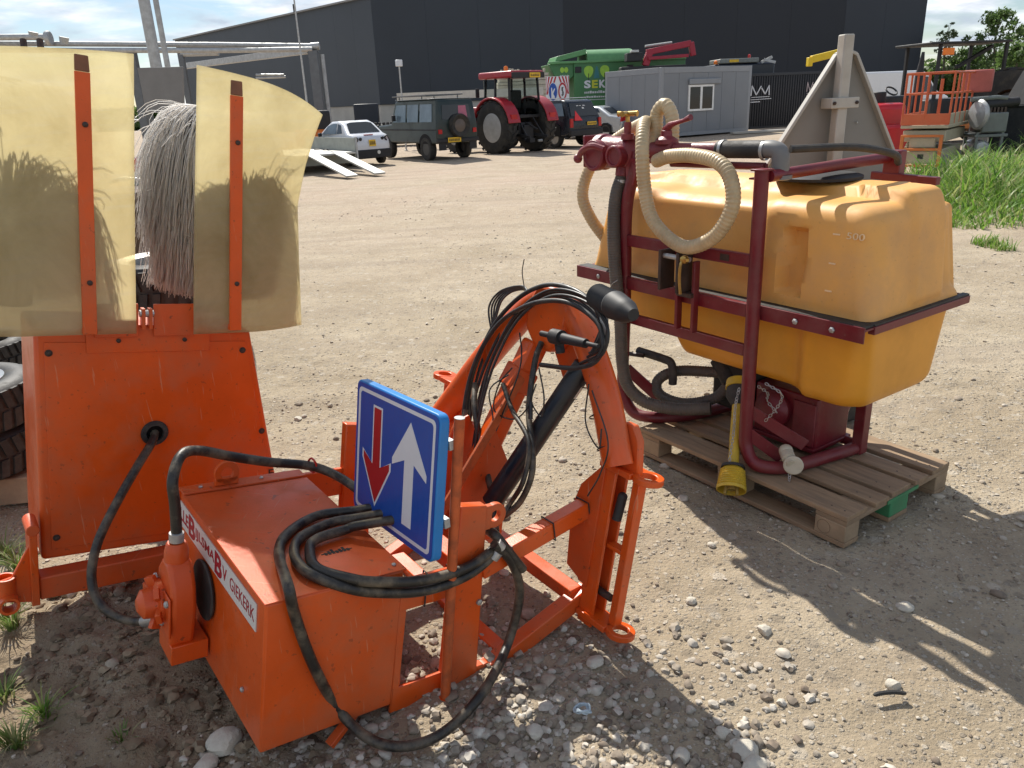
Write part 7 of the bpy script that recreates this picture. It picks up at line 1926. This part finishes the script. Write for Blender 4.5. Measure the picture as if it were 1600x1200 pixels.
# engine compressor and black hopper at the right edge
cp = thing('engine_compressor', 'grey engine compressor with ribbed tank in front of the black hopper', 'compressor', (at(1520, 240, 16.9).x, 16.9, 0), rad(-8))
gm_ = mat('grey_green_machine_paint', (0.16, 0.18, 0.17), 0.45, var=0.15, dirt=(0.25, 0.22, 0.17), damt=0.3)
MB().lathe([(0.0, -0.05), (0.14, -0.03), (0.18, 0.02), (0.18, 0.50), (0.14, 0.55), (0, 0.57)], (0.15, 0, 0.42), (0, 1, 0), 22).build('air_tank', mat('pale_tank_paint', (0.42, 0.43, 0.43), 0.35, metal=0.3), cp)
MB().lathe([(0.0, -0.08), (0.26, -0.05), (0.30, 0.0), (0.27, 0.05), (0, 0.06)], (-0.05, -0.1, 1.12), (1, 0.25, 0), 24).build('flywheel_cover', MATS['pale_tank_paint'], cp)
MB().box((0.05, -0.10, 0.75), (0.55, 0.5, 1.15)).build('engine_block', gm_, cp, bevel=0.03)
MB().cyl((0.1, 0, 1.30), (0.75, 0.05, 1.34), 0.10, 12).build('silencer', black_matt, cp, bevel=0.02)
for k in range(6): MB().box((0.10 + k * 0.07, -0.08, 1.15), (0.14 + k * 0.07, 0.25, 1.25)).build('cooling_fin', dark_steel, cp)
MB().tube([(-0.2, 0.0, 1.42), (0.3, 0.0, 1.44), (0.5, 0.0, 1.42)], 0.05, 10).build('tank_pipe', gm_, cp)
for (x, y) in ((0.0, -0.05), (0.5, -0.05), (0.0, 0.5), (0.5, 0.5)): MB().bar((x, y, 0), (x, y, 0.76), 0.05, 0.05).build('leg', gm_, cp)
MB().box((-0.05, -0.08, 0.66), (0.6, 0.55, 0.72)).build('machine_shelf', gm_, cp, bevel=0.01)
bh = thing('black_hopper', 'black steel hopper box at the right picture edge', 'hopper', (at(1572, 240, 17.2).x, 17.2, 0), rad(-8))
bp_ = mat('black_steel_sheet', (0.014, 0.015, 0.017), 0.95, var=0.2, dirt=(0.09, 0.085, 0.08), damt=0.3)
MB().box((-0.35, 0, 0.25), (1.9, 1.2, 1.22)).build('hopper_body', bp_, bh, bevel=0.01)
MB().box((-0.38, -0.03, 1.225), (1.9, 1.2, 1.255)).build('hopper_rim', bp_, bh, bevel=0.006)
MB().hexa([V(0.25, 0.1, 1.26), V(1.9, 0.1, 1.26), V(1.9, 1.1, 1.26), V(0.25, 1.1, 1.26), V(0.55, 0.1, 1.95), V(1.9, 0.1, 1.95), V(1.9, 1.1, 1.95), V(0.55, 1.1, 1.95)]).build('hopper_funnel', bp_, bh, bevel=0.01)
MB().box((0.62, 0.085, 1.6), (0.85, 0.094, 1.85)).build('data_sheet', white_sticker, bh)
for x in (-0.25, 1.7): MB().box((x, 0.05, 0), (x + 0.1, 1.1, 0.25)).build('skid', bp_, bh)

# ------------------------------------------------------------------ trees
leaf_a = leaf_material('birch_leaves', [(0.09, 0.13, 0.06), (0.14, 0.19, 0.08), (0.19, 0.24, 0.11)], 0.5)
leaf_b = leaf_material('green_tree_leaves', [(0.06, 0.11, 0.03), (0.10, 0.17, 0.045), (0.16, 0.24, 0.07)], 0.5)
bark = mat('tree_bark', (0.13, 0.105, 0.08), 0.85, var=0.3, scale=8)
def tree(x, y, h, rx, lab, m, seed, clumps=70, per=55, spread=1.0, low=0.25, ls=0.16):
    r = np.random.default_rng(seed)
    e = thing('tree', lab, 'tree', (x, y, 0), 0, 'trees beyond the yard at the right')
    tb = MB(); tb.tube(spline([(0, 0, 0), (0.05 * rx, 0, h * 0.4), (-0.04 * rx, 0.05, h * 0.75), (0, 0, h * 0.97)], 4), [0.16 * (1 - 0.075 * k) * h / 8 for k in range(13)], 8)
    C = []
    for k in range(clumps):
        t = low + (1 - low) * r.random() ** 0.9
        R_ = rx * (math.sin(math.pi * min(1, (t - low) / (1 - low) * 0.92 + 0.06)) ** 0.55) * (0.20 + 0.80 * r.random() ** 0.55) * (0.75 + 0.4 * r.random())
        a = r.random() * 6.283
        c = np.array([R_ * math.cos(a), R_ * math.sin(a), h * t])
        C.append((c, (0.14 + 0.20 * r.random()) * rx * spread))
        if k % 3 == 0:
            z0 = max(0.1 * h, c[2] - 0.45 * R_ - 0.1 * h)
            tb.tube([(0, 0, z0), tuple(c * [0.5, 0.5, 1] + [0, 0, -0.12 * R_]), tuple(c)], [0.03 * h / 8, 0.02 * h / 8, 0.008], 5)
    tb.build('trunk', bark, e)
    n = clumps * per
    Vv = np.zeros((n, 4, 3), np.float32); i = 0
    for (c, s) in C:
        for q in range(per):
            d = r.normal(size=3); d *= s * r.random() ** 0.4 / max(1e-6, np.linalg.norm(d)); d[2] *= 0.7
            p = c + d
            u = r.normal(size=3); u /= np.linalg.norm(u); w = np.cross(u, r.normal(size=3)); w /= max(1e-6, np.linalg.norm(w))
            z = ls * (0.6 + 0.8 * r.random())
            Vv[i, 0] = p - u * z; Vv[i, 1] = p + w * z * 0.45; Vv[i, 2] = p + u * z; Vv[i, 3] = p - w * z * 0.45; i += 1
    F = np.arange(n * 4).reshape(n, 4)
    put('crown', fast_mesh('crown', Vv.reshape(-1, 3), F), m, e, smooth=0)
tree(at(1480, 60, 66).x, 66.0, 6.2, 1.2, 'slim airy young tree right of the hall corner', leaf_a, 1, 44, 26, 0.8, 0.40, 0.10)
tree(at(1557, 60, 64).x, 64.0, 6.6, 2.2, 'full leafy green tree behind the scissor lift', leaf_b, 2, 100, 44, 0.8, 0.25, 0.13)
tree(at(1612, 60, 67).x, 67.0, 5.8, 2.2, 'lower dark tree at the right picture edge', leaf_b, 3, 90, 55, 1.0, 0.2, 0.16)
tree(at(1520, 60, 70).x, 70.0, 4.3, 1.8, 'low bushy tree between the two taller trees', leaf_b, 4, 70, 50, 1.0, 0.15, 0.15)
tree(at(1590, 100, 58).x, 58.0, 4.0, 2.0, 'rounded shrub tree at far right below the tree tops', leaf_b, 5, 70, 50, 1.0, 0.1, 0.15)
hd = []
r = np.random.default_rng(9)
n = 9000
hx = 33 + 40 * r.random(n); hy = 74 + 4 * r.random(n); hz = 3.1 * r.random(n) ** 0.7 * (0.75 + 0.5 * r.random(n))
Vv = np.zeros((n, 4, 3), np.float32); c = np.stack([hx, hy, hz], -1)
u = r.normal(size=(n, 3)); u /= np.linalg.norm(u, axis=1)[:, None]; w = np.cross(u, r.normal(size=(n, 3))); w /= np.linalg.norm(w, axis=1)[:, None]
s = 0.35
Vv[:, 0] = c - u * s; Vv[:, 1] = c + w * s * .5; Vv[:, 2] = c + u * s; Vv[:, 3] = c - w * s * .5
tag(put('far_thicket', fast_mesh('far_thicket', Vv.reshape(-1, 3), np.arange(n * 4).reshape(n, 4)), leaf_b, smooth=0), 'dark green thicket along the far right boundary', 'thicket', kind='stuff')
tl_ = tree  # low greenery line along the left horizon
n = 5000
hx = -80 + 50 * r.random(n); hy = 120 + 6 * r.random(n); hz = 3.0 * r.random(n)
c = np.stack([hx, hy, hz], -1)
Vv = np.zeros((n, 4, 3), np.float32); u = u[:n]; w = w[:n]; s = 0.6
Vv[:, 0] = c - u * s; Vv[:, 1] = c + w * s * .5; Vv[:, 2] = c + u * s; Vv[:, 3] = c - w * s * .5
tag(put('far_thicket', fast_mesh('far_thicket', Vv.reshape(-1, 3), np.arange(n * 4).reshape(n, 4)), leaf_b, smooth=0), 'dark green thicket on the far left horizon', 'thicket', kind='stuff')

# ------------------------------------------------------------------ galvanised frame, panels and masts, left background
gf = thing('galvanised_frame', 'large galvanised steel pipe frame standing behind the splash shields', 'steel frame', (-12.0, 37.0, 0), worldspace=True)
def pt(u, v, Y): return at(u, v, Y)
MB().tube([pt(-200, 67, 36.2), pt(340, 70, 36.8), pt(492, 72, 37.0)], 0.106, 12).build('top_rail', galv, gf)
MB().tube([pt(-200, 78, 36.0), pt(340, 79, 36.6), pt(488, 77, 36.8)], 0.106, 12).build('lower_rail', galv, gf)
MB().tube([pt(486, 73, 37.0), pt(499, 72, 37.0)], 0.160, 12).build('rail_end', galv, gf, bevel=0.004)
MB().tube([pt(-200, 60, 35.8), pt(40, 58, 36.2), pt(72, 58, 36.2)], 0.128, 12).build('upper_pipe', galv, gf)
MB().lathe([(0.0, 0), (0.27, 0.0), (0.30, 0.06), (0.30, 0.16), (0.27, 0.2), (0, 0.2)], pt(72, 60, 36.2), V(1, 0.1, 0), 20).build('pipe_flange', galv, gf)
for u in (36, 62): MB().tube([pt(u, 62, 10.55), pt(u + 2, 78, 10.5)], 0.04, 8).build('pipe_stay', dark_steel, gf)
for (u, v0, v1) in ((100, 58, 68), (52, 50, 56)):
    m_ = MB().tube([pt(u, v1, 10.62), pt(u, v0, 10.62)], [0.05, 0.06], 8); m_.build('rail_pin', galv, gf)
MB().bar(pt(490, 80, 37.0), V(pt(490, 80, 37.0).x, 37.0, 0), 0.55, 0.4).build('leg', mat('dark_galvanised', (0.13, 0.14, 0.15), 0.5, metal=0.3), gf, bevel=0.01)
MB().tube([pt(502, 85, 37.4), V(pt(502, 85, 37.4).x, 37.4, 0)], 0.13, 10).build('leg_pipe', galv, gf)
MB().bar(pt(484, 78, 37.2), pt(285, 104, 49.0), 0.3, 0.3).build('side_rail', galv, gf, bevel=0.01)
MB().bar(pt(205, 80, 36.6), V(pt(205, 80, 36.6).x, 36.6, 0), 0.35, 0.35).build('leg', MATS['dark_galvanised'], gf, bevel=0.01)
MB().bar(pt(-190, 80, 36.0), V(pt(-190, 80, 36.0).x, 36.0, 0), 0.35, 0.35).build('leg', MATS['dark_galvanised'], gf, bevel=0.01)
MB().tube([pt(200, 188, 41.0), pt(300, 187, 41.4)], 0.05, 8).build('cross_rail', galv, gf)
MB().tube([pt(283, 85, 43.0), pt(342, 83, 43.0)], 0.12, 10).build('rear_pipe', galv, gf)
MB().tube([pt(400, 117, 41.0), pt(444, 117, 41.0)], 0.06, 8).build('short_pipe', galv, gf)
MB().tube([pt(400, 122, 41.0), pt(446, 120, 41.0)], 0.06, 8).build('short_pipe', galv, gf)
MB().bar(pt(283, 86, 43.0), V(pt(283, 86, 43.0).x, 43.0, 0), 0.25, 0.25).build('leg', MATS['dark_galvanised'], gf, bevel=0.01)
# grey panel
gpn = thing('grey_panel', 'leaning grey board seen in the gap between the splash shields', 'board', tuple(pt(250, 175, 14.5)[:2]) + (0,), worldspace=True)
A = [pt(214, 106, 14.5), pt(284, 104, 14.5), pt(287, 176, 14.5), pt(228, 176, 14.5)]
gm2 = mat('flat_grey_board', (0.20, 0.195, 0.19), 0.7, var=0.08)
MB().hexa([A[3], A[2], A[2] + V(0, 0.08, 0), A[3] + V(0, 0.08, 0), A[0], A[1], A[1] + V(0, 0.08, 0), A[0] + V(0, 0.08, 0)]).build('board', gm2, gpn, bevel=0.01)
for k in (2, 3): MB().bar(A[k] + V(0, 0.15, 0), V(A[k].x, 14.75, 0), 0.08, 0.08).build('leg', MATS['dark_galvanised'], gpn)
# red hull behind the brush
rb = thing('red_implement', 'small red machine part glimpsed between the splash shields', 'implement', tuple(pt(225, 215, 12.0)[:2]) + (0,), 0.2)
MB().box((-0.25, 0, 1.0), (0.22, 0.5, 1.22)).build('red_cover', rp, rb, bevel=0.04)
MB().box((-0.3, -0.1, 0.0), (0.3, 0.5, 0.99)).build('dark_body', gm_, rb, bevel=0.03)
# masts
def mast(u0, v0, Y, h, r0, r1, name, lab, grp=None):
    p = pt(u0, v0, Y); e = thing(name, lab, 'mast', (p.x, Y, 0), 0, grp)
    MB().tube([(0, 0, 0), (0, 0, h)], [r0, r1], 12).build('shaft', galv if r0 > .05 else steel, e)
    MB().lathe([(r0 * 2.2, 0), (r0 * 2.2, 0.03), (r0, 0.04)], (0, 0, 0), (0, 0, 1), 12).build('base_flange', galv, e)
    return e
G_ = 'galvanised masts at the upper left'
mast(236, 60, 24, 16, 0.165, 0.13, 'thick_mast', 'thicker of the two galvanised masts at upper left', G_)
mast(254, 60, 25, 16, 0.085, 0.07, 'thin_mast', 'thinner galvanised mast right beside the thick one', G_)
e = mast(467, 60, 30, 6.4, 0.045, 0.025, 'flag_mast', 'thin white flagpole in front of the hall at left')
MB().cyl((-0.06, 0, 5.9), (-0.06, 0, 6.3), 0.03, 6).build('mast_fitting', steel, e)
e = mast(626, 130, 34, 3.3, 0.035, 0.03, 'lamp_pole', 'slim pole with a small white floodlight before the hall')
MB().box((-0.14, -0.08, 3.3), (0.14, 0.06, 3.55)).build('floodlight', sign_white, e, bevel=0.02)
# objects between the cars and the hall
e = thing('compact_loader', 'orange and black compact loader behind the white car', 'loader', tuple(pt(500, 210, 34)[:2]) + (0,), 0.4)
MB().box((-0.8, 0, 0.3), (0.5, 1.5, 1.0)).build('loader_body', mat('orange_loader_paint', (0.62, 0.16, 0.02), 0.4), e, bevel=0.08)
MB().box((-0.2, 0.1, 1.0), (0.55, 0.35, 1.75)).build('seat_back', black_matt, e, bevel=0.12, seg=3)
MB().box((-0.25, 0.1, 0.95), (0.6, 0.8, 1.15)).build('seat', black_matt, e, bevel=0.06)
MB().bar((-0.6, 0.6, 0.9), (-0.75, 0.9, 2.0), 0.08, 0.08).build('roll_bar', black_matt, e)
for s in (-1, 1): wheel(e, s * 0.6, 0.4, 0.4, 0.25, 0.2)
e = thing('black_crate', 'black upright box standing against the pale plinth', 'box', tuple(pt(558, 195, 40)[:2]) + (0,), 0.1)
MB().box((-0.5, 0, 0.0), (1.2, 0.7, 0.9)).build('lower_box', black_matt, e, bevel=0.04)
MB().box((-0.1, 0, 0.95), (1.1, 0.6, 1.95)).build('upper_box', mat('navy_box', (0.012, 0.018, 0.03), 0.5), e, bevel=0.05)
MB().box((-0.5, -0.02, 0.901), (1.3, 0.75, 0.945)).build('shelf', black_matt, e)
for (u, lab) in ((590, 'black toothed bucket left of the off-road car'), (622, 'black toothed bucket just behind the off-road car bonnet')):
    e = thing('toothed_bucket', lab, 'bucket', tuple(pt(u, 190, 38)[:2]) + (0,), 0.05, 'black toothed buckets')
    MB().box((-0.75, 0, 0.1), (0.75, 0.8, 0.98)).build('bucket_body', black_matt, e, bevel=0.05)
    for k in range(8): MB().box((-0.72 + 0.185 * k, 0.0, 0.985), (-0.62 + 0.185 * k, 0.25, 1.10)).build('tooth', black_matt, e, bevel=0.01)
e = tag(MB().bar((-3.2, 0, 0), (3.2, 0, 0.0), 0.3, 0.32).build('pale_beam', mat('pale_beam_paint', (0.55, 0.53, 0.47), 0.6)), 'long pale beam stored on trestles behind the off-road car', 'beam')
p = pt(735, 147, 36); e.location = (p.x, 36, p.z); e.rotation_euler = (0, 0, 0.05)
for s in (-1, 1):
    tt = tag(MB().bar((0, 0, 0), (0, 0, p.z - 0.17), 0.12, 0.12, up=V(0, 1, 0)).build('trestle', black_matt), 'dark trestle under the %s end of the pale beam' % ('left' if s < 0 else 'right'), 'trestle', 'trestles under the pale beam')
    tt.location = (p.x + 2.4 * s, 36, 0)
# concrete slab kerb pieces by the cabin
e = tag(MB().box((-1.6, -0.2, 0), (1.6, 0.2, 0.10)).build('concrete_strip', pl_mat, bevel=0.02), 'pale concrete strip on the ground right of the cabin', 'concrete strip'); p = gz(1195, 207, 0); e.location = (p.x, p.y, 0); e.rotation_euler = (0, 0, 0.2)
